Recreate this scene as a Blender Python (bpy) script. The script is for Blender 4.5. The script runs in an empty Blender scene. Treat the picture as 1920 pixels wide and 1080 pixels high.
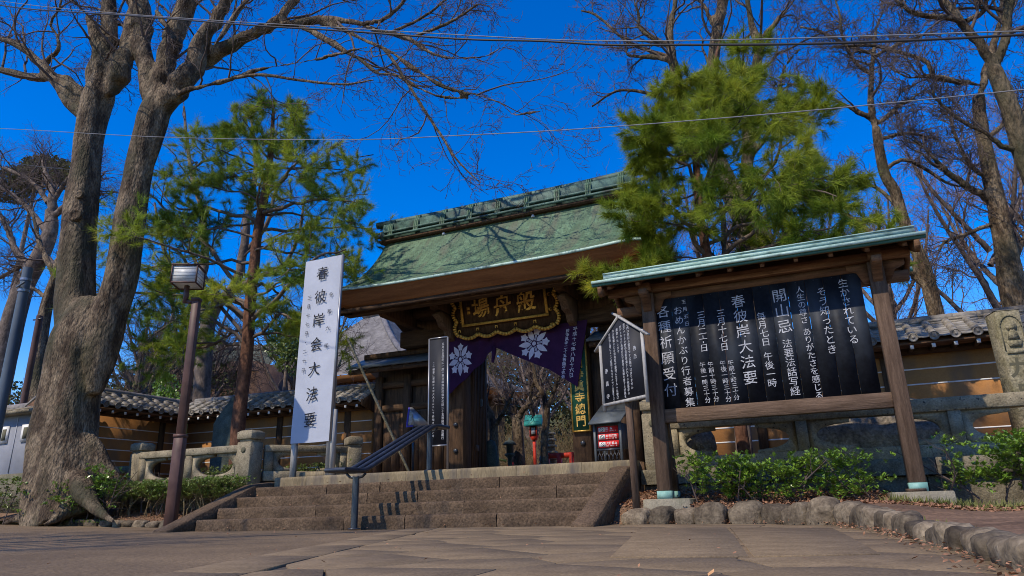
import bpy, bmesh, math, random
import numpy as np
from mathutils import Vector, Matrix

SC = bpy.context.scene
COL = SC.collection
rnd = random.Random(7)
RS = np.random.RandomState(11)
def R(d): return math.radians(d)

# ------------------------------------------------------------------ camera
HEAD, PITCH, ROLL = R(23.1), R(17.6), R(1.55)
cam = bpy.data.cameras.new('camera'); co = bpy.data.objects.new('camera', cam); COL.objects.link(co)
cam.sensor_width = 36; cam.lens = 1289 / 1920 * 36; cam.clip_start = 0.05; cam.clip_end = 1500
fh = Vector((-math.sin(HEAD), math.cos(HEAD), 0)); rh = Vector((math.cos(HEAD), math.sin(HEAD), 0)); zz = Vector((0, 0, 1))
fw = fh * math.cos(PITCH) + zz * math.sin(PITCH); up = -fh * math.sin(PITCH) + zz * math.cos(PITCH)
u2 = up * math.cos(ROLL) + rh * math.sin(ROLL); r2 = rh * math.cos(ROLL) - up * math.sin(ROLL)
mw = Matrix.Identity(4)
for i, c in enumerate((r2, u2, -fw)):
    for j in range(3): mw[j][i] = c[j]
mw.translation = (0, 0, 0.235)
co.matrix_world = mw
SC.camera = co
SC.cycles.pixel_filter_type = 'BLACKMAN_HARRIS'; SC.cycles.filter_width = 1.0

# ------------------------------------------------------------------ light
SUNL = Vector((0.42, 1.0, -1.22)).normalized()          # direction the light travels
SUN_EL = math.asin(-SUNL.z); SUN_AZ = math.atan2(-SUNL.x, -SUNL.y)
wd = bpy.data.worlds.new('World'); SC.world = wd; wd.use_nodes = True
nt = wd.node_tree; nt.nodes.clear()
sky = nt.nodes.new('ShaderNodeTexSky'); sky.sky_type = 'NISHITA'; sky.sun_disc = False
sky.sun_elevation = SUN_EL; sky.sun_rotation = SUN_AZ; sky.air_density = 1.0; sky.dust_density = 0.2; sky.ozone_density = 3.5
hsv = nt.nodes.new('ShaderNodeHueSaturation'); hsv.inputs['Saturation'].default_value = 1.5; hsv.inputs['Value'].default_value = 1.0; hsv.inputs['Hue'].default_value = 0.517
bg = nt.nodes.new('ShaderNodeBackground'); bg.inputs['Strength'].default_value = 0.136
wo = nt.nodes.new('ShaderNodeOutputWorld')
nt.links.new(sky.outputs[0], hsv.inputs['Color']); nt.links.new(hsv.outputs[0], bg.inputs['Color']); nt.links.new(bg.outputs[0], wo.inputs['Surface'])
sl = bpy.data.lights.new('sun', 'SUN'); sl.energy = 2.65; sl.angle = R(0.53); sl.color = (1.0, 0.89, 0.73)
so = bpy.data.objects.new('sun', sl); COL.objects.link(so)
so.rotation_euler = SUNL.to_track_quat('-Z', 'Y').to_euler(); so.location = (-10, -20, 30)
SC.view_settings.view_transform = 'Standard'; SC.view_settings.look = 'None'
SC.view_settings.exposure = 0.72; SC.view_settings.gamma = 1.0; SC.view_settings.use_curve_mapping = False

# ------------------------------------------------------------------ materials
def mat(name, c1, c2=None, c3=None, scale=4.0, rough=0.85, bump=0.0, bscale=None, stretch=(1, 1, 1), spec=0.25, metal=0.0,
        var=0.0, bdist=0.02, detail=6, speck=None, trans=0.0, coat=0.0, grain=0.0, gscale=60, streak=None, lo=0.36, hi=0.64):
    m = bpy.data.materials.new(name); m.use_nodes = True; t = m.node_tree; N = t.nodes; L = t.links
    b = N['Principled BSDF']; b.inputs['Roughness'].default_value = rough; b.inputs['Specular IOR Level'].default_value = spec
    b.inputs['Metallic'].default_value = metal
    if coat: b.inputs['Coat Weight'].default_value = coat
    c2 = c2 or c1
    tc = N.new('ShaderNodeTexCoord'); mp = N.new('ShaderNodeMapping'); mp.inputs['Scale'].default_value = stretch
    L.new(tc.outputs['Object'], mp.inputs['Vector'])
    oi = N.new('ShaderNodeObjectInfo')
    add = N.new('ShaderNodeVectorMath'); add.operation = 'ADD'
    sc_ = N.new('ShaderNodeVectorMath'); sc_.operation = 'SCALE'; sc_.inputs['Scale'].default_value = 37.0
    cb = N.new('ShaderNodeCombineXYZ')
    for i in range(3): L.new(oi.outputs['Random'], cb.inputs[i])
    L.new(cb.outputs[0], sc_.inputs[0]); L.new(mp.outputs[0], add.inputs[0]); L.new(sc_.outputs[0], add.inputs[1])
    vec = add.outputs[0]
    n1 = N.new('ShaderNodeTexNoise'); n1.inputs['Scale'].default_value = scale; n1.inputs['Detail'].default_value = detail; n1.inputs['Roughness'].default_value = 0.62
    L.new(vec, n1.inputs['Vector'])
    cr = N.new('ShaderNodeValToRGB'); e = cr.color_ramp.elements
    e[0].position = lo; e[0].color = (*c1, 1); e[1].position = hi; e[1].color = (*c2, 1)
    if c3:
        q = cr.color_ramp.elements.new(0.74); q.color = (*c3, 1)
    L.new(n1.outputs['Fac'], cr.inputs['Fac']); colr = cr.outputs['Color']
    if grain:
        n2 = N.new('ShaderNodeTexNoise'); n2.inputs['Scale'].default_value = gscale; n2.inputs['Detail'].default_value = 3
        L.new(vec, n2.inputs['Vector'])
        mr = N.new('ShaderNodeMapRange'); mr.inputs['From Min'].default_value = 0.3; mr.inputs['From Max'].default_value = 0.7
        mr.inputs['To Min'].default_value = 1 - grain; mr.inputs['To Max'].default_value = 1 + grain
        L.new(n2.outputs['Fac'], mr.inputs['Value'])
        vm = N.new('ShaderNodeVectorMath'); vm.operation = 'SCALE'; L.new(colr, vm.inputs[0]); L.new(mr.outputs[0], vm.inputs['Scale']); colr = vm.outputs[0]
    if streak:
        n4 = N.new('ShaderNodeTexNoise'); n4.inputs['Scale'].default_value = streak[1]; n4.inputs['Detail'].default_value = 5
        mp4 = N.new('ShaderNodeMapping'); mp4.inputs['Scale'].default_value = streak[2]; L.new(tc.outputs['Object'], mp4.inputs['Vector']); L.new(mp4.outputs[0], n4.inputs['Vector'])
        r4 = N.new('ShaderNodeValToRGB'); r4.color_ramp.elements[0].position = 0.5; r4.color_ramp.elements[1].position = 0.68
        r4.color_ramp.elements[0].color = (0, 0, 0, 1); r4.color_ramp.elements[1].color = (1, 1, 1, 1)
        L.new(n4.outputs['Fac'], r4.inputs['Fac'])
        mx = N.new('ShaderNodeMix'); mx.data_type = 'RGBA'; L.new(r4.outputs[0], mx.inputs['Factor']); L.new(colr, mx.inputs['A']); mx.inputs['B'].default_value = (*streak[0], 1); colr = mx.outputs['Result']
    if speck:
        vo = N.new('ShaderNodeTexNoise'); vo.inputs['Scale'].default_value = speck[1]; vo.inputs['Detail'].default_value = 2; L.new(vec, vo.inputs['Vector'])
        rr = N.new('ShaderNodeValToRGB'); rr.color_ramp.elements[0].position = speck[2]; rr.color_ramp.elements[1].position = speck[2] + 0.05
        rr.color_ramp.elements[0].color = (0, 0, 0, 1); rr.color_ramp.elements[1].color = (1, 1, 1, 1)
        L.new(vo.outputs['Fac'], rr.inputs['Fac'])
        mx = N.new('ShaderNodeMix'); mx.data_type = 'RGBA'; L.new(rr.outputs[0], mx.inputs['Factor']); L.new(colr, mx.inputs['A']); mx.inputs['B'].default_value = (*speck[0], 1); colr = mx.outputs['Result']
    if var:
        mr = N.new('ShaderNodeMapRange'); mr.inputs['To Min'].default_value = 1 - var; mr.inputs['To Max'].default_value = 1 + var
        L.new(oi.outputs['Random'], mr.inputs['Value'])
        vm = N.new('ShaderNodeVectorMath'); vm.operation = 'SCALE'; L.new(colr, vm.inputs[0]); L.new(mr.outputs[0], vm.inputs['Scale']); colr = vm.outputs[0]
    L.new(colr, b.inputs['Base Color'])
    if bump:
        n3 = N.new('ShaderNodeTexNoise'); n3.inputs['Scale'].default_value = bscale or scale * 4; n3.inputs['Detail'].default_value = 5; L.new(vec, n3.inputs['Vector'])
        bp = N.new('ShaderNodeBump'); bp.inputs['Strength'].default_value = min(1.0, bump); bp.inputs['Distance'].default_value = bdist
        L.new(n3.outputs['Fac'], bp.inputs['Height']); L.new(bp.outputs[0], b.inputs['Normal'])
    if trans:
        o = N['Material Output']; tr = N.new('ShaderNodeBsdfTranslucent'); ms = N.new('ShaderNodeMixShader'); ms.inputs[0].default_value = trans
        L.new(colr, tr.inputs['Color']); L.new(b.outputs[0], ms.inputs[1]); L.new(tr.outputs[0], ms.inputs[2]); L.new(ms.outputs[0], o.inputs['Surface'])
    return m

MT = {}
MT['asphalt'] = mat('asphalt', (0.1248, 0.08524, 0.04778), (0.1971, 0.1356, 0.07431), scale=0.7, bump=0.5, bscale=55, grain=0.35, gscale=45, rough=0.9)
MT['paving'] = mat('paving_stone', (0.1538, 0.1074, 0.05999), (0.206, 0.1458, 0.08322), scale=5, bump=0.3, bscale=45, grain=0.22, gscale=70, var=0.04, rough=0.88)
MT['joint'] = mat('joint_dirt', (0.0525, 0.042, 0.033), (0.09, 0.072, 0.054), scale=6, rough=0.95)
MT['step'] = mat('step_stone', (0.06442, 0.0409, 0.02341), (0.1191, 0.07804, 0.04598), (0.05476, 0.03875, 0.02341), scale=2.2, bump=1.0, bscale=24, grain=0.4, gscale=38, var=0.1, rough=0.92)
MT['kerb'] = mat('kerb_concrete', (0.1782, 0.1357, 0.07562), (0.2753, 0.2142, 0.1236), scale=3, stretch=(1, 1, 0.25), bump=0.4, bscale=40, grain=0.22, var=0.08, streak=((0.11, 0.09, 0.07), 5, (1, 1, 0.15)))
MT['granite'] = mat('weathered_granite', (0.1602, 0.1323, 0.08507), (0.3037, 0.2533, 0.1646), scale=4, bump=0.5, bscale=40, grain=0.25, gscale=50, speck=((0.05, 0.045, 0.04), 26, 0.66), var=0.06)
MT['rock'] = mat('field_stone', (0.0715, 0.052, 0.0323), (0.187, 0.145, 0.0935), (0.275, 0.23, 0.17), scale=7, bump=1.0, bscale=16, grain=0.3, gscale=40, var=0.5)
MT['retain'] = mat('retaining_block', (0.081, 0.0675, 0.0425), (0.18, 0.153, 0.102), scale=5, bump=1.0, bscale=24, grain=0.35, var=0.15)
MT['concrete'] = mat('concrete', (0.17, 0.1446, 0.099), (0.255, 0.221, 0.1551), scale=4, bump=0.5, bscale=30, grain=0.2, streak=((0.13, 0.13, 0.08), 3, (1, 1, 1)))
MT['sandrock'] = mat('sandy_boulder', (0.13, 0.105, 0.075), (0.3, 0.25, 0.18), (0.36, 0.31, 0.24), scale=5, bump=1.0, bscale=14, grain=0.35, gscale=30, bdist=0.05)
MT['soil'] = mat('bare_soil', (0.11, 0.065, 0.0378), (0.209, 0.125, 0.072), scale=1.2, bump=0.8, bscale=20, grain=0.4, gscale=30)
MT['litter'] = mat('leaf_litter', (0.1788, 0.08625, 0.04536), (0.385, 0.1955, 0.104), scale=9, grain=0.5, gscale=30, rough=0.8)
MT['plaster'] = mat('ochre_plaster', (0.3215, 0.1452, 0.04544), (0.4049, 0.1892, 0.06148), scale=1.4, bump=0.15, bscale=60, grain=0.08, gscale=40, streak=((0.22, 0.13, 0.07), 2, (1, 1, 0.4)))
MT['white'] = mat('white_paint', (0.62, 0.6, 0.56), (0.74, 0.72, 0.68), scale=6)
MT['tile'] = mat('grey_roof_tile', (0.1026, 0.0873, 0.06811), (0.216, 0.1843, 0.1426), scale=7, bump=0.3, bscale=30, rough=0.55, spec=0.4, var=0.28, grain=0.2, streak=((0.27, 0.25, 0.22), 4, (1, 1, 1)))
MT['wood'] = mat('weathered_wood', (0.07609, 0.0457, 0.0278), (0.1446, 0.09139, 0.05881), scale=5, stretch=(6, 6, 0.6), bump=0.35, bscale=14, grain=0.2, var=0.12)
MT['woodh'] = mat('weathered_wood_beam', (0.07609, 0.0457, 0.02673), (0.1446, 0.09139, 0.05774), scale=5, stretch=(0.6, 6, 6), bump=0.35, bscale=14, grain=0.2, var=0.12)
MT['eavewood'] = mat('eave_wood', (0.085, 0.04219, 0.01925), (0.19, 0.09844, 0.04813), scale=4, stretch=(0.7, 5, 5), bump=0.3, grain=0.2, var=0.15)
MT['dark'] = mat('dark_aged_wood', (0.04608, 0.0257, 0.01354), (0.1099, 0.06199, 0.03272), scale=4, stretch=(5, 5, 0.6), bump=0.4, bscale=14, grain=0.25, var=0.2)
MT['darkh'] = mat('dark_aged_beam', (0.04608, 0.0257, 0.01354), (0.1063, 0.06048, 0.0316), scale=4, stretch=(0.6, 5, 5), bump=0.4, bscale=14, grain=0.25, var=0.2)
MT['fascia'] = mat('reddish_eave_layers', (0.1725, 0.0621, 0.01771), (0.2731, 0.1076, 0.03415), scale=1.5, stretch=(0.5, 1, 6), bump=0.25, bscale=30, grain=0.16, gscale=30)
MT['copper'] = mat('copper_patina', (0.06569, 0.1246, 0.07053), (0.1198, 0.2037, 0.1176), (0.1469, 0.2245, 0.1343), scale=1.1, stretch=(1.2, 0.5, 0.5), rough=0.6, grain=0.25, gscale=9, streak=((0.105, 0.13, 0.085), 2.2, (2.2, 0.5, 0.5)))
MT['copperd'] = mat('ridge_patina', (0.035, 0.07, 0.055), (0.1, 0.18, 0.14), scale=4, rough=0.55, grain=0.25, streak=((0.03, 0.035, 0.03), 3, (1, 1, 1)))
MT['mint'] = mat('pale_green_metal', (0.3, 0.44, 0.36), (0.46, 0.6, 0.51), scale=3, rough=0.5, grain=0.12, streak=((0.17, 0.24, 0.19), 6, (1, 3, 3)))
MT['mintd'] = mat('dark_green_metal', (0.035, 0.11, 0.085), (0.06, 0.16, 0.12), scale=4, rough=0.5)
MT['footcap'] = mat('copper_foot_cap', (0.17, 0.33, 0.27), (0.29, 0.47, 0.4), scale=8, rough=0.5)
MT['black'] = mat('black_lacquer', (0.00616, 0.00728, 0.01008), (0.01456, 0.0168, 0.02128), scale=2.5, rough=0.6, spec=0.2, grain=0.3, gscale=25, streak=((0.04, 0.047, 0.057), 1.6, (1.2, 1, 0.7)))
MT['noticeblk'] = mat('dark_notice_panel', (0.012, 0.0132, 0.0186), (0.0168, 0.0186, 0.0252), scale=3, rough=0.6)
MT['ink'] = mat('white_lettering', (0.328, 0.328, 0.3411), (0.4723, 0.4723, 0.4789), scale=9, rough=0.8, grain=0.35, gscale=35)
MT['inkdim'] = mat('dim_lettering', (0.345, 0.345, 0.3565), (0.483, 0.483, 0.4945), scale=9, rough=0.9)
MT['blackink'] = mat('black_lettering', (0.012, 0.012, 0.014), rough=0.6)
MT['gold'] = mat('gold_leaf', (0.42, 0.24, 0.045), (0.68, 0.42, 0.1), scale=18, rough=0.45, metal=0.35, grain=0.25)
MT['purple'] = mat('purple_cloth', (0.03312, 0.008663, 0.0416), (0.0506, 0.01418, 0.06), scale=3, rough=0.9, grain=0.1, gscale=80, trans=0.12)
MT['crest'] = mat('pale_crest_print', (0.48, 0.45, 0.54), (0.6, 0.57, 0.66), scale=8, rough=0.9)
MT['greenbd'] = mat('green_plaque_board', (0.012, 0.07, 0.04), (0.02, 0.1, 0.058), scale=5, rough=0.6)
MT['redpaint'] = mat('vermilion_paint', (0.55, 0.0385, 0.0165), (0.682, 0.066, 0.0275), scale=6, rough=0.5)
MT['redsign'] = mat('red_sign', (0.6, 0.02, 0.02), rough=0.45)
MT['teal'] = mat('teal_roof_paint', (0.03, 0.24, 0.2), (0.05, 0.32, 0.26), scale=6, rough=0.5)
MT['lamp'] = mat('brown_lamp_metal', (0.075, 0.037, 0.028), (0.115, 0.06, 0.045), scale=5, rough=0.5, streak=((0.05, 0.03, 0.025), 4, (1, 1, .3)))
MT['lampglass'] = mat('lamp_panel', (0.7188, 0.7188, 0.6756), (0.8912, 0.8912, 0.8337), scale=3, rough=0.4, trans=0.3)
MT['rail'] = mat('dark_rail_metal', (0.03, 0.034, 0.042), (0.05, 0.055, 0.066), scale=9, rough=0.32, spec=0.6, metal=0.3)
MT['banner'] = mat('white_banner_cloth', (0.374, 0.392, 0.4366), (0.4488, 0.469, 0.518), scale=1.5, rough=0.75, bump=0.12, bscale=3)
MT['bannerpost'] = mat('grey_timber', (0.28, 0.26, 0.23), (0.42, 0.4, 0.36), scale=6, stretch=(5, 5, .6), bump=0.2, grain=0.15)
MT['alu'] = mat('aluminium_frame', (0.275, 0.275, 0.286), rough=0.35, metal=0.6, spec=0.5)
MT['bark'] = mat('grey_bark', (0.06105, 0.03978, 0.02253), (0.1724, 0.1255, 0.0766), (0.2226, 0.1683, 0.1058), scale=3.0, stretch=(1.5, 1.5, 0.55), bump=1.0, bscale=14, grain=0.6, gscale=26, detail=10, bdist=0.06, lo=0.43, hi=0.57, streak=((0.055, 0.05, 0.025), 1.3, (1, 1, 0.5)))
MT['barkd'] = mat('brown_bark', (0.075, 0.055, 0.042), (0.19, 0.145, 0.115), scale=5, stretch=(1, 1, 0.6), bump=0.8, bscale=14, grain=0.3, gscale=22)
MT['barkp'] = mat('red_pine_bark', (0.078, 0.03366, 0.0189), (0.162, 0.0765, 0.0441), (0.066, 0.0459, 0.03465), scale=7, stretch=(1, 1, 0.6), bump=0.9, bscale=18, grain=0.35, gscale=25)
MT['twig'] = mat('twig_bark', (0.07225, 0.0527, 0.0442), (0.1275, 0.0935, 0.0765), scale=2)
MT['twigp'] = mat('pinkish_twig_bark', (0.17, 0.1045, 0.08075), (0.24, 0.1615, 0.1232), scale=2)
MT['needle'] = mat('pine_needles', (0.1275, 0.2029, 0.01471), (0.328, 0.365, 0.03151), (0.5465, 0.4594, 0.04727), scale=0.9, rough=0.6, trans=0.38, grain=0.35, gscale=7)
MT['needled'] = mat('dark_pine_needles', (0.143, 0.24, 0.02576), (0.3903, 0.4361, 0.04417), (0.8454, 0.6542, 0.07361), scale=0.7, rough=0.6, trans=0.38, grain=0.35, gscale=7)
MT['leaf'] = mat('glossy_leaves', (0.08273, 0.1608, 0.01705), (0.1839, 0.2907, 0.03198), (0.3125, 0.3672, 0.05328), scale=6, rough=0.28, spec=0.6, trans=0.16, grain=0.3, gscale=20)
MT['leafo'] = mat('olive_leaves', (0.1014, 0.1492, 0.03036), (0.1859, 0.237, 0.0483), (0.338, 0.2457, 0.0828), scale=6, rough=0.4, spec=0.4, trans=0.16, grain=0.3, gscale=20)
MT['wooddist'] = mat('distant_leaves', (0.05, 0.06, 0.02), (0.12, 0.115, 0.04), (0.2, 0.15, 0.07), scale=0.35, rough=0.8, trans=0.15, grain=0.3, gscale=3)
MT['brush'] = mat('dry_brushwood', (0.1105, 0.0765, 0.036), (0.221, 0.1615, 0.078), scale=0.5, rough=0.85, grain=0.35, gscale=3)
MT['hallroof'] = mat('grey_hall_roof', (0.1224, 0.1105, 0.1049), (0.1944, 0.1791, 0.1678), scale=1.0, rough=0.6, grain=0.2, gscale=4, var=0.1)
MT['halleave'] = mat('orange_brown_eave', (0.264, 0.11, 0.033), (0.396, 0.187, 0.066), scale=2, stretch=(0.5, 0.5, 4), grain=0.2)
MT['hallwall'] = mat('hall_wall', (0.12, 0.07, 0.045), (0.2, 0.12, 0.08), scale=2)
MT['whitewall'] = mat('whitewashed_wall', (0.272, 0.28, 0.304), (0.352, 0.36, 0.384), scale=2, streak=((0.26, 0.27, 0.3), 1.5, (1, 1, 0.4)))
MT['bluepole'] = mat('blue_grey_pole', (0.0624, 0.0816, 0.1008), (0.096, 0.12, 0.144), scale=3, rough=0.5, stretch=(1, 1, .3))
MT['cable'] = mat('cable_sheath', (0.035, 0.033, 0.035), rough=0.5)
MT['cablel'] = mat('pale_cable', (0.2, 0.2, 0.21), rough=0.5)
MT['stele'] = mat('green_grey_stone', (0.05, 0.06, 0.048), (0.1, 0.115, 0.09), scale=4, bump=0.7, bscale=18, grain=0.3)
MT['mossst'] = mat('mossy_stone', (0.16, 0.14, 0.075), (0.3, 0.26, 0.17), (0.2, 0.2, 0.09), scale=4, bump=0.8, bscale=24, grain=0.35, gscale=40)
MT['carve'] = mat('carved_recess', (0.114, 0.1045, 0.0665), rough=0.95)
MT['glasscase'] = mat('grey_sheet_metal', (0.075, 0.085, 0.09), (0.12, 0.135, 0.14), scale=3, rough=0.4)
MT['blueprint'] = mat('blue_border_print', (0.09, 0.07, 0.34), rough=0.5)
MT['yellowprint'] = mat('map_print', (0.25, 0.2, 0.08), (0.4, 0.42, 0.45), scale=14, rough=0.5)

# ------------------------------------------------------------------ mesh helpers
def base(o):
    while o.parent: o = o.parent
    return o
class MB:
    def __init__(s): s.v = []; s.f = []; s.n = 0
    def add(s, V, F):
        V = np.asarray(V, dtype=np.float64).reshape(-1, 3)
        if isinstance(F, np.ndarray): s.f.append(F + s.n)
        else:
            d = {}
            for q in F: d.setdefault(len(q), []).append(q)
            for k, l in d.items(): s.f.append(np.array(l, dtype=np.int64) + s.n)
        s.v.append(V); s.n += len(V); return s
    def box(s, c, sz, rz=0.0, M=None, taper=1.0):
        x, y, z = sz[0] / 2, sz[1] / 2, sz[2] / 2
        V = np.array([(-x, -y, -z), (x, -y, -z), (x, y, -z), (-x, y, -z), (-x * taper, -y * taper, z), (x * taper, -y * taper, z), (x * taper, y * taper, z), (-x * taper, y * taper, z)])
        if rz: V = V @ np.array(Matrix.Rotation(rz, 3, 'Z')).T
        if M is not None: V = V @ np.array(M).T
        V = V + np.array(c)
        return s.add(V, [(0, 3, 2, 1), (4, 5, 6, 7), (0, 1, 5, 4), (1, 2, 6, 5), (2, 3, 7, 6), (3, 0, 4, 7)])
    def b2(s, lo, hi): return s.box([(a + b) / 2 for a, b in zip(lo, hi)], [abs(b - a) for a, b in zip(lo, hi)])
    def bar(s, p, q, w, h, roll=0.0):
        p = Vector(p); q = Vector(q); d = q - p; L = d.length; d.normalize()
        ref = Vector((0, 0, 1)) if abs(d.z) < 0.95 else Vector((0, 1, 0))
        x = ref.cross(d).normalized(); y = d.cross(x)
        M = Matrix((x, y, d)).transposed()
        if roll: M = M @ Matrix.Rotation(roll, 3, 'Z')
        return s.box((p + q) / 2, (w, h, L), M=M)
    def tube(s, pts, rad, k=8, cap=True):
        P = np.array(pts, float); n = len(P)
        r = np.full(n, rad, float) if np.isscalar(rad) else np.array(rad, float)
        V, F = tubes(P[None], r[None], k); s.add(V, F)
        if cap:
            s.add(V[:k], [tuple(range(k))[::-1]]); s.add(V[-k:], [tuple(range(k))])
        return s
    def lathe(s, prof, c=(0, 0, 0), k=16):
        V = []
        for r, z in prof:
            for i in range(k):
                a = 2 * math.pi * i / k; V.append((c[0] + r * math.cos(a), c[1] + r * math.sin(a), c[2] + z))
        F = []
        for j in range(len(prof) - 1):
            for i in range(k):
                a = j * k + i; b = j * k + (i + 1) % k; F.append((a, b, b + k, a + k))
        F.append(tuple(range(k))[::-1]); F.append(tuple(range((len(prof) - 1) * k, len(prof) * k)))
        return s.add(V, F)
    def prism(s, poly, o, r, u, t):
        """extrude a 2-D outline (in the plane o + a r + b u) by vector t"""
        o = Vector(o); r = Vector(r); u = Vector(u); t = Vector(t)
        A = [o + r * a + u * b for a, b in poly]; n = len(A)
        V = [tuple(p) for p in A] + [tuple(p + t) for p in A]
        F = [tuple(range(n)), tuple(range(2 * n - 1, n - 1, -1))] + [(i, i + n, (i + 1) % n + n, (i + 1) % n) for i in range(n)]
        return s.add(V, F)
    def mesh(s, name, smooth=False, bevel=0.0):
        me = bpy.data.meshes.new(name)
        V = np.concatenate(s.v) if s.v else np.zeros((0, 3))
        me.vertices.add(len(V)); me.vertices.foreach_set('co', V.astype(np.float32).ravel())
        tot = sum(f.size for f in s.f); me.loops.add(tot)
        me.loops.foreach_set('vertex_index', np.concatenate([f.ravel() for f in s.f]).astype(np.int32))
        cnt = np.concatenate([np.full(len(f), f.shape[1]) for f in s.f]); me.polygons.add(len(cnt))
        st = np.concatenate([[0], np.cumsum(cnt)[:-1]])
        me.polygons.foreach_set('loop_start', st.astype(np.int32)); me.polygons.foreach_set('loop_total', cnt.astype(np.int32))
        if smooth: me.polygons.foreach_set('use_smooth', np.ones(len(cnt), bool))
        me.update(calc_edges=True); me.validate()
        if bevel:
            bm = bmesh.new(); bm.from_mesh(me)
            es = [e for e in bm.edges if len(e.link_faces) == 2 and e.calc_face_angle(0) > 0.6]
            bmesh.ops.bevel(bm, geom=es, offset=bevel, segments=1, affect='EDGES', clamp_overlap=True)
            bm.to_mesh(me); bm.free()
        return me
    def build(s, name, m, parent=None, smooth=False, bevel=0.0, **kw):
        off = None
        if parent is not None:
            r = base(parent)
            if not r.get('_local'): off = np.array(r.location)
        if off is not None: s.v = [v - off for v in s.v]
        me = s.mesh(name, smooth, bevel); me.materials.append(m)
        return link(name, me, parent, **kw)
def link(name, me, parent=None, **kw):
    o = bpy.data.objects.new(name, me); COL.objects.link(o)
    if parent is not None: o.parent = parent
    for k, v in kw.items():
        if v is not None: o[k] = v
    return o
def tubes(P, Rr, k):
    """P (N,n,3), Rr (N,n) -> vertices and quad faces of N tubes with k sides"""
    N, n, _ = P.shape
    T = np.empty_like(P); T[:, 1:-1] = P[:, 2:] - P[:, :-2]; T[:, 0] = P[:, 1] - P[:, 0]; T[:, -1] = P[:, -1] - P[:, -2]
    T /= np.linalg.norm(T, axis=2, keepdims=True) + 1e-9
    mean = P[:, -1] - P[:, 0]; mean /= np.linalg.norm(mean, axis=1, keepdims=True) + 1e-9
    ref = np.where(np.abs(mean[:, 2:3]) < 0.8, np.array([[0, 0, 1.0]]), np.array([[1.0, 0, 0]]))
    A = np.cross(T, ref[:, None, :]); A /= np.linalg.norm(A, axis=2, keepdims=True) + 1e-9
    B = np.cross(T, A)
    th = np.arange(k) * 2 * math.pi / k
    V = P[:, :, None, :] + Rr[:, :, None, None] * (A[:, :, None, :] * np.cos(th)[None, None, :, None] + B[:, :, None, :] * np.sin(th)[None, None, :, None])
    idx = np.arange(N * n * k).reshape(N, n, k)
    a = idx[:, :-1, :]; b = np.roll(idx, -1, axis=2)[:, :-1, :]; c = np.roll(idx, -1, axis=2)[:, 1:, :]; d = idx[:, 1:, :]
    F = np.stack([a, b, c, d], -1).reshape(-1, 4)
    return V.reshape(-1, 3), F
def thing(name, label, cat, loc=(0, 0, 0), rz=0.0, group=None, local=False, kind=None):
    o = bpy.data.objects.new(name, None); COL.objects.link(o); o.location = loc; o.rotation_euler = (0, 0, rz)
    o.empty_display_size = 0.1
    if label: o['label'] = label
    if cat: o['category'] = cat
    if group: o['group'] = group
    if kind: o['kind'] = kind
    if local: o['_local'] = 1
    return o
def tag(o, label, cat, group=None):
    o['label'] = label; o['category'] = cat
    if group: o['group'] = group
    return o

# ------------------------------------------------------------------ lettering
_glyph = {}
def glyph(ch, res=2, off=0.0):
    key = (ch, res, off)
    if key in _glyph: return _glyph[key]
    cu = bpy.data.curves.new('glyph', 'FONT'); cu.body = ch; cu.size = 1.0; cu.resolution_u = res; cu.offset = off; cu.fill_mode = 'FRONT'; cu.dimensions = '2D'
    ob = bpy.data.objects.new('glyph', cu); COL.objects.link(ob)
    dg = bpy.context.evaluated_depsgraph_get(); dg.update()
    me = bpy.data.meshes.new_from_object(ob.evaluated_get(dg))
    V = np.array([v.co[:] for v in me.vertices]) if len(me.vertices) else np.zeros((0, 3))
    F = [tuple(p.vertices) for p in me.polygons]
    bpy.data.objects.remove(ob); bpy.data.meshes.remove(me); bpy.data.curves.remove(cu)
    if len(V):
        V = V - np.array([0.5, 0.37, 0])
    _glyph[key] = (V, F); return V, F
def put(mb, ch, c, r, u, size, res=2, off=0.0, brush=0.0, wid=1.0, depth=0.0, seed=None):
    if ch in ' 　': return
    V, F = glyph(ch, res, off)
    if not len(V): return
    V = V.copy(); rg = np.random.RandomState(seed if seed is not None else (ord(ch) * 7 + int(abs(c[0]) * 1000)) % 99991)
    if brush:
        ph = rg.rand(6) * 6.28
        V[:, 1] += brush * 1.1 * (V[:, 0]) * 1.0
        x, y = V[:, 0].copy(), V[:, 1].copy()
        V[:, 0] += brush * 0.22 * np.sin(7 * y + ph[0]) + brush * 0.1 * np.sin(19 * x + ph[1])
        V[:, 1] += brush * 0.22 * np.sin(8 * x + ph[2]) + brush * 0.1 * np.sin(23 * y + ph[3])
        a = (rg.rand() - 0.5) * brush * 0.8; ca, sa = math.cos(a), math.sin(a)
        V[:, 0], V[:, 1] = V[:, 0] * ca - V[:, 1] * sa, V[:, 0] * sa + V[:, 1] * ca
    V = V * size; r = np.array(r, float); u = np.array(u, float); c = np.array(c, float)
    n = np.cross(r, u)
    W = c + V[:, :1] * wid * r + V[:, 1:2] * u
    mb.add(W, F)
def column(mb, text, p0, p1, size, r, **kw):
    """characters spread from p0 (first) to p1 (last)"""
    p0 = np.array(p0, float); p1 = np.array(p1, float); n = len(text)
    d = p0 - p1; u = d / (np.linalg.norm(d) + 1e-9) if n > 1 else np.array((0, 0, 1.0))
    uu = kw.pop('u', u)
    if n > 1: size = min(size, float(np.linalg.norm(d)) / (n - 1) * 1.0)
    for i, ch in enumerate(text):
        t = i / max(1, n - 1); put(mb, ch, p0 + (p1 - p0) * t, r, uu, size, **kw)

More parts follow.
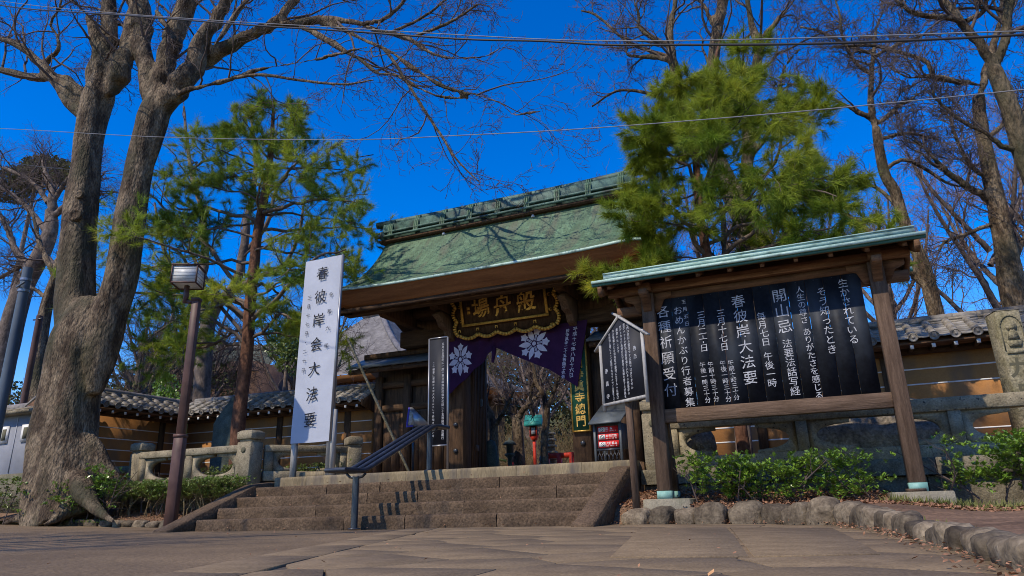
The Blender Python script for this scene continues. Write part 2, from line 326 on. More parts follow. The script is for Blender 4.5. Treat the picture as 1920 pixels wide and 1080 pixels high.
# ------------------------------------------------------------------ growth helpers
def resample(pts, n):
    P = np.array(pts, float); d = np.r_[0, np.cumsum(np.linalg.norm(np.diff(P[:, :3], axis=0), axis=1))]
    t = np.linspace(0, d[-1], n)
    return np.stack([np.interp(t, d, P[:, i]) for i in range(P.shape[1])], 1)
def smooth_poly(pts, n):
    """Catmull-Rom through the given points"""
    P = np.array(pts, float); P = np.vstack([2 * P[0] - P[1], P, 2 * P[-1] - P[-2]]); out = []
    m = len(P) - 3
    for i in range(n):
        t = i / (n - 1) * m; k = min(int(t), m - 1); f = t - k
        a, b, c, d = P[k], P[k + 1], P[k + 2], P[k + 3]
        out.append(0.5 * ((2 * b) + (-a + c) * f + (2 * a - 5 * b + 4 * c - d) * f * f + (-a + 3 * b - 3 * c + d) * f ** 3))
    return np.array(out)
def grow(P, Rd, rs, nc, ratio, ang=(35, 65), npts=6, tmin=0.15, up=0.15, wob=0.22, rr=0.55, minlen=0.1, endr=0.25, maxr=9, curl=0.0, lmax=99, flat=1.0):
    N, n, _ = P.shape
    L = np.linalg.norm(np.diff(P, axis=1), axis=2).sum(1)
    M = N * nc; pi = np.repeat(np.arange(N), nc)
    t = tmin + (1 - tmin) * (np.tile(np.arange(nc), N) + rs.rand(M)) / nc
    t = np.clip(t, 0, 0.995); k = (t * (n - 1)).astype(int); f = (t * (n - 1) - k)[:, None]
    p = P[pi, k] * (1 - f) + P[pi, k + 1] * f
    tg = P[pi, k + 1] - P[pi, k]; tg /= np.linalg.norm(tg, axis=1, keepdims=True) + 1e-9
    r0 = (Rd[pi, k] * (1 - f[:, 0]) + Rd[pi, k + 1] * f[:, 0]) * rr * (0.6 + 0.5 * rs.rand(M)); r0 = np.minimum(r0, maxr)
    rv = rs.randn(M, 3); rv[:, 2] *= flat; pe = rv - (rv * tg).sum(1)[:, None] * tg; pe /= np.linalg.norm(pe, axis=1, keepdims=True) + 1e-9
    a = np.radians(ang[0] + (ang[1] - ang[0]) * rs.rand(M))[:, None]
    d = tg * np.cos(a) + pe * np.sin(a); d[:, 2] += up; d /= np.linalg.norm(d, axis=1, keepdims=True)
    ln = np.maximum(minlen, np.minimum(lmax, L[pi] * ratio * (1.15 - 0.6 * t) * (0.55 + 0.8 * rs.rand(M))))
    st = (ln / (npts - 1))[:, None]
    Q = np.empty((M, npts, 3)); Q[:, 0] = p; cur = d
    for i in range(1, npts):
        Q[:, i] = Q[:, i - 1] + cur * st
        cur = cur + rs.randn(M, 3) * wob; cur[:, 2] += curl; cur /= np.linalg.norm(cur, axis=1, keepdims=True)
    rad = r0[:, None] * np.linspace(1, endr, npts)[None]
    return Q, rad
def limbs_arrays(limbs, n, rs=None, wob=0.0):
    A = []
    for l in limbs:
        S = smooth_poly(l, n)
        if wob:
            w = rs.randn(n, 3) * wob; w[0] = 0; S[:, :3] += w * S[:, 3:4] * 0.6
        A.append(S)
    A = np.array(A); return A[:, :, :3], np.maximum(A[:, :, 3], 0.002)
def trunk_mesh(mb, pts, n=26, k=20, flute=0.06, seed=0):
    S = smooth_poly(pts, n); P = S[:, :3]; r = S[:, 3]
    V, F = tubes(P[None], r[None], k); V = V.reshape(n, k, 3)
    rg = np.random.RandomState(seed); ph = rg.rand(8) * 6.28
    for i in range(n):
        for j in range(k):
            th = 2 * math.pi * j / k; z = P[i, 2]
            q = flute * (math.sin(3 * th + ph[0] + 0.25 * z) + 0.7 * math.sin(5 * th + ph[1] - 0.5 * z) + 0.5 * math.sin(8 * th + ph[2] + z) + 0.6 * math.sin(2 * z + 2 * th + ph[3]) * math.sin(3.1 * z + ph[4]))
            V[i, j] = P[i] + (V[i, j] - P[i]) * (1 + q)
    mb.add(V.reshape(-1, 3), F); mb.add(V[0], [tuple(range(k))[::-1]]); mb.add(V[-1], [tuple(range(k))])
def remeshed(mb, voxel, seed=0, amp=0.02):
    """fuse overlapping closed tubes into one skin and roughen it like bark"""
    me = mb.mesh('fuse'); ob = bpy.data.objects.new('fuse', me); COL.objects.link(ob)
    md = ob.modifiers.new('r', 'REMESH'); md.mode = 'VOXEL'; md.voxel_size = voxel; md.use_smooth_shade = True
    sm = ob.modifiers.new('s', 'SMOOTH'); sm.iterations = 3; sm.factor = 0.6
    dg = bpy.context.evaluated_depsgraph_get(); dg.update(); m2 = bpy.data.meshes.new_from_object(ob.evaluated_get(dg))
    n = len(m2.vertices); V = np.empty(n * 3); m2.vertices.foreach_get('co', V); V = V.reshape(-1, 3); Nn = np.empty(n * 3); m2.vertices.foreach_get('normal', Nn); Nn = Nn.reshape(-1, 3)
    x, y, z = V.T; rg = np.random.RandomState(seed); p = rg.rand(12) * 6.28
    q = np.sin(2.6 * x + 0.5 * z + p[0]) * np.sin(2.9 * y - 0.4 * z + p[1]) + 0.7 * np.sin(6.3 * x - 0.9 * z + p[2]) * np.sin(5.7 * y + p[3] + 0.8 * z) + 0.45 * np.sin(13 * x + 2.2 * z + p[4]) * np.sin(14 * y - 1.9 * z + p[5]) + 0.3 * np.sin(24 * x + 5 * z + p[6]) * np.sin(27 * y + 4 * z + p[7]) * np.sin(3 * z + p[8])
    V = V + Nn * (amp * q)[:, None]; m2.vertices.foreach_set('co', V.ravel()); m2.update()
    m2.polygons.foreach_set('use_smooth', np.ones(len(m2.polygons), bool))
    bpy.data.objects.remove(ob); bpy.data.meshes.remove(me); return m2
def leaf_quads(C, D, N_, ln, wd):
    """diamond leaves folded along the midrib: C base, D direction, N_ side; 2 tris each"""
    tip = C + D * ln[:, None]; mid = C + D * ln[:, None] * 0.45
    a = mid + N_ * wd[:, None]; b = mid - N_ * wd[:, None]
    V = np.stack([C, a, tip, b], 1).reshape(-1, 3); i = np.arange(len(C))[:, None] * 4
    F = np.concatenate([i + np.array([[0, 1, 2]]), i + np.array([[0, 2, 3]])])
    return V, F
def unit(v): return v / (np.linalg.norm(v, axis=-1, keepdims=True) + 1e-9)

# ================================================================== SETTING
def gz(x, y):
    """level of the road and beds outside the terrace"""
    return 0.026 * max(0.0, -8.2 - x) if x < -8.2 else 0.0
g = MB()
xs = [-300, -120, -60, -30, -20, -16, -14, -12, -10.5, -9.2, -8.2, -6, -3, 0, 3, 8, 20, 60, 150, 300]; ys = [-200, -60, -20, -8, -2, 0, 2, 4, 6, 8, 9, 12, 20, 60, 150, 400, 900]
V = [(x, y, gz(max(x, -16), y) - 0.03) for y in ys for x in xs]; nx = len(xs)
F = [(j * nx + i, j * nx + i + 1, (j + 1) * nx + i + 1, (j + 1) * nx + i) for j in range(len(ys) - 1) for i in range(nx - 1)]
g.add(V, F); g.build('ground', MT['soil'], kind='structure')
# asphalt forecourt to the left of the paving
JL = lambda y: -4.48 + (7.93 - y) * 0.406     # line where asphalt meets the stone paving
a = MB(); ysr = np.linspace(-12, 7.96, 24)
xg = [-60, -30, -16, -14, -12, -10.5, -9.2, -8.2, -7, -6, -5]
V = []; 
for y in ysr:
    xr = JL(y)
    row = [x for x in xg] + [xr - 0.45]
    if y < 4: row = [min(x, xr - 0.45 - 0.05 * (len(xg) - i)) for i, x in enumerate(xg)] + [xr - 0.45]
    V += [(x, y, gz(max(x, -16), y) - 0.008 + 0.006 * math.sin(x * 1.7 + y)) for x in row]
nx = len(xg) + 1
F = [(j * nx + i, j * nx + i + 1, (j + 1) * nx + i + 1, (j + 1) * nx + i) for j in range(len(ysr) - 1) for i in range(nx - 1)]
# widen forecourt up to the left bed
a.add(V, F)
V = [(x, y, gz(max(x, -16), y) - 0.0085) for y in (7.9, 8.75) for x in (-60, -30, -16, -14, -12, -10.5, -9.2, -8.98)]
a.add(V, [(i, i + 1, i + 9, i + 8) for i in range(7)])
a.build('forecourt_asphalt', MT['asphalt'], kind='structure')
# paving: joint bed + slabs
BR = [(-2.32, 8.25), (-1.4, 8.0), (-0.5, 7.65), (0.15, 6.95), (0.33, 5.6), (0.45, 4.2), (0.52, 2.64), (0.56, 1.0), (0.6, -3), (0.6, -12)]   # border line on the right
def brx(y):
    for (x0, y0), (x1, y1) in zip(BR, BR[1:]):
        if y <= y0 and y >= y1: return x0 + (x1 - x0) * (y0 - y) / (y0 - y1 + 1e-9)
    return BR[0][0] if y > BR[0][1] else BR[-1][0]
pv = MB(); yl = [-12, -3, 0, 2, 3, 4, 5, 6, 6.9, 7.3, 7.6, 7.85, 8.0, 8.2]
V = []
for y in yl: V += [(JL(y) - 0.47, y, -0.012), (brx(y) + 0.03, y, -0.012)]
pv.add(V, [(2 * i, 2 * i + 1, 2 * i + 3, 2 * i + 2) for i in range(len(yl) - 1)])
pav = pv.build('stone_paving', MT['joint'], kind='structure')
def slab(poly, th=0.02, z=0.0, tilt=(0, 0)):
    n = len(poly); cx = sum(p[0] for p in poly) / n; cy = sum(p[1] for p in poly) / n
    P = []
    for i in range(n):      # subdivide edges a little so that they wander
        p, q = poly[i], poly[(i + 1) % n]
        L = math.hypot(q[0] - p[0], q[1] - p[1]); m = 2 if L > 0.35 else 1
        for j in range(m):
            f = j / m; w = 0.012 if j else 0.0
            P.append((p[0] + (q[0] - p[0]) * f + rnd.uniform(-w, w), p[1] + (q[1] - p[1]) * f + rnd.uniform(-w, w)))
    n = len(P); ch = 0.003; V = []; 
    for s, dz in ((1.0, -th), (1.0, -ch), (0, 0)):
        for p in P:
            if s: x, y = p
            else:
                dx, dy = p[0] - cx, p[1] - cy; l = math.hypot(dx, dy); x, y = p[0] - dx / l * 0.004, p[1] - dy / l * 0.004
            V.append((x, y, z + dz + tilt[0] * (x - cx) + tilt[1] * (y - cy)))
    F = [tuple(range(2 * n, 3 * n))] + [(k * n + i, k * n + (i + 1) % n, (k + 1) * n + (i + 1) % n, (k + 1) * n + i) for k in range(2) for i in range(n)]
    return MB().add(V, F)
# strip of long slabs beside the asphalt
y = 7.9
while y > -3:
    L = rnd.uniform(0.75, 1.1); y1 = y - L; gp = 0.004
    slab([(JL(y - gp) - 0.44, y - gp), (JL(y1 + gp) - 0.44, y1 + gp), (JL(y1 + gp) - 0.01, y1 + gp), (JL(y - gp) - 0.01, y - gp)], z=rnd.uniform(-0.001, 0.001)).build('paving_slab', MT['paving'], pav)
    y = y1
# crazy paving: irregular stones cut from a jittered grid (Voronoi cells)
seeds = []
gy = 8.3; row = 0
while gy > 0.4:
    st_ = 0.62 if gy > 4 else 0.5; gx = -5.4 + (0.3 if row % 2 else 0)
    while gx < 1.4:
        seeds.append((gx + rnd.uniform(-.27, .27) * st_ * 1.5, gy + rnd.uniform(-.3, .3) * st_)); gx += rnd.uniform(0.62, 1.15)
    gy -= st_; row += 1
def clip(poly, p, n):
    out = []
    for i in range(len(poly)):
        a, b = poly[i - 1], poly[i]; da = (a[0] - p[0]) * n[0] + (a[1] - p[1]) * n[1]; db = (b[0] - p[0]) * n[0] + (b[1] - p[1]) * n[1]
        if (da <= 0) != (db <= 0):
            t_ = da / (da - db); out.append((a[0] + (b[0] - a[0]) * t_, a[1] + (b[1] - a[1]) * t_))
        if db <= 0: out.append(b)
    return out
for q in seeds:
    poly = [(q[0] - 1.5, q[1] - 1.5), (q[0] + 1.5, q[1] - 1.5), (q[0] + 1.5, q[1] + 1.5), (q[0] - 1.5, q[1] + 1.5)]
    for o_ in seeds:
        d2 = math.hypot(o_[0] - q[0], o_[1] - q[1])
        if 0 < d2 < 2.6:
            n_ = ((o_[0] - q[0]) / d2, (o_[1] - q[1]) / d2); m_ = ((q[0] + o_[0]) / 2 - n_[0] * 0.0032, (q[1] + o_[1]) / 2 - n_[1] * 0.0032); poly = clip(poly, m_, n_)
            if len(poly) < 3: break
    if len(poly) < 3: continue
    # trim to the asphalt strip, the step and the edging
    poly = clip(poly, (JL(4) + 0.01, 4), (-1 / math.hypot(1, .406), -.406 / math.hypot(1, .406)))
    if len(poly) > 2: poly = clip(poly, (0, 8.0 if q[0] < -2.45 else 8.3), (0, 1))
    if len(poly) < 3: continue
    poly = [(min(x, brx(y) + 0.02), y) for x, y in poly]
    ar_ = abs(sum(poly[i - 1][0] * poly[i][1] - poly[i][0] * poly[i - 1][1] for i in range(len(poly)))) / 2
    if ar_ < 0.02: continue
    slab(poly, z=rnd.uniform(-0.0015, 0.0015)).build('paving_slab', MT['paving'], pav)
for q4 in ([(-1.664,6.855,-0), (-0.848,6.715,0), (-0.337,3.295,0), (-0.932,3.24,0)], [(-0.819,6.705,0), (0.013,6.318,0), (0.176,3.464,-0), (-0.316,3.296,-0)]):
    slab([(p_[0], p_[1]) for p_ in q4][::-1], z=0.006, th=0.008).build('granite_slab', MT['paving'], pav)
# terrace inside, at the head of the stairs
t = MB(); TZ = 0.8
t.b2((-60, 10.25, -0.2), (60, 120, TZ - 0.01)); t.b2((-8.85, 9.9, -0.2), (-2.3, 10.3, TZ - 0.012))
t.build('terrace_ground', MT['soil'], kind='structure')
p = MB(); p.b2((-8.8, 9.95, TZ - 0.008), (-2.4, 17, TZ)); p.build('gate_approach_paving', MT['paving'], kind='structure')
# stairs
st = MB(); st.b2((-8.75, 8.55, -0.2), (-2.45, 9.9, 0.1)); stair = st.build('stone_stairs', MT['step'], kind='structure')
def rough_block(lo, hi, nx, seed, amp=0.006, chip=0.01):
    """block with a hand-dressed face towards -Y and a worn upper edge"""
    rg = np.random.RandomState(seed); L = hi[0] - lo[0]; n = max(3, int(L / nx)); xs = np.linspace(lo[0], hi[0], n + 1)
    V = []
    for i, x in enumerate(xs):
        c = rg.rand() * chip
        for yy, z in ((lo[1], lo[2]), (lo[1] + rg.randn() * amp, lo[2] + (hi[2] - lo[2]) * 0.35), (lo[1] + rg.randn() * amp, lo[2] + (hi[2] - lo[2]) * 0.7), (lo[1] + 0.004, hi[2] - 0.014 - c * 0.5), (lo[1] + 0.018 + c, hi[2] - rg.rand() * 0.003), (hi[1], hi[2])): V.append((x, yy, z))
    F = [(i * 6 + j, (i + 1) * 6 + j, (i + 1) * 6 + j + 1, i * 6 + j + 1) for i in range(n) for j in range(5)]
    m = MB().add(V, F)
    for e, o in ((0, 1), (n, -1)):
        q = [e * 6 + j for j in range(6)]; V2 = [V[k] for k in q] + [(V[e * 6][0], hi[1], lo[2])]
        m.add(V2, [tuple(range(7)) if o < 0 else tuple(range(7))[::-1]])
    return m
cuts = {0: [-8.62, -5.95, -5.0, -3.7, -2.5], 1: [-8.62, -6.75, -4.35, -2.5], 2: [-8.66, -6.15, -5.3, -3.2, -2.5], 3: [-8.7, -7.2, -6.2, -4.2, -2.5]}
for k in range(4):
    c = cuts[k]
    for i in range(len(c) - 1):
        rough_block((c[i] + 0.005, 8 + 0.4 * k + rnd.uniform(-.004, .004), 0.16 * k - (0.02 if k == 0 else 0)), (c[i + 1] - 0.005, 8 + 0.4 * k + (0.56 if k < 3 else .5), 0.16 * (k + 1)), 0.08, 31 * k + i).build('step_block', MT['step'], stair)
kc = [-8.62, -7.95, -7.0, -6.0, -5.1, -4.1, -3.1, -2.34]
for i in range(len(kc) - 1):
    rough_block((kc[i] + 0.002, 9.6, 0.64), (kc[i + 1] - 0.002, 9.96, TZ + 0.005), 0.2, 200 + i, amp=0.002, chip=0.004).build('landing_kerb_stone', MT['kerb'], stair)
# stair cheeks
for x0, x1 in ((-8.95, -8.66), (-2.6, -2.34)):
    m = MB(); poly = [(7.55, -0.05), (7.55, 0.035), (7.72, 0.085), (9.25, 0.69), (9.75, 0.74), (10.2, 0.74), (10.2, -0.05)]
    m.prism(poly, (x0, 0, 0), (0, 1, 0), (0, 0, 1), (x1 - x0, 0, 0))
    m.build('stair_cheek', MT['step'], stair, bevel=0.015)

# wooded rise closing the view
hx_ = np.linspace(-90, 60, 90); V = []
for j, (y, k_) in enumerate(((50, 0), (54, .35), (58, .75), (63, 1.0), (75, 1.05))):
    V += [(x, y, 0.5 + k_ * (7.2 + 1.3 * math.sin(0.21 * x) + 0.9 * math.sin(0.63 * x + 1) + 0.6 * math.sin(1.7 * x + j))) for x in hx_]
MB().add(V, [(j * 90 + i, j * 90 + i + 1, (j + 1) * 90 + i + 1, (j + 1) * 90 + i) for j in range(4) for i in range(89)]).build('wooded_hill', MT['wooddist'], smooth=True, kind='structure')
# planting beds
def bed(name, poly, h, m, nz=0.03, seed=1, hole=None):
    """poly: (x,y) outline -> gridded soft mound"""
    rg = np.random.RandomState(seed); x0 = min(p[0] for p in poly); x1 = max(p[0] for p in poly); y0 = min(p[1] for p in poly); y1 = max(p[1] for p in poly)
    def inside(x, y):
        c = False
        for i in range(len(poly)):
            (xa, ya), (xb, yb) = poly[i], poly[i - 1]
            if (ya > y) != (yb > y) and x < (xb - xa) * (y - ya) / (yb - ya) + xa: c = not c
        return c
    s = 0.1; nx = int((x1 - x0) / s) + 2; ny = int((y1 - y0) / s) + 2; V = []
    for j in range(ny):
        for i in range(nx):
            x = x0 + i * s; y = y0 + j * s; V.append((x, y, h(x, y) + nz * 0.6 * (math.sin(3.1 * x + 1.3 * y) * math.sin(2.3 * y - x) + rg.rand() * 0.5)))
    F = [(j * nx + i, j * nx + i + 1, (j + 1) * nx + i + 1, (j + 1) * nx + i) for j in range(ny - 1) for i in range(nx - 1) if inside(x0 + (i + .5) * s, y0 + (j + .5) * s)]
    return MB().add(V, F).build(name, m, smooth=True, kind='structure')
def dBR(x, y):
    best = 9
    for (x0, y0), (x1, y1) in zip(BR, BR[1:]):
        dx, dy = x1 - x0, y1 - y0; t_ = max(0, min(1, ((x - x0) * dx + (y - y0) * dy) / (dx * dx + dy * dy))); best = min(best, math.hypot(x - x0 - dx * t_, y - y0 - dy * t_))
    return best
def hR(x, y):
    k_ = min(1, max(0, (dBR(x, y) - 0.06) / 0.22)); return -0.02 + k_ * (0.06 + 0.11 * min(1, max(0, (y - 5.5) / 1.5)) * (1 if x < 0.6 else max(0.3, 1.6 - x)) + (0.2 * min(1, max(0, (y - 8.25) / 1.3)) * max(0, min(1, 1.3 - x))))
bedR = [(-2.34, 8.24), (-1.4, 7.99), (-0.5, 7.64), (0.14, 6.95), (0.32, 5.6), (0.44, 4.2), (0.51, 2.64), (0.59, -3), (14, -3), (14, 10.2), (-2.34, 10.2)]
bed('right_planting_bed', bedR, hR, MT['soil'])
hL = lambda x, y: gz(x, y) + 0.05 + 0.22 * min(1, max(0, (y - 8.9) / 1.0)) 
bed('left_planting_bed', [(-9.0, 8.75), (-16.5, 8.75), (-16.5, 10.3), (-9.0, 10.3)], hL, MT['soil'], seed=4)

# leaf litter: thousands of curled leaves
def litter(name, n, fn, zf, sz=(0.025, 0.05), m=None, seed=3, **kw):
    rg = np.random.RandomState(seed); P = []
    while len(P) < n:
        q = fn(rg)
        if q is not None: P.append((q[0], q[1], zf(q[0], q[1]) + 0.012 + rg.rand() * 0.03))
    Cn = np.array(P); D = unit(np.c_[rg.randn(n, 2), rg.randn(n) * 0.35]); S = unit(np.cross(D, np.c_[rg.randn(n, 2) * 0.35, np.ones(n)]))
    ln = sz[0] + (sz[1] - sz[0]) * rg.rand(n); V, F = leaf_quads(Cn, D, S, ln, ln * 0.28)
    return MB().add(V, F).build(name, m or MT['litter'], kind='stuff', **kw)
def fR(rg):
    x = rg.uniform(-2.3, 2.6); y = rg.uniform(7.0, 9.8)
    if x > 0.2 and rg.rand() < (x - 0.2) / 1.6: return None
    lim = 8.3 - 0.25 * (x + 2.3) - max(0, x) * 0.6
    return (x, y) if y > lim + 0.08 else None
lr = litter('fallen_leaves', 9000, fR, hR); tag(lr, 'brown fallen leaves covering the bed below the big notice board', 'fallen leaves')
def fL(rg):
    x = rg.uniform(-14.5, -9.0); y = rg.uniform(8.85, 10.1); return (x, y)
ll = litter('fallen_leaves', 5200, fL, hL, seed=8); tag(ll, 'brown fallen leaves in the bed under the long low hedge', 'fallen leaves')
def fS(rg):
    k = rg.randint(0, 5); x = rg.uniform(-8.5, -2.7); return (x, 8 + 0.4 * k - (0.1 if k == 0 else -0.2) + rg.uniform(-0.12, 0.1))
sl_ = litter('fallen_leaves', 150, fS, lambda x, y: max(0, min(4, math.floor((y - 8) / 0.4) + 1)) * 0.16, seed=5, sz=(0.02, 0.045)); tag(sl_, 'stray dry leaves caught on the stone stair treads', 'fallen leaves')
def fP(rg):
    y = 8.6 - 7 * rg.rand() ** 1.5; x = rg.uniform(-11, 0.5)
    if x > brx(y) - 0.05 or y > 7.9: return None
    return (x, y)
s3 = litter('fallen_leaves', 170, fP, lambda x, y: gz(x, y) - 0.004, seed=6, sz=(0.012, 0.03)); tag(s3, 'tiny leaf scraps scattered over the forecourt paving', 'fallen leaves')
def fE(rg):
    i = rg.randint(0, 7); f = rg.rand(); (x0, y0), (x1, y1) = BR[i], BR[i + 1]
    return (x0 + (x1 - x0) * f - 0.02 - abs(rg.randn()) * 0.07, y0 + (y1 - y0) * f - 0.02)
s4 = litter('fallen_leaves', 900, fE, lambda x, y: -0.004, seed=9, sz=(0.012, 0.03)); tag(s4, 'dry leaf crumbs gathered along the rounded kerb stones', 'fallen leaves')
# one bright leaf close to the camera
m = MB(); V, F = leaf_quads(np.array([(-0.373,2.382,0.01)]), np.array([[0.1, 0.2, 0.12]]), np.array([[0.9, -0.3, 0.2]]), np.array([0.16]), np.array([0.012]))
m.add(V, F); q = m.build('dry_leaf', mat('orange_leaf', (0.5, 0.25, 0.1), (0.65, 0.36, 0.16), scale=30)); tag(q, 'single pale orange dry leaf lying close on the paving', 'leaf')

# field-stone edging: every stone its own part
def stone(c, sz, seed, rz=0, e=0.7, k=1.0):
    bm = bmesh.new(); bmesh.ops.create_icosphere(bm, subdivisions=3, radius=1.0); rg = random.Random(seed); ph = [rg.uniform(0, 6.28) for _ in range(9)]
    for v in bm.verts:
        p = v.co; q = 1 + 0.09 * k * math.sin(2.4 * p.x + ph[0]) + 0.08 * k * math.sin(3 * p.y + ph[1]) + 0.07 * math.sin(4 * p.z + ph[2] + 2 * p.x) + 0.035 * math.sin(9 * p.x + ph[3]) * math.sin(8 * p.y + ph[4]) + 0.025 * math.sin(15 * p.z + ph[5] + 11 * p.x) + 0.02 * math.sin(21 * p.x + ph[6]) * math.sin(19 * p.y + 17 * p.z + ph[7]) + 0.05 * max(0, math.sin(3.3 * p.x + 4.1 * p.y + ph[8]))
        p2 = Vector([math.copysign(abs(a) ** e, a) for a in p]) * q
        v.co = Vector((p2.x * sz[0] / 2, p2.y * sz[1] / 2, p2.z * sz[2] / 2))
    bmesh.ops.rotate(bm, verts=bm.verts, matrix=Matrix.Rotation(rz, 3, 'Z')); 
    V = [tuple(v.co + Vector(c)) for v in bm.verts]; F = [tuple(v.index for v in f.verts) for f in bm.faces]; bm.free()
    return MB().add(V, F)
ed = thing('stone_edging', 'rounded field stones edging the notice-board bed and curving towards the viewer', 'stone edging', (-0.5, 7.6, 0))
s = 0.0; seg = []; 
def along(BRl, d):
    for (x0, y0), (x1, y1) in zip(BRl, BRl[1:]):
        L = math.hypot(x1 - x0, y1 - y0)
        if d <= L: return x0 + (x1 - x0) * d / L, y0 + (y1 - y0) * d / L, math.atan2(y1 - y0, x1 - x0)
        d -= L
    return None
d = 0.12; i = 0
while True:
    w = rnd.uniform(0.26, 0.44) if i < 9 else rnd.uniform(0.17, 0.3)
    q = along(BR, d + w / 2)
    if q is None or q[1] < 1.6: break
    k_ = min(1.0, max(0.52, (q[1] - 1.5) / 6)); h = rnd.uniform(0.27, 0.35) * k_; stone((q[0] - 0.07 * math.sin(q[2]) + rnd.uniform(-.015, .015), q[1] + 0.07 * math.cos(q[2]), h * 0.14), (w * 1.03, rnd.uniform(0.26, 0.32) * k_, h), i, q[2] + rnd.uniform(-.15, .15)).build('edging_stone', MT['rock'], ed, smooth=True)
    d += w * 1.0; i += 1
ed2 = thing('stone_edging', 'low row of squarish dark kerb stones in front of the hedge by the lamp post', 'stone edging', (-11, 8.8, 0.07))
x = -9.1; i = 0
while x > -12.9:
    w = rnd.uniform(0.2, 0.42); stone((x - w / 2, 8.82, gz(x, 9) + 0.035), (w * 0.98, 0.2, rnd.uniform(0.12, 0.16)), 100 + i).build('edging_stone', MT['rock'], ed2, smooth=True); x -= w; i += 1

# retaining walls under the balustrades
def retaining(label, x0, x1, y, zt, zb, seed, m1, m2):
    rt = thing('retaining_wall', label, 'retaining wall', ((x0 + x1) / 2, y, zb)); rg = random.Random(seed)
    x = x0
    while x < x1 - 0.01:
        w = min(rg.uniform(0.55, 1.0), x1 - x)
        if x1 - x - w < 0.3: w = x1 - x
        rough_block((x + 0.005, y - 0.06, zt - 0.2), (x + w - 0.005, y + 0.3, zt), 0.07, seed + int(x * 10) % 50 + 60, amp=0.014, chip=0.03).build('coping_block', m1, rt); x += w
    x = x0 - 0.2; zc = zt - 0.2
    x = x0
    while x < x1 - 0.01:
        w = min(rg.uniform(0.7, 1.2), x1 - x)
        if x1 - x - w < 0.3: w = x1 - x
        rough_block((x + 0.006, y + 0.03, zb), (x + w - 0.006, y + 0.3, zc - 0.006), 0.1, seed + int(x * 10) % 50 + 160, amp=0.008, chip=0.01).build('wall_block', m2, rt); x += w
    m = MB(); m.b2((x0 + .02, y + 0.08, zb - 0.1), (x1 - .02, y + 0.28, zc - 0.04)); m.build('wall_core', MT['joint'], rt)
retaining('low mossy block wall under the right-hand stone balustrade', -2.32, 7.0, 9.9, 0.67, -0.02, 5, MT['retain'], MT['retain'])
retaining('low rough stone wall behind the long hedge, under the left-hand stone balustrade', -12.5, -9.0, 9.75, 0.68, 0.05, 15, MT['retain'], MT['retain'])

# ------------------------------------------------------------------ stone balustrades
def cut_panel(w, h, flip):
    pts = [(0, 0), (0, h), (w, h), (w, h - 0.05), (w - 0.09, h - 0.055)]
    for i in range(13):
        a = math.pi / 2 + math.pi * i / 12
        pts.append((w - 0.09 + (w - 0.19) * math.cos(a), h / 2 + (h / 2 - 0.06) * math.sin(a)))
    pts += [(w - 0.09, 0.055), (w, 0.05), (w, 0)]
    # remove a duplicated corner
    return [(-x, y) for x, y in pts][::-1] if flip else pts
def bal_post(root, x, y, w, zb, zt, boss=False, m=None):
    m = m or MT['granite']
    p = MB(); p.b2((x - w / 2, y - w / 2, zb), (x + w / 2, y + w / 2, zt - 0.2)); po = p.build('post', m, root, bevel=0.012)
    c = MB(); c.b2((x - w * .42, y - w * .42, zt - 0.2), (x + w * .42, y + w * .42, zt - 0.15)); c.b2((x - w * .54, y - w * .54, zt - 0.15), (x + w * .54, y + w * .54, zt - 0.02)); c.box((x, y, zt - 0.005), (w * 1.02, w * 1.02, 0.03), taper=0.75)
    c.build('post_cap', m, po, bevel=0.008)
    if boss:
        b = MB(); b.lathe([(0.05, 0), (0.05, 0.012), (0.03, 0.02), (0.01, 0.02)], k=16)
        b.v = [v @ np.array(Matrix.Rotation(R(90), 3, 'X')).T + np.array((x, y - w / 2, zt - 0.34)) for v in b.v]
        b.build('flower_boss', MT['carve'], po)
    return po
def bal_run(root, x0, x1, y, zb, zt, posts, pd=0.1, pw=0.48, rail_h=0.15, m=None):
    """rails + slender posts with cloud-shaped cut-outs between them, along X"""
    m = m or MT['granite']
    k = MB(); k.b2((x0, y - 0.13, zb), (x1, y + 0.13, zb + 0.17)); k.build('bottom_rail', m, root, bevel=0.01)
    k = MB(); k.b2((x0, y - 0.1, zt - rail_h), (x1, y + 0.1, zt)); k.build('top_rail', m, root, bevel=0.012)
    h = zt - rail_h - zb - 0.17
    for x in posts:
        k = MB(); k.b2((x - 0.07, y - 0.085, zb + 0.17), (x + 0.07, y + 0.085, zt - rail_h)); k.build('slender_post', m, root)
        for s in (0, 1):
            if (s == 0 and x + 0.07 + 0.2 < x1) or (s == 1 and x - 0.07 - 0.2 > x0):
                k = MB(); k.prism(cut_panel(pw, h, s == 1), (x + (0.07 if s == 0 else -0.07), y - 0.05, zb + 0.17), (1, 0, 0), (0, 0, 1), (0, pd, 0)); k.build('cut_out_panel', m, root)
rb = thing('stone_balustrade', 'long stone balustrade with cloud-shaped openings behind the big notice board', 'balustrade', (-2.1, 10.2, 0.66))
bal_run(rb, -1.95, 7.0, 10.2, 0.66, 1.40, [-1.88, -0.16, 1.62, 3.4, 5.2], pw=0.52, rail_h=0.17)
bal_post(rb, -2.13, 10.15, 0.3, 0.66, 1.66, boss=True)
lb = thing('stone_balustrade', 'short stone balustrade with square-capped posts between lamp post and white banner', 'balustrade', (-9.4, 9.8, 0.68))
bal_post(lb, -9.42, 9.8, 0.32, 0.68, 1.66, boss=True); bal_post(lb, -12.35, 9.95, 0.3, 0.68, 1.62)
bal_run(lb, -12.2, -9.58, 9.87, 0.70, 1.43, [-12.13, -10.9, -9.65], pw=0.5, rail_h=0.13)
m = MB(); m.b2((-14.9, 9.9, 1.06), (-12.5, 10.02, 1.2)); m.build('side_rail', MT['granite'], lb, bevel=0.01)
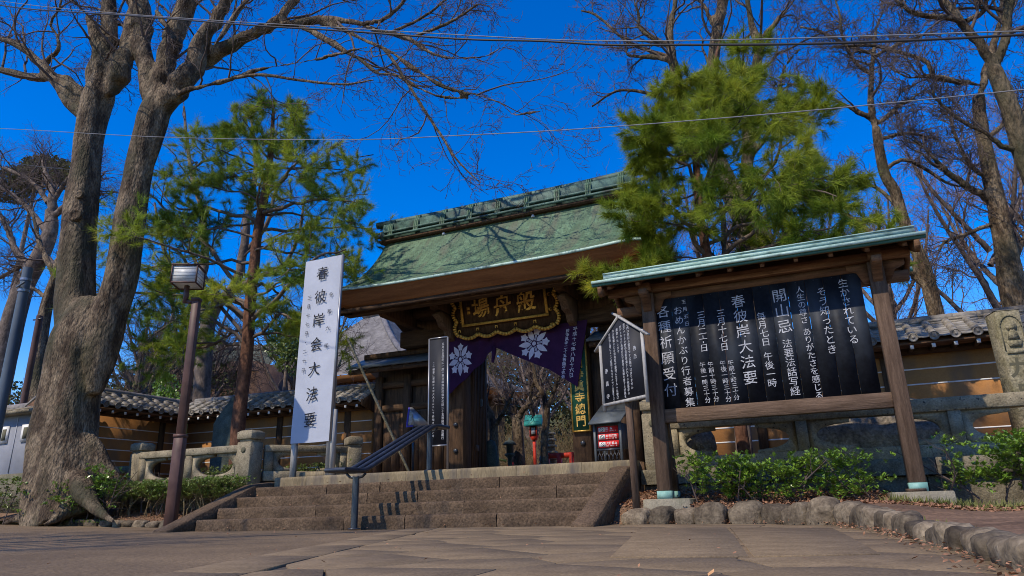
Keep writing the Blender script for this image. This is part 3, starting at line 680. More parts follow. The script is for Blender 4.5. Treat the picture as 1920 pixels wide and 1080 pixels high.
# the run that turns back towards the gate
lb2 = thing('stone_balustrade', 'stone balustrade behind the banner legs, running back to the small gate door', 'balustrade', (-9.2, 9.9, 0.7))
A = Vector((-9.3, 10.0, 0)); B_ = Vector((-8.3, 11.35, 0)); ang = math.atan2(B_.y - A.y, B_.x - A.x)
lb2.location = A; lb2.rotation_euler = (0, 0, ang); lb2['_local'] = 1
LL = (B_ - A).length
bal_run(lb2, 0.02, LL - 0.12, 0, 0.78, 1.42, [0.1, LL - 0.2], pw=0.42, rail_h=0.12)
bal_post(lb2, LL, 0, 0.27, 0.78, 1.6)
m = MB(); m.b2((-8.45, 10.02, 0.79), (-7.75, 10.14, 0.9)); q = m.build('stone_sill', MT['kerb']); tag(q, 'low tan stone sill on the terrace behind the banner legs', 'stone')

# ------------------------------------------------------------------ tile-roofed plaster walls
def halfpipe(L, r, k=8, t=0.014):
    """round cover tile along -Y..0, slightly tapered"""
    V = []; 
    for y, rr in ((0, r * 0.93), (-L, r)):
        for i in range(k + 1):
            a = math.pi * i / k; V.append((rr * math.cos(a), y, rr * math.sin(a)))
    F = [(i, i + 1, k + 2 + i, k + 1 + i) for i in range(k)]
    F += [tuple(range(k + 1, 2 * k + 2))]
    return MB().add(V, F)
_round = halfpipe(0.3, 0.068).mesh('round_tile', smooth=True); _round.materials.append(MT['tile'])
_cap = MB(); _cap.lathe([(0.072, 0), (0.072, 0.03), (0.058, 0.03), (0.055, 0.022), (0.02, 0.022), (0.018, 0.03), (0.003, 0.03)], k=16)
_cap.v = [v @ np.array(Matrix.Rotation(R(90), 3, 'X')).T for v in _cap.v]
_capm = _cap.mesh('tile_end'); _capm.materials.append(MT['tile'])
def pan(w, L):
    V = []; n = 6
    for y in (0, -L):
        for s, z0 in ((0, 0), (1, -0.02)):
            for i in range(n + 1):
                a = -1 + 2 * i / n; V.append((a * w / 2, y, z0 + 0.022 * a * a))
    F = []; m = n + 1
    for i in range(n): F += [(i, i + 1, 2 * m + i + 1, 2 * m + i), (2 * m + i, 2 * m + i + 1, 3 * m + i + 1, 3 * m + i)]
    return MB().add(V, F)
_pan = pan(0.2, 0.15).mesh('pan_tile', smooth=False); _pan.materials.append(MT['tile'])
_pan2 = pan(0.2, 0.1).mesh('pan_tile'); _pan2.materials.append(MT['tile'])
def tile_wall(label, p0, rz, L, lines=5, posts=2.1, zr=2.27, ze=1.68, ov=0.5, group=None, sp=0.29, end_left=False, end_right=False):
    w = thing('tile_roofed_wall', label, 'wall', (p0[0], p0[1], TZ), rz, group=group, local=True)
    m = MB(); m.b2((0, 0, 0), (L, 0.4, ze + 0.05)); m.build('plaster_face', MT['plaster'], w)
    m = MB(); m.b2((-0.02, -0.05, 0), (L + 0.02, 0.45, 0.14)); m.build('stone_footing', MT['granite'], w)
    for i in range(lines):
        m = MB(); z = 0.42 + 0.25 * i; m.b2((0.003, -0.006, z - 0.011), (L - 0.003, -0.0005, z + 0.011)); m.build('white_line', MT['white'], w)
    x = posts * 0.5
    while x < L - 0.2:
        m = MB(); m.b2((x - 0.08, -0.03, 0.14), (x + 0.08, 0.02, ze - 0.02)); m.build('wooden_post', MT['dark'], w); x += posts
    m = MB(); m.b2((0, -0.12, ze - 0.02), (L, 0.5, ze + 0.07)); m.build('wall_plate', MT['darkh'], w)
    m = MB(); m.prism([(-ov + 0.03, ze + 0.07), (-ov + 0.03, ze + 0.1), (0.2, zr - 0.13), (0.2 + ov + 0.17, ze + 0.1), (0.2 + ov + 0.17, ze + 0.07)], (0, 0, 0), (0, 1, 0), (0, 0, 1), (L, 0, 0)); m.build('roof_boarding', MT['eavewood'], w)
    # white-tipped rafters
    n = int(L / 0.3); me = MB().b2((-0.024, -ov + 0.05, -0.03), (0.024, -0.1, 0.03)).mesh('rafter'); me.materials.append(MT['darkh'])
    m2 = MB().b2((-0.026, -ov + 0.04, -0.032), (0.026, -ov + 0.05, 0.032)).mesh('rafter_tip'); m2.materials.append(MT['white'])
    for i in range(n):
        x = (i + 0.5) * L / n; a = link('rafter', me, w); a.location = (x, 0, ze + 0.03); b = link('rafter_tip', m2, a)
    # tiles
    y0, z0 = 0.1, zr - 0.14; y1, z1 = -ov, ze + 0.13; SL = math.hypot(y1 - y0, z1 - z0); pit = math.atan2(z0 - z1, y0 - y1)
    nr = int(L / sp); sp_ = L / nr; nt_ = max(2, int(math.ceil(SL / 0.27)))
    for i in range(nr + 1):
        x = i * sp_
        for j in range(nt_):
            f = j / nt_; y = y0 + (y1 - y0) * f; z = z0 + (z1 - z0) * f
            o = link('round_tile', _round, w); o.location = (x, y, z + 0.035 + 0.004 * (nt_ - j)); o.rotation_euler = (pit, 0, rnd.uniform(-.02, .02)); o.scale = (1, (SL / nt_ + 0.02) / 0.3, 1)
        o = link('tile_end', _capm, w); o.location = (x, y1 - 0.012, z1 + 0.045); o.rotation_euler = (pit * 0.4, 0, 0)
        if i < nr:
            npn = 6
            for j in range(npn):
                f = j / npn; y = y0 + (y1 - y0) * f; z = z0 + (z1 - z0) * f
                o = link('pan_tile', _pan, w); o.location = (x + sp_ / 2, y, z + 0.02 + 0.016); o.rotation_euler = (pit - 0.12, 0, 0); o.scale = (sp_ / 0.2 * 0.9, (SL / npn + 0.02) / 0.15, 1)
    m = MB(); m.prism([(0.3, zr - 0.15), (0.2 + ov + 0.2, ze + 0.12), (0.2 + ov + 0.2, ze + 0.16), (0.3, zr - 0.08)], (0, 0, 0), (0, 1, 0), (0, 0, 1), (L, 0, 0)); m.build('back_roof_slope', MT['tile'], w)
    # ridge: courses of flat tiles and a round cap
    for j, (hw, z) in enumerate(((0.15, zr - 0.17), (0.13, zr - 0.12), (0.115, zr - 0.07))):
        x = 0
        while x < L:
            l = min(0.42, L - x); m = MB(); m.b2((x + 0.003, 0.2 - hw, z), (x + l - 0.003, 0.2 + hw, z + 0.042)); m.build('ridge_tile', MT['tile'], w); x += l
    m = MB(); x = 0
    while x < L:
        l = min(0.33, L - x); m = MB(); m.tube([(x, 0.2, zr - 0.01), (x + l - 0.004, 0.2, zr - 0.01)], [0.075, 0.08], 12); m.build('ridge_cap_tile', MT['tile'], w, smooth=False); x += l
    return w
tile_wall('tan plaster wall with grey tile roof, to the right of the big notice board', (-1.9, 13.0), 0.0, 9.2, group='tile-roofed plaster walls')
ang = math.atan2(13.55 - 13.15, -9.35 + 14.8)
wb = tile_wall('tan tile-roofed plaster wall behind the pine trunk, ending at the small gate door', (-14.75, 13.1), ang, 5.4, group='tile-roofed plaster walls', posts=1.9)
tile_wall('shaded tile-roofed plaster wall running from the big forked tree to the inner corner', (-15.0, 9.7), R(90), 3.5, group='tile-roofed plaster walls', posts=1.9)
# end gable board of the middle wall, beside the gate
m = MB(); m.prism([(-0.52, 1.7), (-0.56, 1.82), (0.2, 2.3), (0.2, 2.12), (0.0, 1.6)], (5.41, 0, 0), (0, 1, 0), (0, 0, 1), (0.05, 0, 0)); m.build('gable_board', MT['dark'], wb)

# whitewashed wall at the far left
ww = thing('whitewashed_wall', 'pale whitewashed wall with tiled coping and small square openings at the left edge', 'wall', (-16, 9.5, 0.2))
m = MB(); m.b2((-24, 9.5, 0.1), (-14.55, 9.75, 2.38)); wf = m.build('wall_face', MT['whitewall'], ww)
m = MB(); m.b2((-24, 9.47, 0.1), (-14.53, 9.5, 1.15)); m.build('grey_base_course', MT['concrete'], ww)
for x in (-16.05, -15.35):
    m = MB(); m.b2((x - 0.13, 9.47, 1.8), (x + 0.13, 9.497, 2.16)); fr = m.build('opening_frame', MT['white'], ww)
    m = MB(); m.b2((x - 0.06, 9.465, 1.86), (x + 0.07, 9.4695, 2.1)); m.build('opening', MT['carve'], fr)
for x in (-17.2, -16.4, -15.7, -15.05):
    m = MB(); m.b2((x - 0.012, 9.488, 1.17), (x + 0.012, 9.4985, 2.36)); m.build('batten', MT['whitewall'], ww)
m = MB(); m.b2((-24, 9.3, 2.38), (-14.4, 9.95, 2.45)); m.b2((-24, 9.36, 2.45), (-14.45, 9.9, 2.5)); m.build('coping', MT['granite'], ww)
x = -14.5
while x > -19:
    o = link('round_tile', _round, ww); o.location = (x + 16, 9.75 - 9.5, 2.56 - 0.2); o.rotation_euler = (R(22), 0, 0); o.scale = (1.1, 1.5, 1)
    o = link('pan_tile', _pan, ww); o.location = (x - 0.14 + 16, 9.72 - 9.5, 2.53 - 0.2); o.rotation_euler = (R(20), 0, 0); o.scale = (1.3, 2.6, 1); x -= 0.29
m = MB(); m.tube([(-24, 9.8, 2.62), (-14.4, 9.8, 2.62)], 0.09, 12); m.build('ridge_cap', MT['tile'], ww)
m = MB(); m.b2((-14.5, 9.42, 0.2), (-14.42, 9.5, 2.3)); m.build('green_edge_strip', MT['footcap'], ww)

# ================================================================== GATE
GX = -5.55; GY = 13.2; RXC = -5.73
gate = thing('temple_gate', 'large dark wooden temple gate with a curved green copper roof above the stairs', 'temple gate', (GX, GY, TZ))
def P_(name, mb, m, **kw): return mb.build(name, m, gate, **kw)
for x in (GX - 1.39, GX + 1.39):
    m = MB(); m.b2((x - 0.19, GY - 0.19, 0.9), (x + 0.19, GY + 0.19, 4.35)); pl = P_('main_pillar', m, MT['dark'], bevel=0.015)
    m = MB(); m.box((x, GY, 0.85), (0.62, 0.62, 0.14), taper=0.85); m.build('pillar_base', MT['granite'], pl, bevel=0.01)
    xr = x + (0.32 if x > GX else -0.32); m = MB(); m.b2((xr - 0.14, GY + 1.5, 0.85), (xr + 0.14, GY + 1.78, 4.3)); P_('rear_pillar', m, MT['dark'])
    for z in (1.36, 1.9):      # iron bosses
        m = MB(); m.lathe([(0.055, 0), (0.05, 0.03), (0.02, 0.05), (0.002, 0.05)], k=12); m.v = [v @ np.array(Matrix.Rotation(R(90), 3, 'X')).T + np.array((x + 0.02, GY - 0.19, z)) for v in m.v]; m.build('iron_boss', MT['rail'], pl)
lint = MB(); lint.b2((-8.35, GY - 0.2, 3.72), (-2.75, GY + 0.2, 4.08)); P_('lintel', lint, MT['darkh'], bevel=0.015)
m = MB(); m.b2((-8.0, GY - 0.24, 4.38), (-3.1, GY + 0.24, 4.6)); P_('upper_beam', m, MT['darkh'])
m = MB(); m.b2((-7.2, GY - 0.03, 4.08), (-3.9, GY + 0.03, 4.4)); P_('transom_board', m, MT['darkh'])
for y, z in ((12.25, 4.5), (11.75, 4.33), (14.3, 4.5)):
    m = MB(); m.b2((-8.9, y - 0.1, z - 0.13), (-2.55, y + 0.1, z + 0.13)); P_('eave_purlin', m, MT['darkh'], bevel=0.01)
for x in (GX - 1.39, GX + 1.39, -8.2, -2.95):
    m = MB(); m.prism([(GY + 0.9, 4.6), (11.6, 4.6), (11.45, 4.5), (11.5, 4.4), (11.7, 4.32), (12.0, 4.3), (12.1, 4.22), (GY + 0.9, 4.22)], (x - 0.1, 0, 0), (0, 1, 0), (0, 0, 1), (0.2, 0, 0)); ba = P_('bracket_beam', m, MT['dark'], bevel=0.01)
    if abs(x - GX) < 2:
        m = MB(); m.prism([(12.95, 4.2), (12.25, 4.2), (12.12, 4.1), (12.3, 4.03), (12.4, 3.9), (12.62, 3.86), (12.7, 3.72), (13.0, 3.62)], (x - 0.08, 0, 0), (0, 1, 0), (0, 0, 1), (0.16, 0, 0)); m.build('carved_bracket', MT['wood'], ba, bevel=0.008)
        for s in (-1, 1):
            m = MB(); m.prism([(0.19, 4.25), (0.95, 4.25), (0.95, 4.16), (0.6, 4.02), (0.19, 4.0)], (x, 12.98, 0), (s, 0, 0), (0, 0, 1), (0, 0.14, 0)); m.build('bracket_arm', MT['dark'], ba)
m = MB(); m.prism([(10.0, 0), (10.0, 0)] if False else [(-1.6, 4.6), (1.6, 4.6), (0.0, 6.0)], (-8.35, 13.0, 0), (0, 1, 0), (0, 0, 1), (0.08, 0, 0)); m.prism([(-1.6, 4.6), (1.6, 4.6), (0.0, 6.0)], (-3.1, 13.0, 0), (0, 1, 0), (0, 0, 1), (0.08, 0, 0)); P_('gable_panel', m, MT['dark'])

# --- copper roof
HWE, HWR = 3.42, 3.08; EY, RY, BY = 11.3, 13.0, 14.7; EZ, RZ = 4.64, 6.38
def roof_z(v): return RZ - (RZ - EZ) * (1.52 * v - 0.52 * v * v)
def roof_pt(s, v, front=True, dz=0.0):
    """s in -1..1 across, v 0 ridge .. 1 eave"""
    hw = HWR + (HWE - HWR) * v ** 1.3; x = RXC + s * hw
    y = RY + (EY - RY if front else BY - RY) * v
    z = roof_z(v) + 0.09 * v * abs(s) ** 4
    e = max(0.0, (abs(s) - 0.86) / 0.14)
    z -= 0.24 * (1 - math.sqrt(max(0, 1 - e * e))) * (0.25 + 0.75 * math.sin(math.pi * min(1, v * 0.9 + 0.1)))
    return (x, y, z + dz)
def roof_sheet(front, rows=46, ns=64):
    mb = MB(); S = list(np.linspace(-1, 1, ns)); S = [-1, -0.995, -0.985, -0.97, -0.95, -0.92, -0.89] + list(np.linspace(-0.86, 0.86, ns)) + [0.89, 0.92, 0.95, 0.97, 0.985, 0.995, 1]; n = len(S); V = []; F = []
    for r in range(rows):
        for v, dz in ((r / rows, 0.0), ((r + 1) / rows, 0.026)):
            V += [roof_pt(s, v, front, dz) for s in S]
        b = r * 2 * n
        for i in range(n - 1):
            q = (b + i, b + i + 1, b + n + i + 1, b + n + i); F.append(q[::-1] if front else q)
            if r < rows - 1:
                q = (b + n + i, b + n + i + 1, b + 2 * n + i + 1, b + 2 * n + i); F.append(q[::-1] if front else q)
    return mb.add(V, F)
# copper shingle material: thin vertical seams broken per course
mc = MT['copper']; tN = mc.node_tree.nodes; tL = mc.node_tree.links
bk = tN.new('ShaderNodeTexBrick'); bk.inputs['Scale'].default_value = 1.0; bk.inputs['Brick Width'].default_value = 0.16; bk.inputs['Row Height'].default_value = 0.0476; bk.inputs['Mortar Size'].default_value = 0.0045
bk.inputs['Color1'].default_value = (1, 1, 1, 1); bk.inputs['Color2'].default_value = (0.8, 0.8, 0.8, 1); bk.inputs['Mortar'].default_value = (0.42, 0.42, 0.42, 1)
uvn = tN.new('ShaderNodeTexCoord'); sp_ = tN.new('ShaderNodeSeparateXYZ'); cb_ = tN.new('ShaderNodeCombineXYZ'); mu = tN.new('ShaderNodeMath'); mu.operation = 'MULTIPLY'; mu.inputs[1].default_value = 1.29
tL.new(uvn.outputs['Object'], sp_.inputs[0]); tL.new(sp_.outputs['Y'], mu.inputs[0]); tL.new(sp_.outputs['X'], cb_.inputs['X']); tL.new(mu.outputs[0], cb_.inputs['Y']); tL.new(cb_.outputs[0], bk.inputs['Vector'])
pb = tN['Principled BSDF']; old = pb.inputs['Base Color'].links[0].from_socket
mm = tN.new('ShaderNodeMix'); mm.data_type = 'RGBA'; mm.blend_type = 'MULTIPLY'; mm.inputs['Factor'].default_value = 1.0
tL.new(old, mm.inputs['A']); tL.new(bk.outputs['Color'], mm.inputs['B']); tL.new(mm.outputs['Result'], pb.inputs['Base Color'])
rf = P_('roof', roof_sheet(True), MT['copper'])
roof_sheet(False, rows=30, ns=20).build('rear_roof_slope', MT['copper'], gate)
# thick layered eave, verge and soffit
ev = MB(); S = np.linspace(-1, 1, 40); V = []
for s in S:
    x, y, z = roof_pt(s, 1.0); V += [(x, y - 0.01, z + 0.012), (x, y - 0.012, z - 0.04), (x, y + 0.02, z - 0.05), (x * 1 + 0, y + 0.05, z - 0.36 + 0.02 * abs(s)), (x, y + 0.25, z - 0.4)]
F = [(i * 5 + j, (i + 1) * 5 + j, (i + 1) * 5 + j + 1, i * 5 + j + 1) for i in range(39) for j in range(1, 4)]
ev.add(V, F); P_('layered_eave', ev, MT['fascia'])
ev = MB(); Vt = []
for s in S:
    x, y, z = roof_pt(s, 1.0); Vt += [(x, y + 0.02, z + 0.02), (x, y - 0.02, z + 0.016), (x, y - 0.02, z - 0.03), (x, y + 0.02, z - 0.035)]
ev.add(Vt, [(i * 4 + j, (i + 1) * 4 + j, (i + 1) * 4 + j + 1, i * 4 + j + 1) for i in range(39) for j in range(3)]); P_('eave_edge_strip', ev, MT['mint'])
for sg in (-1, 1):
    vb = MB(); V = []
    for v in np.linspace(0, 1, 16):
        for fr in (True,):
            x, y, z = roof_pt(sg, v, True); V += [(x, y, z + 0.01), (x - sg * 0.03, y, z - 0.26 + 0.0), (x - sg * 0.5, y, z - 0.34)]
    F = [(i * 3 + j, i * 3 + j + 1, (i + 1) * 3 + j + 1, (i + 1) * 3 + j) for i in range(15) for j in range(2)]
    vb.add(V, F); V = []
    for v in np.linspace(0, 1, 16):
        x, y, z = roof_pt(sg, v, False); V += [(x, y, z + 0.01), (x - sg * 0.03, y, z - 0.26), (x - sg * 0.5, y, z - 0.34)]
    vb.add(V, F); P_('verge', vb, MT['fascia'])
    bb = MB(); V = []
    for fr in (True, False):
        pts = [roof_pt(sg, v, fr) for v in np.linspace(0.0, 0.93, 12)]
        V = [(x - sg * 0.3, y, z - 0.3) for x, y, z in pts] + [(x - sg * 0.3, y, z - 0.55) for x, y, z in pts] + [(x - sg * 0.36, y, z - 0.3) for x, y, z in pts] + [(x - sg * 0.36, y, z - 0.55) for x, y, z in pts]
        bb.add(V, [(i, i + 1, 12 + i + 1, 12 + i) for i in range(11)] + [(24 + i, 24 + i + 1, 36 + i + 1, 36 + i) for i in range(11)] + [(12 + i, 13 + i, 37 + i, 36 + i) for i in range(11)])
    P_('barge_board', bb, MT['dark'])
sf = MB(); sf.add([(-9.05, 11.5, 4.26), (-2.4, 11.5, 4.26), (-2.4, 13, 4.95), (-9.05, 13, 4.95), (-2.4, 14.6, 4.26), (-9.05, 14.6, 4.26)], [(0, 1, 2, 3), (3, 2, 4, 5)]); P_('soffit_boards', sf, MT['darkh'])
rme = None
for i in range(27):
    x = -8.95 + i * (6.45 / 26)
    m = MB(); m.bar((x, 11.44, 4.215), (x, 13.0, 4.9), 0.075, 0.085); P_('rafter', m, MT['dark'])
m = MB(); m.b2((-9.0, 11.4, 4.19), (-2.45, 11.46, 4.27)); P_('eave_batten', m, MT['darkh'])
# ridge
rg_ = MB(); rg_.b2((-8.72, RY - 0.17, RZ - 0.05), (-2.74, RY + 0.17, RZ + 0.36)); rbx = P_('ridge_box', rg_, MT['copperd'], bevel=0.01)
m = MB(); m.b2((-8.86, RY - 0.22, RZ - 0.1), (-2.6, RY + 0.22, RZ - 0.045)); m.build('ridge_underboard', MT['dark'], rbx)
m = MB(); m.tube([(-9.06, RY, RZ + 0.45), (-7.5, RY, RZ + 0.42), (-4, RY, RZ + 0.42), (-2.46, RY, RZ + 0.46)], 0.085, 12); m.build('ridge_log', MT['copperd'], rbx, smooth=False)
for y, z in ((RY - 0.2, RZ + 0.14), (RY - 0.25, RZ + 0.02), (RY + 0.2, RZ + 0.14)):
    m = MB(); m.tube([(-8.95, y, z), (-2.55, y, z)], 0.032, 8); m.build('ridge_pole', MT['copperd'], rbx)
for i in range(9):
    x = -8.55 + i * 0.7
    m = MB(); 
    for dx in (-0.045, 0.0, 0.045):
        m.tube([(x + dx, RY - 0.24, RZ + 0.0), (x + dx, RY - 0.2, RZ + 0.25), (x + dx, RY - 0.11, RZ + 0.44), (x + dx, RY, RZ + 0.5), (x + dx, RY + 0.15, RZ + 0.4), (x + dx, RY + 0.2, RZ + 0.1)], 0.024, 6)
    m.build('ridge_strap', MT['copper'], rbx)
m = MB()
for i in range(16):
    x = -8.8 + i * 0.41
    for a in (-0.4, 0, 0.4): m.tube([(x, RY, RZ + 0.49), (x + 0.05 * a * 2, RY + 0.02 * a, RZ + 0.59)], 0.004, 3, cap=False)
m.build('bird_spikes', MT['cable'], rbx, kind='stuff')
for x in (-8.72, -2.74):
    m = MB(); sg = -1 if x < -5 else 1
    m.prism([(-0.3, -0.05), (0.3, -0.05), (0.34, 0.1), (0.2, 0.18), (0.16, 0.36), (-0.16, 0.36), (-0.2, 0.18), (-0.34, 0.1)], (x, RY, RZ), (0, 1, 0), (0, 0, 1), (sg * 0.06, 0, 0)); m.build('ridge_end_plate', MT['copperd'], rbx)
for x in (-7.15, -4.95):
    m = MB(); x_, y_, z_ = roof_pt((x - RXC) / HWR, 0.07); m.lathe([(0.04, 0), (0.045, 0.02), (0.03, 0.06), (0.004, 0.07)], (x_, y_ - 0.01, z_), 10); P_('roof_fitting', m, MT['white'])

# --- doors and side wings
def plank_wall(root, x0, x1, y, z0, z1, m, w=0.2, name='plank'):
    n = max(1, int((x1 - x0) / w)); d = (x1 - x0) / n
    for i in range(n):
        k = MB(); k.b2((x0 + i * d + 0.004, y + rnd.uniform(-.004, .004), z0), (x0 + (i + 1) * d - 0.004, y + 0.03, z1)); k.build(name, m, root)
for sg in (-1, 1):
    hx = GX + sg * 1.22; ex = hx + sg * 0.2
    a = Vector((hx, GY + 0.22, 0)); b = Vector((ex, GY + 1.3, 0)); d = (b - a); L = d.length; ag = math.atan2(d.y, d.x)
    dm = MB(); mt = Matrix.Rotation(ag, 3, 'Z')
    c = (a + b) / 2; dm.box((c.x, c.y, 2.35), (L, 0.06, 2.75), rz=ag); dl = P_('door_leaf', dm, MT['dark'])
    for i in range(9):
        q = a + d * ((i + 0.5) / 9); off = mt @ Vector((0, 0.04 * sg, 0)); k = MB(); k.box((q.x + off.x, q.y + off.y, 2.35), (0.05, 0.03, 2.72), rz=ag); k.build('door_rib', MT['dark'], dl)
    k = MB(); q = a + d * 0.55; off = mt @ Vector((0, 0.06 * sg, 0)); k.tube([(q.x + off.x, q.y + off.y, 2.4), (q.x + off.x * 1.0, q.y + off.y, 2.55)], 0.035, 8); k.build('door_fitting', MT['rail'], dl)
    k = MB(); q = a + d * 0.2; off = mt @ Vector((0, 0.075 * sg, 0)); k.box((q.x + off.x, q.y + off.y, 1.45), (0.26, 0.012, 0.12), rz=ag); k.build('metal_hinge_plate', MT['wood'], dl)
for lo, hi, lab in ((-9.15, -7.13, 'l'), (-3.97, -2.0, 'r')):
    y = GY + 0.12
    m = MB(); m.b2((lo, y + 0.05, 0.8), (hi, y + 0.1, 3.3)); wg = P_('wing_wall', m, MT['dark'])
    plank_wall(wg, lo + 0.2, hi - 0.2, y, 1.0, 2.35, MT['dark'], 0.22)
    for z in (0.88, 2.42, 2.95):
        k = MB(); k.b2((lo, y - 0.05, z - 0.07), (hi, y + 0.06, z + 0.07)); k.build('wing_rail', MT['darkh'], wg)
    for x in (lo + 0.1, (lo + hi) / 2 - 0.15, hi - 0.12):
        k = MB(); k.b2((x - 0.085, y - 0.08, 0.8), (x + 0.085, y + 0.05, 3.15)); k.build('wing_post', MT['dark'], wg)
    # small door with a worn lower half
    xa = (lo + hi) / 2 - 0.02; k = MB(); k.b2((xa, y - 0.045, 1.0), (xa + 0.78, y - 0.005, 2.33)); dr = k.build('side_door', MT['wood'] if lab == 'l' else MT['dark'], wg)
    for i in range(4):
        k = MB(); k.b2((xa + 0.19 * i + 0.012, y - 0.058, 1.04), (xa + 0.19 * i + 0.185, y - 0.0455, 2.3)); k.build('door_board', MT['dark'], dr)
    # wing roof
    x0, x1 = (lo - 0.45, hi - 0.1) if lab == 'l' else (lo + 0.1, hi + 0.45)
    k = MB(); k.prism([(12.72, 3.28), (12.72, 3.33), (13.35, 3.62), (13.95, 3.33), (13.95, 3.28), (13.35, 3.5)], (x0, 0, 0), (0, 1, 0), (0, 0, 1), (x1 - x0, 0, 0)); wr = P_('wing_roof', k, MT['glasscase'])
    k = MB(); k.b2((x0 + .1, 13.27, 3.6), (x1 - .02, 13.43, 3.72)); k.build('wing_ridge', MT['dark'], wr)
    k = MB(); k.b2((x0 + 0.03, 12.78, 3.18), (x1, 12.86, 3.275)); k.build('wing_eave_board', MT['darkh'], wr)
    for i in range(7):
        x = x0 + 0.15 + i * (x1 - x0 - 0.3) / 6; k = MB(); k.bar((x, 12.76, 3.22), (x, 13.3, 3.44), 0.05, 0.05); k.build('wing_rafter', MT['dark'], wr)

# --- gold name plaque, leaning forward
pq = thing('name_plaque', 'carved gold-framed plaque with three gold characters hanging under the gate eave', 'plaque', (-5.55, 12.55, 4.1))
tilt = R(14); pr = Vector((1, 0, 0)); pu = Vector((0, -math.sin(tilt), math.cos(tilt))); pn = pr.cross(pu); po = Vector((-5.56, 12.6, 3.9))   # origin: bottom centre of the field
k = MB(); k.prism([(-0.98, -0.03), (0.98, -0.03), (0.98, 0.66), (-0.98, 0.66)], po, pr, pu, -pn * 0.06); k.build('field_board', MT['dark'], pq)
k = MB(); k.prism([(-1.12, -0.22), (1.12, -0.22), (1.16, 0.1), (1.14, 0.72), (-1.14, 0.72), (-1.16, 0.1)], po - pn * 0.065, pr, pu, -pn * 0.05); k.build('surround_board', MT['dark'], pq)
def strip(x0, y0, x1, y1, nm='inner_frame', t=0.03):
    k = MB(); k.prism([(x0, y0), (x1, y0), (x1, y1), (x0, y1)], po + pn * 0.002, pr, pu, pn * t); k.build(nm, MT['gold'], pq)
strip(-0.98, -0.02, 0.98, 0.03); strip(-0.98, 0.032, -0.925, 0.64); strip(0.925, 0.032, 0.98, 0.64); strip(-0.923, 0.6, 0.923, 0.64)
def scallop(a, b, n, side, bulge=0.07, w=0.07, ribs=7):
    """outer border of n ribbed swags from a to b in plaque coordinates"""
    a = np.array(a, float); b = np.array(b, float); d = (b - a) / n; nn = np.array((-d[1], d[0])); nn = nn / np.linalg.norm(nn) * side
    for i in range(n):
        pts = []
        for j in range(ribs + 1):
            f = j / ribs; c = a + d * (i + 0.04 + f * 0.92) + nn * (bulge * math.sin(math.pi * f)); pts.append(c)
        for j in range(ribs):
            p0, p1 = pts[j], pts[j + 1]; dd = p1 - p0; q1 = p0 + dd * 0.9; n2 = np.array((-dd[1], dd[0])); n2 = n2 / np.linalg.norm(n2) * side * w
            k2.prism([tuple(p0), tuple(q1), tuple(q1 + n2), tuple(p0 + n2)][::(1 if side < 0 else -1)], po - pn * 0.06, pr, pu, pn * (0.05 + 0.012 * math.sin(math.pi * j / ribs)))
        # scrolls between swags
        c0 = a + d * i - nn * 0.03
        for s_ in (-1, 1):
            q = [c0 + (d / np.linalg.norm(d)) * s_ * (0.02 + 0.05 * t_ * math.cos(3.6 * t_)) - nn * (0.02 + 0.05 * math.sin(3.3 * t_)) for t_ in np.linspace(0, 1, 8)]
            k3.tube([tuple(po - pn * 0.03 + pr * float(x[0]) + pu * float(x[1])) for x in q], 0.008, 4)
k2 = MB(); k3 = MB()
scallop((-1.08, -0.17), (1.08, -0.17), 5, -1); scallop((1.08, -0.2), (1.08, 0.72), 3, -1); scallop((-1.08, 0.72), (-1.08, -0.2), 3, -1)
k2.build('scalloped_border', MT['gold'], pq); k3.build('scrolls', MT['gold'], pq)
for ch, x in (('場', -0.5), ('舟', 0.0), ('般', 0.52)):
    k = MB(); put(k, ch, po + pn * 0.012 + pr * x + pu * 0.33, pr, pu, 0.42, res=3, off=0.02, brush=0.1); k.build('gold_character', MT['gold'], pq)
k = MB(); 
for yy in (0.27, 0.36): k.prism([(-0.83, yy - 0.035), (-0.76, yy - 0.035), (-0.76, yy + 0.035), (-0.83, yy + 0.035)], po + pn * 0.001, pr, pu, pn * 0.008)
k.build('seal_marks', MT['gold'], pq)

# --- purple curtain, parted in the middle
CX0, CX1, CZT = -7.2, -3.86, 3.76; CCX = -5.92
def curt(s, t):
    """s 0..1 left to right, t 0 top .. 1 hem"""
    x = CX0 + (CX1 - CX0) * s; xc = (CCX - CX0) / (CX1 - CX0)
    u = abs(s - xc) / (xc if s < xc else 1 - xc)
    drop = 0.3 + 1.02 * u ** 0.95 if s >= xc else 0.3 + 1.1 * u ** 0.95
    sag = 0.02 * math.sin(math.pi * s)
    z = CZT - sag - t * drop
    gather = math.exp(-((s - xc) / 0.13) ** 2)
    if s > 0.75: x -= 0.3 * t * ((s - 0.75) / 0.25)
    y = 12.86 - 0.05 * math.sin(9 * s + 2 * t) * t - 0.035 * gather * math.sin(60 * (s - xc) + 4 * t) - 0.03 * math.sin(23 * u + 5 * t) * t * (0.4 + 0.6 * (1 - u))
    if u < 0.02: pass
    return (x, y, z)
cl = MB(); ns, ntt = 150, 26; V = [curt(i / ns, j / ntt) for i in range(ns + 1) for j in range(ntt + 1)]
F = [(i * (ntt + 1) + j, i * (ntt + 1) + j + 1, (i + 1) * (ntt + 1) + j + 1, (i + 1) * (ntt + 1) + j) for i in range(ns) for j in range(ntt)]
cl.add(V, F); V2 = [(x, y + 0.008, z) for x, y, z in V]; cl.add(V2, [f[::-1] for f in F])
curtain = cl.build('purple_curtain', MT['purple'], smooth=True); tag(curtain, 'purple temple curtain with pale flower crests parted in the middle of the gate', 'curtain')
curtain_pt = curt
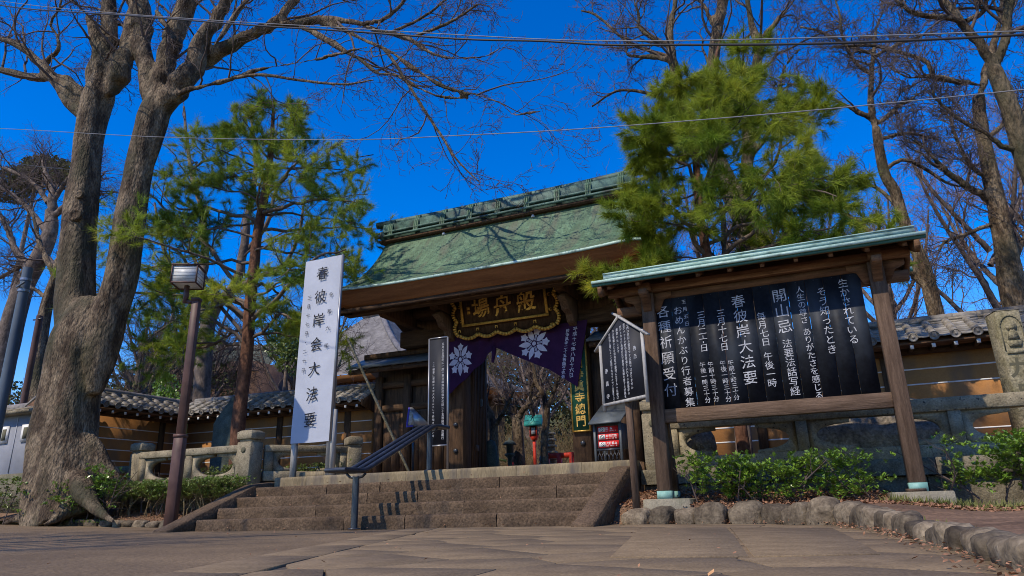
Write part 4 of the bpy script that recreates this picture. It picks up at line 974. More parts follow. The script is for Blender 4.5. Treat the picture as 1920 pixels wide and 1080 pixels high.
def on_curtain(x, z, off=0.006):
    """point of the curtain surface below world (x, z)"""
    s = (x - CX0) / (CX1 - CX0); s = min(1, max(0, s)); z0 = curt(s, 0)[2]; z1 = curt(s, 1)[2]; t = min(1, max(0, (z0 - z) / (z0 - z1))); p = curt(s, t); return (x, p[1] - off, z)
def crest(cx, cz, rr, squash=1.0, rot=0.0):
    pet = MB(); bell = MB(); core = MB()
    def shape(mb, pts, off):
        V = [on_curtain(cx + x * squash, cz + z, off) for x, z in pts]; c = on_curtain(cx + np.mean([p[0] for p in pts]) * squash, cz + np.mean([p[1] for p in pts]), off)
        mb.add(V + [c], [(i, (i + 1) % len(V), len(V)) for i in range(len(V))])
    for i in range(5):
        a = math.pi / 2 + 0.35 + rot + i * 2 * math.pi / 5; ca, sa = math.cos(a), math.sin(a)
        pts = []
        for j in range(9): f = j / 8; r_ = 0.2 + 0.8 * f; w = 0.17 * math.sin(math.pi * f ** 0.8); pts.append((r_, w))
        for j in range(7, 0, -1): f = j / 8; r_ = 0.2 + 0.8 * f; w = 0.17 * math.sin(math.pi * f ** 0.8); pts.append((r_, -w))
        shape(pet, [(rr * (x * ca - y * sa), rr * (x * sa + y * ca)) for x, y in pts], 0.008)
        b = a + math.pi / 5; bx, bz = rr * 0.74 * math.cos(b), rr * 0.74 * math.sin(b); pts = []
        for j in range(10):
            q = b + j * math.pi / 5; r_ = rr * (0.27 if j % 2 == 0 else 0.17); pts.append((bx + r_ * math.cos(q), bz + r_ * math.sin(q)))
        shape(bell, pts, 0.011)
        # stalks
        for dd in (-0.09, 0.09):
            x0, z0 = 0.2 * rr * math.cos(b + dd * 2), 0.2 * rr * math.sin(b + dd * 2); x1, z1 = 0.55 * rr * math.cos(b + dd * .6), 0.55 * rr * math.sin(b + dd * .6)
            w = 0.014 * rr * 1.5; shape(bell, [(x0 - w * math.sin(b), z0 + w * math.cos(b)), (x1 - w * math.sin(b), z1 + w * math.cos(b)), (x1 + w * math.sin(b), z1 - w * math.cos(b)), (x0 + w * math.sin(b), z0 - w * math.cos(b))], 0.009)
    shape(core, [(rr * 0.13 * math.cos(j * .524), rr * 0.13 * math.sin(j * .524)) for j in range(12)], 0.011)
    c = MB(); 
    for q in (pet, bell, core):
        for v, f in zip(q.v, q.f): pass
    for q in (pet, bell, core): 
        VV = np.concatenate(q.v); c.add(VV, np.concatenate([f for f in q.f]))
    return c
crest(-5.02, 3.40, 0.35).build('flower_crest', MT['crest'], curtain)
crest(-6.72, 3.25, 0.36, squash=0.78, rot=0.25).build('flower_crest', MT['crest'], curtain)
def curtain_col(text, x0, z0, x1, z1, size):
    k = MB(); n = len(text)
    for i, ch in enumerate(text):
        f = i / (n - 1); put(k, ch, (x0 + (x1 - x0) * f, 0, z0 + (z1 - z0) * f), (1, 0, 0), (0, 0, 1), size, res=1, off=0.015, brush=0.08)
    V = np.concatenate(k.v); 
    for i in range(len(V)): V[i] = on_curtain(V[i, 0], V[i, 2], 0.008)
    k.v = [V]; kk = [f for f in k.f]; k2_ = MB(); k2_.v = [V]; k2_.f = kk; k2_.n = len(V); k2_.build('lettering', MT['crest'], curtain)
curtain_col('平成十七年八月十六日', -4.12, 3.6, -4.27, 2.68, 0.095)
curtain_col('於浄眞寺二十五菩薩来迎会', -4.28, 3.58, -4.43, 2.66, 0.078)
m = MB(); m.tube([on_curtain(CCX - .02, 3.44, 0.03), (CCX, 12.82, 3.32), (CCX - 0.03, 12.82, 3.1)], [0.035, 0.05, 0.03], 8); m.build('curtain_tie', MT['purple'], curtain)

# --- green vertical plaque on the right pillar
gp = thing('green_plaque', 'tall green plaque with gilded characters and edge on the right gate pillar', 'plaque', (-4.14, 12.96, 1.6))
k = MB(); k.b2((-4.30, 12.95, 1.6), (-3.98, 13.0, 3.45)); k.build('plaque_board', MT['greenbd'], gp)
for a, b in (((-4.325, 12.94, 1.575), (-4.30, 13.0, 3.47)), ((-3.98, 12.94, 1.575), (-3.955, 13.0, 3.47)), ((-4.30, 12.94, 1.575), (-3.98, 13.0, 1.6)), ((-4.30, 12.94, 3.45), (-3.98, 13.0, 3.47))):
    k = MB(); k.b2(a, b); k.build('gilt_edge', MT['gold'], gp)
k = MB(); column(k, '九品山浄眞寺總門', (-4.14, 12.947, 3.38), (-4.14, 12.947, 1.78), 0.27, (1, 0, 0), res=2, off=0.012, wid=0.95, brush=0.02); k.build('gilt_characters', MT['gold'], gp)

# ================================================================== HALL AND FAR ROOFS
hc = Vector((-18.4, 30, 7.1)); hl = Vector((-31.8, 29.4, 7.1)); hr = Vector((-16.9, 42.6, 7.1)); hap = Vector((-24.959,36.5,12.477))
hall = thing('temple_hall', 'large temple hall with grey hipped roof and orange-brown eaves behind the gate', 'temple hall', (-24, 35, 0.8))
back = hl + hr - hc; rid2 = Vector((hap.x - 1.5, hap.y + 0.4, hap.z))
def hip(A, B, T1, T2, n=14, th=0.0):
    V = []
    for i in range(n + 1):
        f = i / n; c = f ** 1.0; zc = (1 - f) ** 1.0
        L0 = A.lerp(T1, f); L1 = B.lerp(T2, f)
        dz = -0.9 * math.sin(math.pi * f) * 0.55
        for j in range(13):
            g_ = j / 12; p = L0.lerp(L1, g_); e = 0.35 * (abs(g_ - .5) * 2) ** 4 * (1 - f); V.append((p.x, p.y, p.z + dz + e))
    F = [(i * 13 + j, i * 13 + j + 1, (i + 1) * 13 + j + 1, (i + 1) * 13 + j) for i in range(n) for j in range(12)]
    return MB().add(V, F)
def hipped_rows(A, B, T1, T2, rows):
    V = []; F = []; n = 13
    def pt(f, g_, dz0=0):
        L0 = A.lerp(T1, f); L1 = B.lerp(T2, f); p = L0.lerp(L1, g_)
        return (p.x, p.y, p.z - 0.5 * math.sin(math.pi * f) + 0.4 * (abs(g_ - .5) * 2) ** 4 * (1 - f) ** 2 + dz0)
    for r_ in range(rows):
        b = len(V)
        for f, dz in ((r_ / rows, 0.05), ((r_ + 1) / rows, 0.0)): V += [pt(f, j / (n - 1), dz) for j in range(n)]
        for j in range(n - 1):
            F.append((b + j, b + j + 1, b + n + j + 1, b + n + j))
            if r_ < rows - 1: F.append((b + n + j, b + n + j + 1, b + 2 * n + j + 1, b + 2 * n + j))
    return MB().add(V, F)
hipped_rows(hl, hc, rid2, hap, 46).build('roof', MT['hallroof'], hall)
hipped_rows(hc, hr, hap, hap + Vector((0.2, 3, 0)), 46).build('roof', MT['hallroof'], hall)
for a, b in ((hc, hap),):
    pts = [tuple(Vector(a).lerp(Vector(b), f) + Vector((0, 0, 0.12 - 0.5 * math.sin(math.pi * f) + 0.4 * (1 - f) ** 2))) for f in np.linspace(0, 1, 12)]
    m = MB(); m.tube(pts, 0.17, 8); m.build('hip_ridge', MT['hallroof'], hall)
m = MB(); m.tube([tuple(rid2 + Vector((0, 0, 0.2))), tuple(hap + Vector((0.1, 0, 0.2)))], 0.35, 8); m.build('ridge', MT['hallroof'], hall)
m = MB()
for A, B in ((hl, hc), (hc, hr)):
    V = []
    for j in range(25):
        g_ = j / 24; p = A.lerp(B, g_); e = 0.4 * (abs(g_ - .5) * 2) ** 4; inn = ((hl + hr) / 2 - p).normalized()
        V += [(p.x, p.y, p.z + e + 0.03), (p.x + inn.x * 0.1, p.y + inn.y * 0.1, p.z + e - 0.36), (p.x + inn.x * 2.6, p.y + inn.y * 2.6, p.z + e * 0.5 - 0.1)]
    m.add(V, [(j * 3 + k_, (j + 1) * 3 + k_, (j + 1) * 3 + k_ + 1, j * 3 + k_ + 1) for j in range(24) for k_ in range(2)])
m.build('eave', MT['halleave'], hall)
for A, B in ((hl, hc), (hc, hr)):
    n = 40
    for j in range(n):
        p = A.lerp(B, (j + 0.5) / n); inn = ((hl + hr) / 2 - p); d_ = (B - A).normalized(); q_ = Vector((-d_.y, d_.x, 0)); q_ = q_ if q_.dot(inn) > 0 else -q_
        m = MB(); m.bar(p + q_ * 0.25 + Vector((0, 0, -0.42)), p + q_ * 2.2 + Vector((0, 0, -0.2)), 0.13, 0.16); m.build('eave_rafter', MT['hallwall'], hall)
ctr = (hl + hr) / 2
m = MB(); w0 = hc.lerp(ctr, 0.25); w1 = hl.lerp(ctr, 0.2); w2 = hr.lerp(ctr, 0.2)
m.prism([(0, 0), (1, 0), (1, 1), (0, 1)], (w1.x, w1.y, 0.8), (w0 - w1), (0, 0, 6.2), (0.01, 0.2, 0)); m.prism([(0, 0), (1, 0), (1, 1), (0, 1)], (w0.x, w0.y, 0.8), (w2 - w0), (0, 0, 6.2), (-0.2, 0.01, 0)); m.build('hall_walls', MT['hallwall'], hall)
for j in range(7):
    p = w1.lerp(w0, j / 6); m = MB(); m.tube([(p.x, p.y - 0.15, 0.8), (p.x, p.y - 0.15, 6.9)], 0.2, 10); m.build('hall_column', MT['halleave'], hall)
# second, greener roof further left
h2 = thing('outbuilding', 'low outbuilding with a green-grey tiled roof beyond the left wall', 'building', (-30, 27, 0.8))
A = Vector((-34.553,26,7.784)); B = Vector((-26.771,26,6.803)); T = Vector((0.0, 3.6, 2.1))
hipped_rows(A + Vector((-1, 0, 0)), B + Vector((1.0, 0, 0)), A + T, B + T, 22).build('roof', MT['stele'], h2)
m = MB(); m.b2((A.x - 0.6, A.y + 0.6, 0.8), (B.x + 0.6, A.y + 4, A.z)); m.build('building_walls', MT['hallwall'], h2)
m = MB(); m.tube([tuple(A + T + Vector((0, 0, .1))), tuple(B + T + Vector((0, 0, .1)))], 0.2, 8); m.build('ridge', MT['tile'], h2)

# ================================================================== BIG NOTICE BOARD
nb = thing('notice_board', 'big roofed notice board of black planks covered in white brush writing', 'notice board', (-0.45, 8.6, 0.05))
BX0, BX1 = -1.73, 0.90; BYF = 8.52
for x in (BX0, BX1):
    m = MB(); m.b2((x - 0.08, BYF - 0.07, 0.36), (x + 0.08, BYF + 0.09, 2.80)); pst = m.build('post', MT['wood'], nb, bevel=0.006)
    m = MB(); m.b2((x - 0.084, BYF - 0.074, 0.27), (x + 0.084, BYF + 0.094, 0.36)); m.build('copper_foot', MT['footcap'], pst)
    # raking rear leg
    m = MB(); m.bar((x + 0.02, BYF + 0.5, 0.36), (x + 0.0, BYF + 0.13, 1.95), 0.1, 0.12); lg = m.build('rear_leg', MT['wood'], nb)
    m = MB(); m.b2((x - 0.035, BYF + 0.43, 0.27), (x + 0.075, BYF + 0.57, 0.36)); m.build('copper_foot', MT['footcap'], lg)
m = MB(); m.b2((BX0 + 0.08, BYF - 0.045, 1.145), (BX1 - 0.08, BYF + 0.055, 1.31)); m.build('bottom_rail', MT['woodh'], nb, bevel=0.005)
m = MB(); m.b2((BX0 - 0.5, BYF - 0.1, 2.80), (BX1 + 0.36, BYF - 0.01, 2.90)); m.build('front_beam', MT['eavewood'], nb, bevel=0.005)
m = MB(); m.b2((BX0 + 0.08, BYF + 0.0, 2.713), (BX1 - 0.08, BYF + 0.05, 2.80)); m.build('top_rail', MT['eavewood'], nb)
RYc = 8.72; 
m = MB(); m.b2((BX0 - 0.52, RYc + 0.2, 2.66), (BX1 + 0.38, RYc + 0.3, 2.78)); m.build('rear_beam', MT['eavewood'], nb)
m = MB(); m.b2((BX0 - 0.45, RYc - 0.06, 2.93), (BX1 + 0.3, RYc + 0.06, 3.05)); m.build('ridge_beam', MT['eavewood'], nb)
for x in (BX0, BX1):
    m = MB(); m.b2((x - 0.07, RYc - 0.4, 2.801), (x + 0.07, RYc + 0.45, 2.899)); cb = m.build('cross_beam', MT['eavewood'], nb, bevel=0.006)
    for s in (-1, 1):
        m = MB(); m.prism([(0.08, 0), (0.3, 0), (0.3, -0.06), (0.2, -0.1), (0.14, -0.24), (0.08, -0.26)], (x, BYF - 0.02, 2.80), (s, 0, 0), (0, 0, 1), (0, 0.07, 0)); m.build('carved_bracket', MT['eavewood'], cb)
    m = MB(); m.prism([(-0.07, 0), (-0.42, 0), (-0.42, -0.07), (-0.3, -0.1), (-0.2, -0.22), (-0.07, -0.3)], (x - 0.05, BYF + 0.1, 2.79), (0, 1, 0), (0, 0, 1), (0.1, 0, 0)); m.build('bracket_nose', MT['eavewood'], cb)
# gabled roof
X0, X1 = -2.34, 1.39
for s in (-1, 1):
    m = MB(); m.prism([(0.02, 3.13), (s * 0.64, 2.9), (s * 0.64, 2.93), (0.02, 3.17)], (X0 + 0.05, RYc, 0), (0, 1, 0), (0, 0, 1), (X1 - X0 - 0.1, 0, 0)); rs_ = m.build('roof_slope', MT['mint'], nb)
    m = MB(); m.prism([(0.0, 3.095), (s * 0.62, 2.86), (s * 0.62, 2.893), (0.0, 3.125)], (X0 + 0.08, RYc, 0), (0, 1, 0), (0, 0, 1), (X1 - X0 - 0.16, 0, 0)); m.build('roof_boarding', MT['eavewood'], nb)
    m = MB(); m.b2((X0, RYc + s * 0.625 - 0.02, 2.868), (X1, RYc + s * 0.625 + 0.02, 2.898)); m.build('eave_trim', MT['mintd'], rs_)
    m = MB(); m.b2((X0, RYc + s * 0.655 - 0.018, 2.899), (X1, RYc + s * 0.655 + 0.018, 2.932)); m.build('eave_lip', MT['mint'], rs_)
    for i in range(10):
        x = X0 + 0.2 + i * (X1 - X0 - 0.4) / 9; m = MB(); m.bar((x, RYc + s * 0.58, 2.845), (x, RYc + s * 0.03, 3.06), 0.045, 0.05); m.build('rafter', MT['eavewood'], nb)
    for x in (X0 + 0.07, X1 - 0.12):
        m = MB(); m.prism([(0.0, 3.09), (s * 0.64, 2.855), (s * 0.64, 2.76), (s * 0.55, 2.74), (0.0, 2.97)], (x, RYc, 0), (0, 1, 0), (0, 0, 1), (0.05, 0, 0)); m.build('barge_board', MT['eavewood'], nb)
m = MB(); m.b2((X0 + 0.0, RYc - 0.07, 3.14), (X1 - 0.0, RYc + 0.07, 3.2)); m.b2((X0, RYc - 0.085, 3.2), (X1, RYc + 0.085, 3.215)); m.build('ridge_cap', MT['mint'], nb)
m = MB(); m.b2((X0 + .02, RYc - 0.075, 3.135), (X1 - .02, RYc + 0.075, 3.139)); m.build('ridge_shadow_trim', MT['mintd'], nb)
# black planks
PX0, PX1 = BX0 + 0.085, BX1 - 0.17; npk = 12; pw = (PX1 - PX0) / npk; FACE = BYF + 0.012
pl_seed = random.Random(3)
for i in range(npk):
    m = MB(); dz = pl_seed.uniform(-.002, .002); m.b2((PX0 + i * pw + 0.0022, FACE + abs(dz), 1.315), (PX0 + (i + 1) * pw - 0.0022, FACE + 0.02, 2.71)); pk = m.build('black_plank', MT['black'], nb)
    m = MB(); m.lathe([(0.004, -0.001), (0.004, 0.001)], (PX0 + (i + .5) * pw, FACE, 2.69), 6); m.build('nail', MT['alu'], pk)
m = MB(); m.b2((PX1, FACE + 0.022, 1.315), (PX1 + 0.0, FACE + 0.03, 2.61)) if False else None
def bcol(text, p0, p1, size, off=0.0):
    """white brush characters on the planks: p0, p1 = centre of the first and last character"""
    size *= 0.95
    k = MB(); y = FACE - 0.0018
    column(k, text, (p0[0], y, p0[2]), (p1[0], y, p1[2]), size, (1, 0, 0), res=3, brush=0.055, off=0.0)
    k.build('writing', MT['ink'], nb, kind=None)
"""board columns, right to left"""
bcol('生かされている', (0.542,8.53,2.606), (0.553,8.53,1.937), 0.135, off=0.005)
bcol('そう知ったとき', (0.303,8.53,2.537), (0.312,8.53,1.847), 0.12, off=0.01)
bcol('人生の尊さ', (0.072,8.53,2.598), (0.072,8.53,2.225), 0.112, off=0.005)
bcol('ありがたさを感じる', (0.08,8.53,2.082), (0.102,8.53,1.341), 0.098, off=0.005)
bcol('開山忌', (-0.16,8.53,2.559), (-0.152,8.53,2.176), 0.18, off=0.007)
bcol('法要法話写経', (-0.151,8.53,1.969), (-0.142,8.53,1.411), 0.125, off=0.006)
bcol('毎月七日', (-0.396,8.53,2.332), (-0.382,8.53,2.015), 0.125, off=0.005)
bcol('午後一時', (-0.381,8.53,1.841), (-0.376,8.53,1.525), 0.125, off=0.005)
bcol('春彼岸大法要', (-0.634,8.53,2.553), (-0.609,8.53,1.61), 0.178, off=0.006)
bcol('三月十七日', (-0.857,8.53,2.434), (-0.861,8.53,2.012), 0.135, off=0.006)
bcol('午前十時三十分', (-0.81,8.53,1.81), (-0.792,8.53,1.392), 0.082, off=0.007)
bcol('午後一時三十分', (-0.903,8.53,1.813), (-0.885,8.53,1.381), 0.082, off=0.007)
bcol('三月二十日', (-1.094,8.53,2.445), (-1.101,8.53,2.026), 0.135, off=0.006)
bcol('午前十時三十分', (-1.047,8.53,1.815), (-1.025,8.53,1.393), 0.082, off=0.007)
bcol('午後一時三十分', (-1.142,8.53,1.818), (-1.126,8.53,1.388), 0.082, off=0.007)
bcol('五月五日', (-1.285,8.53,2.639), (-1.274,8.53,2.352), 0.066, off=0.005)
bcol('おめんかぶり行者募集', (-1.369,8.53,2.538), (-1.335,8.53,1.38), 0.122, off=0.01)
bcol('各種祈願受付', (-1.557,8.53,2.549), (-1.551,8.53,1.547), 0.178, off=0.006)
# concrete footings
for (x0, x1, y0, y1, z1, lab) in ((-1.97, -1.4, 8.28, 9.1, 0.27, 'grey concrete footing block under the left post of the big notice board'), (0.62, 1.2, 8.25, 9.1, 0.27, 'chipped grey concrete footing block under the right post of the big notice board')):
    m = MB(); m.box(((x0 + x1) / 2, (y0 + y1) / 2, (z1 - 0.05) / 2), (x1 - x0, y1 - y0, z1 + 0.05), taper=0.95); q = m.build('concrete_footing', MT['concrete'], bevel=0.012); tag(q, lab, 'concrete block')
m = MB(); m.box((0.86, 8.36, 0.285), (0.16, 0.1, 0.03), rz=0.5); q = m.build('timber_wedge', MT['wood']); tag(q, 'small wood offcut lying on the right footing of the big notice board', 'wood piece')

# ================================================================== POINTED NOTICE ON A POST
kd = Vector((0.80, -0.60, 0)).normalized()
kroot = thing('pointed_notice', 'dark house-shaped notice panel on a single post, right of the stairs', 'notice board', (-2.06, 8.3, 0.05))
ko = Vector((-2.065,8.25,1.418)); ko = Vector((ko.x, ko.y, ko.z)); ku = Vector((0, 0, 1)); kn = kd.cross(ku)      # ko: bottom centre; kn faces left-front
kw, kh = 0.40, 0.80
def kp(a, b, off=0.0): return ko + kd * a + ku * b + kn * off
k = MB(); k.prism([(-kw, 0.02), (kw, 0.02), (kw, kh), (0, kh + 0.24), (-kw, kh)], ko - kn * 0.012, kd, ku, kn * 0.02); k.build('panel', MT['noticeblk'], kroot)
for nm, a, b, w, h, mm_ in (('side_frame', (-kw - 0.015, -0.07), (-kw - 0.015, kh), 0.035, 0.05, MT['bannerpost']), ('side_frame', (kw + 0.015, -0.07), (kw + 0.015, kh), 0.035, 0.05, MT['bannerpost']), ('bottom_frame', (-kw, 0.0), (kw, 0.0), 0.05, 0.035, MT['bannerpost']), ('roof_rail', (-kw - 0.12, kh - 0.085), (0.02, kh + 0.27), 0.06, 0.022, MT['bannerpost']), ('roof_rail', (kw + 0.12, kh - 0.085), (-0.1, kh + 0.33), 0.06, 0.022, MT['bannerpost'])):
    k = MB(); k.bar(kp(*a), kp(*b), w, h); k.build(nm, mm_, kroot)
k = MB(); base_ = kp(0.0, 0.05, -0.055); k.bar((base_.x + 0.0, base_.y, 0.04), (base_.x, base_.y, base_.z + 0.62), 0.075, 0.07); k.build('post', MT['wood'], kroot)
def kcol(text, a0, b0, b1, size, off=0.008, res=1):
    k = MB(); column(k, text, kp(a0, b0, 0.0125), kp(a0, b1, 0.0125), size, kd, res=res, off=off, brush=0.05, u=ku); k.build('lettering', MT['inkdim'], kroot)
kcol('告示', 0.27, 0.6, 0.5, 0.062)
kcol('境内は信仰の霊場です公園ではありません', 0.17, 0.92, 0.14, 0.043)
kcol('遊戯ペットの散歩自転車乗り入れその他墓参の', 0.10, 0.93, 0.08, 0.043)
kcol('妨げとなる行為境内並び墓地の景観を害する行為を', 0.03, 0.92, 0.05, 0.043)
kcol('厳禁いたします', -0.045, 0.9, 0.62, 0.043)
kcol('なお警備のため境内及び墓地に立ち入った者は', -0.12, 0.9, 0.06, 0.043)
kcol('住居侵入罪によって処罰されますのでご注意下さい', -0.2, 0.87, 0.02, 0.043)
kcol('浄眞寺', -0.31, 0.42, 0.1, 0.065)

# ================================================================== LEAFLET BOX WITH RED NO-SMOKING SIGNS
bx = thing('sign_box', 'small grey cabinet with sloping roof and three red prohibition signs', 'sign box', (-3.25, 11.9, TZ), R(-8), local=True)
def Bx(name, mb, m, par=None): return mb.build(name, m, par or bx)
for sx in (-0.24, 0.24):
    for sy in (-0.2, 0.2):
        m = MB(); m.b2((sx - 0.02, sy - 0.02, 0), (sx + 0.02, sy + 0.02, 0.78)); Bx('leg', m, MT['glasscase'])
m = MB(); m.b2((-0.22, -0.17, 0.33), (0.22, 0.2, 0.76)); cab = Bx('cabinet', m, MT['glasscase'])
m = MB(); m.prism([(-0.32, 0.74), (0.3, 1.12), (0.3, 1.15), (-0.32, 0.77)], (-0.3, 0, 0), (0, 1, 0), (0, 0, 1), (0.6, 0, 0)); Bx('sloping_roof', m, MT['glasscase'])
for i in range(3):
    z = 0.6 - i * 0.125; m = MB(); m.b2((-0.19, -0.182, z), (0.19, -0.1705, z + 0.112)); sg = Bx('red_sign', m, MT['redsign'])
    m = MB(); m.b2((-0.175, -0.1845, z + 0.018), (-0.055, -0.1825, z + 0.096)); wp = Bx('pictogram_panel', m, MT['white'], sg)
    m = MB(); c = (-0.115, -0.186, z + 0.057); n = 16; ring = [(c[0] + r_ * math.cos(a * math.pi / 8), c[1], c[2] + r_ * math.sin(a * math.pi / 8)) for r_ in (0.034, 0.026) for a in range(16)]
    m.add(ring, [(a, (a + 1) % 16, 16 + (a + 1) % 16, 16 + a) for a in range(16)]); m.add([(c[0] - 0.026, c[1], c[2] + 0.02), (c[0] - 0.02, c[1], c[2] + 0.026), (c[0] + 0.026, c[1], c[2] - 0.02), (c[0] + 0.02, c[1], c[2] - 0.026)], [(0, 1, 2, 3)]); m.build('prohibition_ring', MT['blackink'], sg)
    m = MB()
    for j, ch in enumerate(('禁煙', '火気厳禁', '犬猫禁止')[i]): put(m, ch, (-0.02 + j * 0.052 * (1.6 if i == 0 else 1), -0.1835, z + 0.072), (1, 0, 0), (0, 0, 1), 0.045, res=1, off=0.03)
    for j in range(9): put(m, 'NO SMOKING'[j] if i == 0 else 'NO FIRE NO'[j] if i == 1 else 'NO PETS OK'[j], (-0.03 + j * 0.022, -0.1835, z + 0.03), (1, 0, 0), (0, 0, 1), 0.026, res=1, off=0.02)
    m.build('lettering', MT['white'], sg)
for i in range(7):
    for s in (-1, 1):
        x = -0.21 + i * 0.07; m = MB(); m.bar((x - s * 0.05, -0.19, 0.06), (x + s * 0.05, -0.19, 0.31), 0.012, 0.008); Bx('lattice_bar', m, MT['rail'])
m = MB(); m.b2((-0.24, -0.2, 0.3), (0.24, -0.18, 0.33)); m.b2((-0.24, -0.2, 0.04), (0.24, -0.18, 0.065)); Bx('lattice_rail', m, MT['rail'])

# ================================================================== WHITE BANNER
bn = thing('banner_sign', 'tall white banner on two grey posts with large black brush characters', 'banner', (-8.2, 9.95, TZ))
Yb = 9.95
bl0, br0 = -8.62, -7.80
for x in (bl0 + 0.05, br0 - 0.0):
    m = MB(); m.b2((x - 0.045, Yb + 0.0, TZ), (x + 0.045, Yb + 0.08, 4.8 if x > -8 else 1.7)); m.build('post', MT['bannerpost'], bn)
m = MB(); m.b2((br0 + 0.046, Yb - 0.01, TZ + 0.02), (br0 + 0.1, Yb + 0.09, 1.95)); m.build('splice_post', MT['bannerpost'], bn)
cl_ = MB(); V = []; nu, nv = 24, 60
for j in range(nv + 1):
    for i in range(nu + 1):
        u = i / nu; v = j / nv; x = bl0 + (br0 + 0.03 - bl0) * u + 0.1 * v * 0.7; x += 0.0
        y = Yb - 0.02 - 0.006 * math.sin(3 * v * 6 + 4 * u) * (0.2 + 0.8 * (1 - v) ** 3) - 0.008 * math.sin(math.pi * u) * math.sin(7 * u + 9 * v)
        V.append((x, y, 1.40 + 3.44 * v - 0.006 * math.sin(math.pi * u) * (1 - v)))
F = [(j * (nu + 1) + i, j * (nu + 1) + i + 1, (j + 1) * (nu + 1) + i + 1, (j + 1) * (nu + 1) + i) for j in range(nv) for i in range(nu)]
cl_.add(V, F); cl_.add([(a, b + 0.02, c) for a, b, c in V], [f[::-1] for f in F]); cloth = cl_.build('banner_panel', MT['banner'], bn, smooth=True)
m = MB(); m.bar((br0 + 0.05, Yb - 0.015, 1.4), (br0 + 0.12, Yb - 0.015, 4.84), 0.03, 0.05); m.build('edge_frame', MT['alu'], bn)
def ban(text, p0, p1, size, off=0.0, brush=0.06):
    k = MB(); y = Yb - 0.046; column(k, text, (p0[0], y, p0[2]), (p1[0], y, p1[2]), size, (1, 0, 0), res=3, off=off, brush=brush, u=(0, 0, 1)); k.build('lettering', MT['blackink'], cloth)
ban('春彼岸会大法要', (-8.121,9.9,4.533), (-8.207,9.9,1.792), 0.27, off=0.005)
ban('令和六年', (-7.894,9.9,4.077), (-7.937,9.9,3.108), 0.1, off=0.003)
ban('三月十七日・二十日', (-8.387,9.9,4.086), (-8.424,9.9,2.705), 0.09, off=0.003)
m = MB(); m.tube([(-7.62, 10.1, 3.25), (-7.0, 11.3, 0.9)], 0.025, 8); m.build('diagonal_stay', MT['mossst'], bn)

# ================================================================== NARROW BLACK SIGN
ns_ = thing('narrow_black_sign', 'narrow black signboard with a pale metal frame by the left gate pillar', 'sign', (-6.33, 11.2, TZ))
nx0, nx1, nz0, nz1, ny = -6.53, -6.13, 1.32, 3.33, 11.2
m = MB(); m.b2((nx0 + 0.01, ny, nz0 + 0.01), (nx1 - 0.01, ny + 0.02, nz1 - 0.01)); m.build('panel', MT['noticeblk'], ns_)
for a, b in (((nx0, nz0), (nx0, nz1)), ((nx1, nz0), (nx1, nz1))):
    m = MB(); m.b2((a[0] - 0.012, ny - 0.012, 0.8), (a[0] + 0.012, ny + 0.03, b[1])); m.build('frame_leg', MT['alu'], ns_)
for z in (nz0, nz1):
    m = MB(); m.b2((nx0 + 0.012, ny - 0.012, z - 0.012), (nx1 - 0.012, ny + 0.03, z + 0.012)); m.build('frame_rail', MT['alu'], ns_)
def ncol(text, x, z0, z1, size):
    k = MB(); column(k, text, (x, ny - 0.002, z0), (x, ny - 0.002, z1), size, (1, 0, 0), res=1, off=0.004, brush=0.05); k.build('lettering', MT['inkdim'], ns_)
ncol('五月五日四年に一度の東京都無形民俗文化財二十五菩薩来迎会厳行', -6.23, 3.2, 1.45, 0.056)
ncol('この催事に菩薩および大人さんとして参加されたい方', -6.43, 2.85, 1.5, 0.05)

# folded map leaflet on a stand
mp_ = thing('map_sign', 'tilted map board with a blue-violet border in front of the small gate door', 'map board', (-7.3, 12.2, TZ))
k = MB(); k.prism([(0, 0.0), (0.5, 0.04), (0.08, 0.42), (0, 0.42)], (-7.55, 12.05, 1.8), (1, 0.1, 0), (0, 0.2, 0.98), (0, 0.02, 0)); k.build('board', MT['alu'], mp_)
k = MB(); k.prism([(0.0, 0.0), (0.16, 0.01), (0.16, 0.04), (0.035, 0.035), (0.035, 0.42), (0.0, 0.42)], (-7.55, 12.047, 1.8), (1, 0.1, 0), (0, 0.2, 0.98), (0, 0.002, 0)); k.build('blue_border', MT['blueprint'], mp_)
k = MB(); k.prism([(0.045, 0.05), (0.17, 0.05), (0.12, 0.3), (0.045, 0.36)], (-7.55, 12.045, 1.8), (1, 0.1, 0), (0, 0.2, 0.98), (0, 0.003, 0)); k.build('printed_map', MT['yellowprint'], mp_)
k = MB(); k.bar((-7.4, 12.1, TZ), (-7.4, 12.1, 1.86), 0.04, 0.04); k.build('stand', MT['rail'], mp_)

# ================================================================== HANDRAIL
hr_ = thing('handrail', 'dark metal handrail of three parallel bars climbing the middle of the stairs', 'handrail', (-5.72, 8.0, 0))
hx = -5.68
m = MB(); m.tube([(hx, 7.86, 0.0), (hx, 7.86, 0.66)], 0.045, 16); po1 = m.build('post', MT['rail'], hr_, smooth=False)
m = MB(); m.lathe([(0.085, 0), (0.085, 0.012), (0.05, 0.02)], (hx, 7.86, 0.0), 20); m.build('base_flange', MT['rail'], po1)
m = MB(); m.tube([(hx, 9.78, 0.8), (hx, 9.78, 1.4)], 0.045, 16); po2 = m.build('post', MT['rail'], hr_)
m = MB(); m.lathe([(0.085, 0), (0.085, 0.012), (0.05, 0.02)], (hx, 9.78, TZ), 20); m.build('base_flange', MT['rail'], po2)
for dx in (-0.13, 0.0, 0.13):
    m = MB(); m.tube([(hx + dx, 7.42, 0.735), (hx + dx, 7.8, 0.735), (hx + dx, 7.9, 0.75), (hx + dx, 8.0, 0.79), (hx + dx, 9.62, 1.45), (hx + dx, 9.72, 1.485), (hx + dx, 9.85, 1.5), (hx + dx, 10.15, 1.5)], [0.033] * 8, 10); m.build('bar', MT['rail'], hr_, smooth=True)
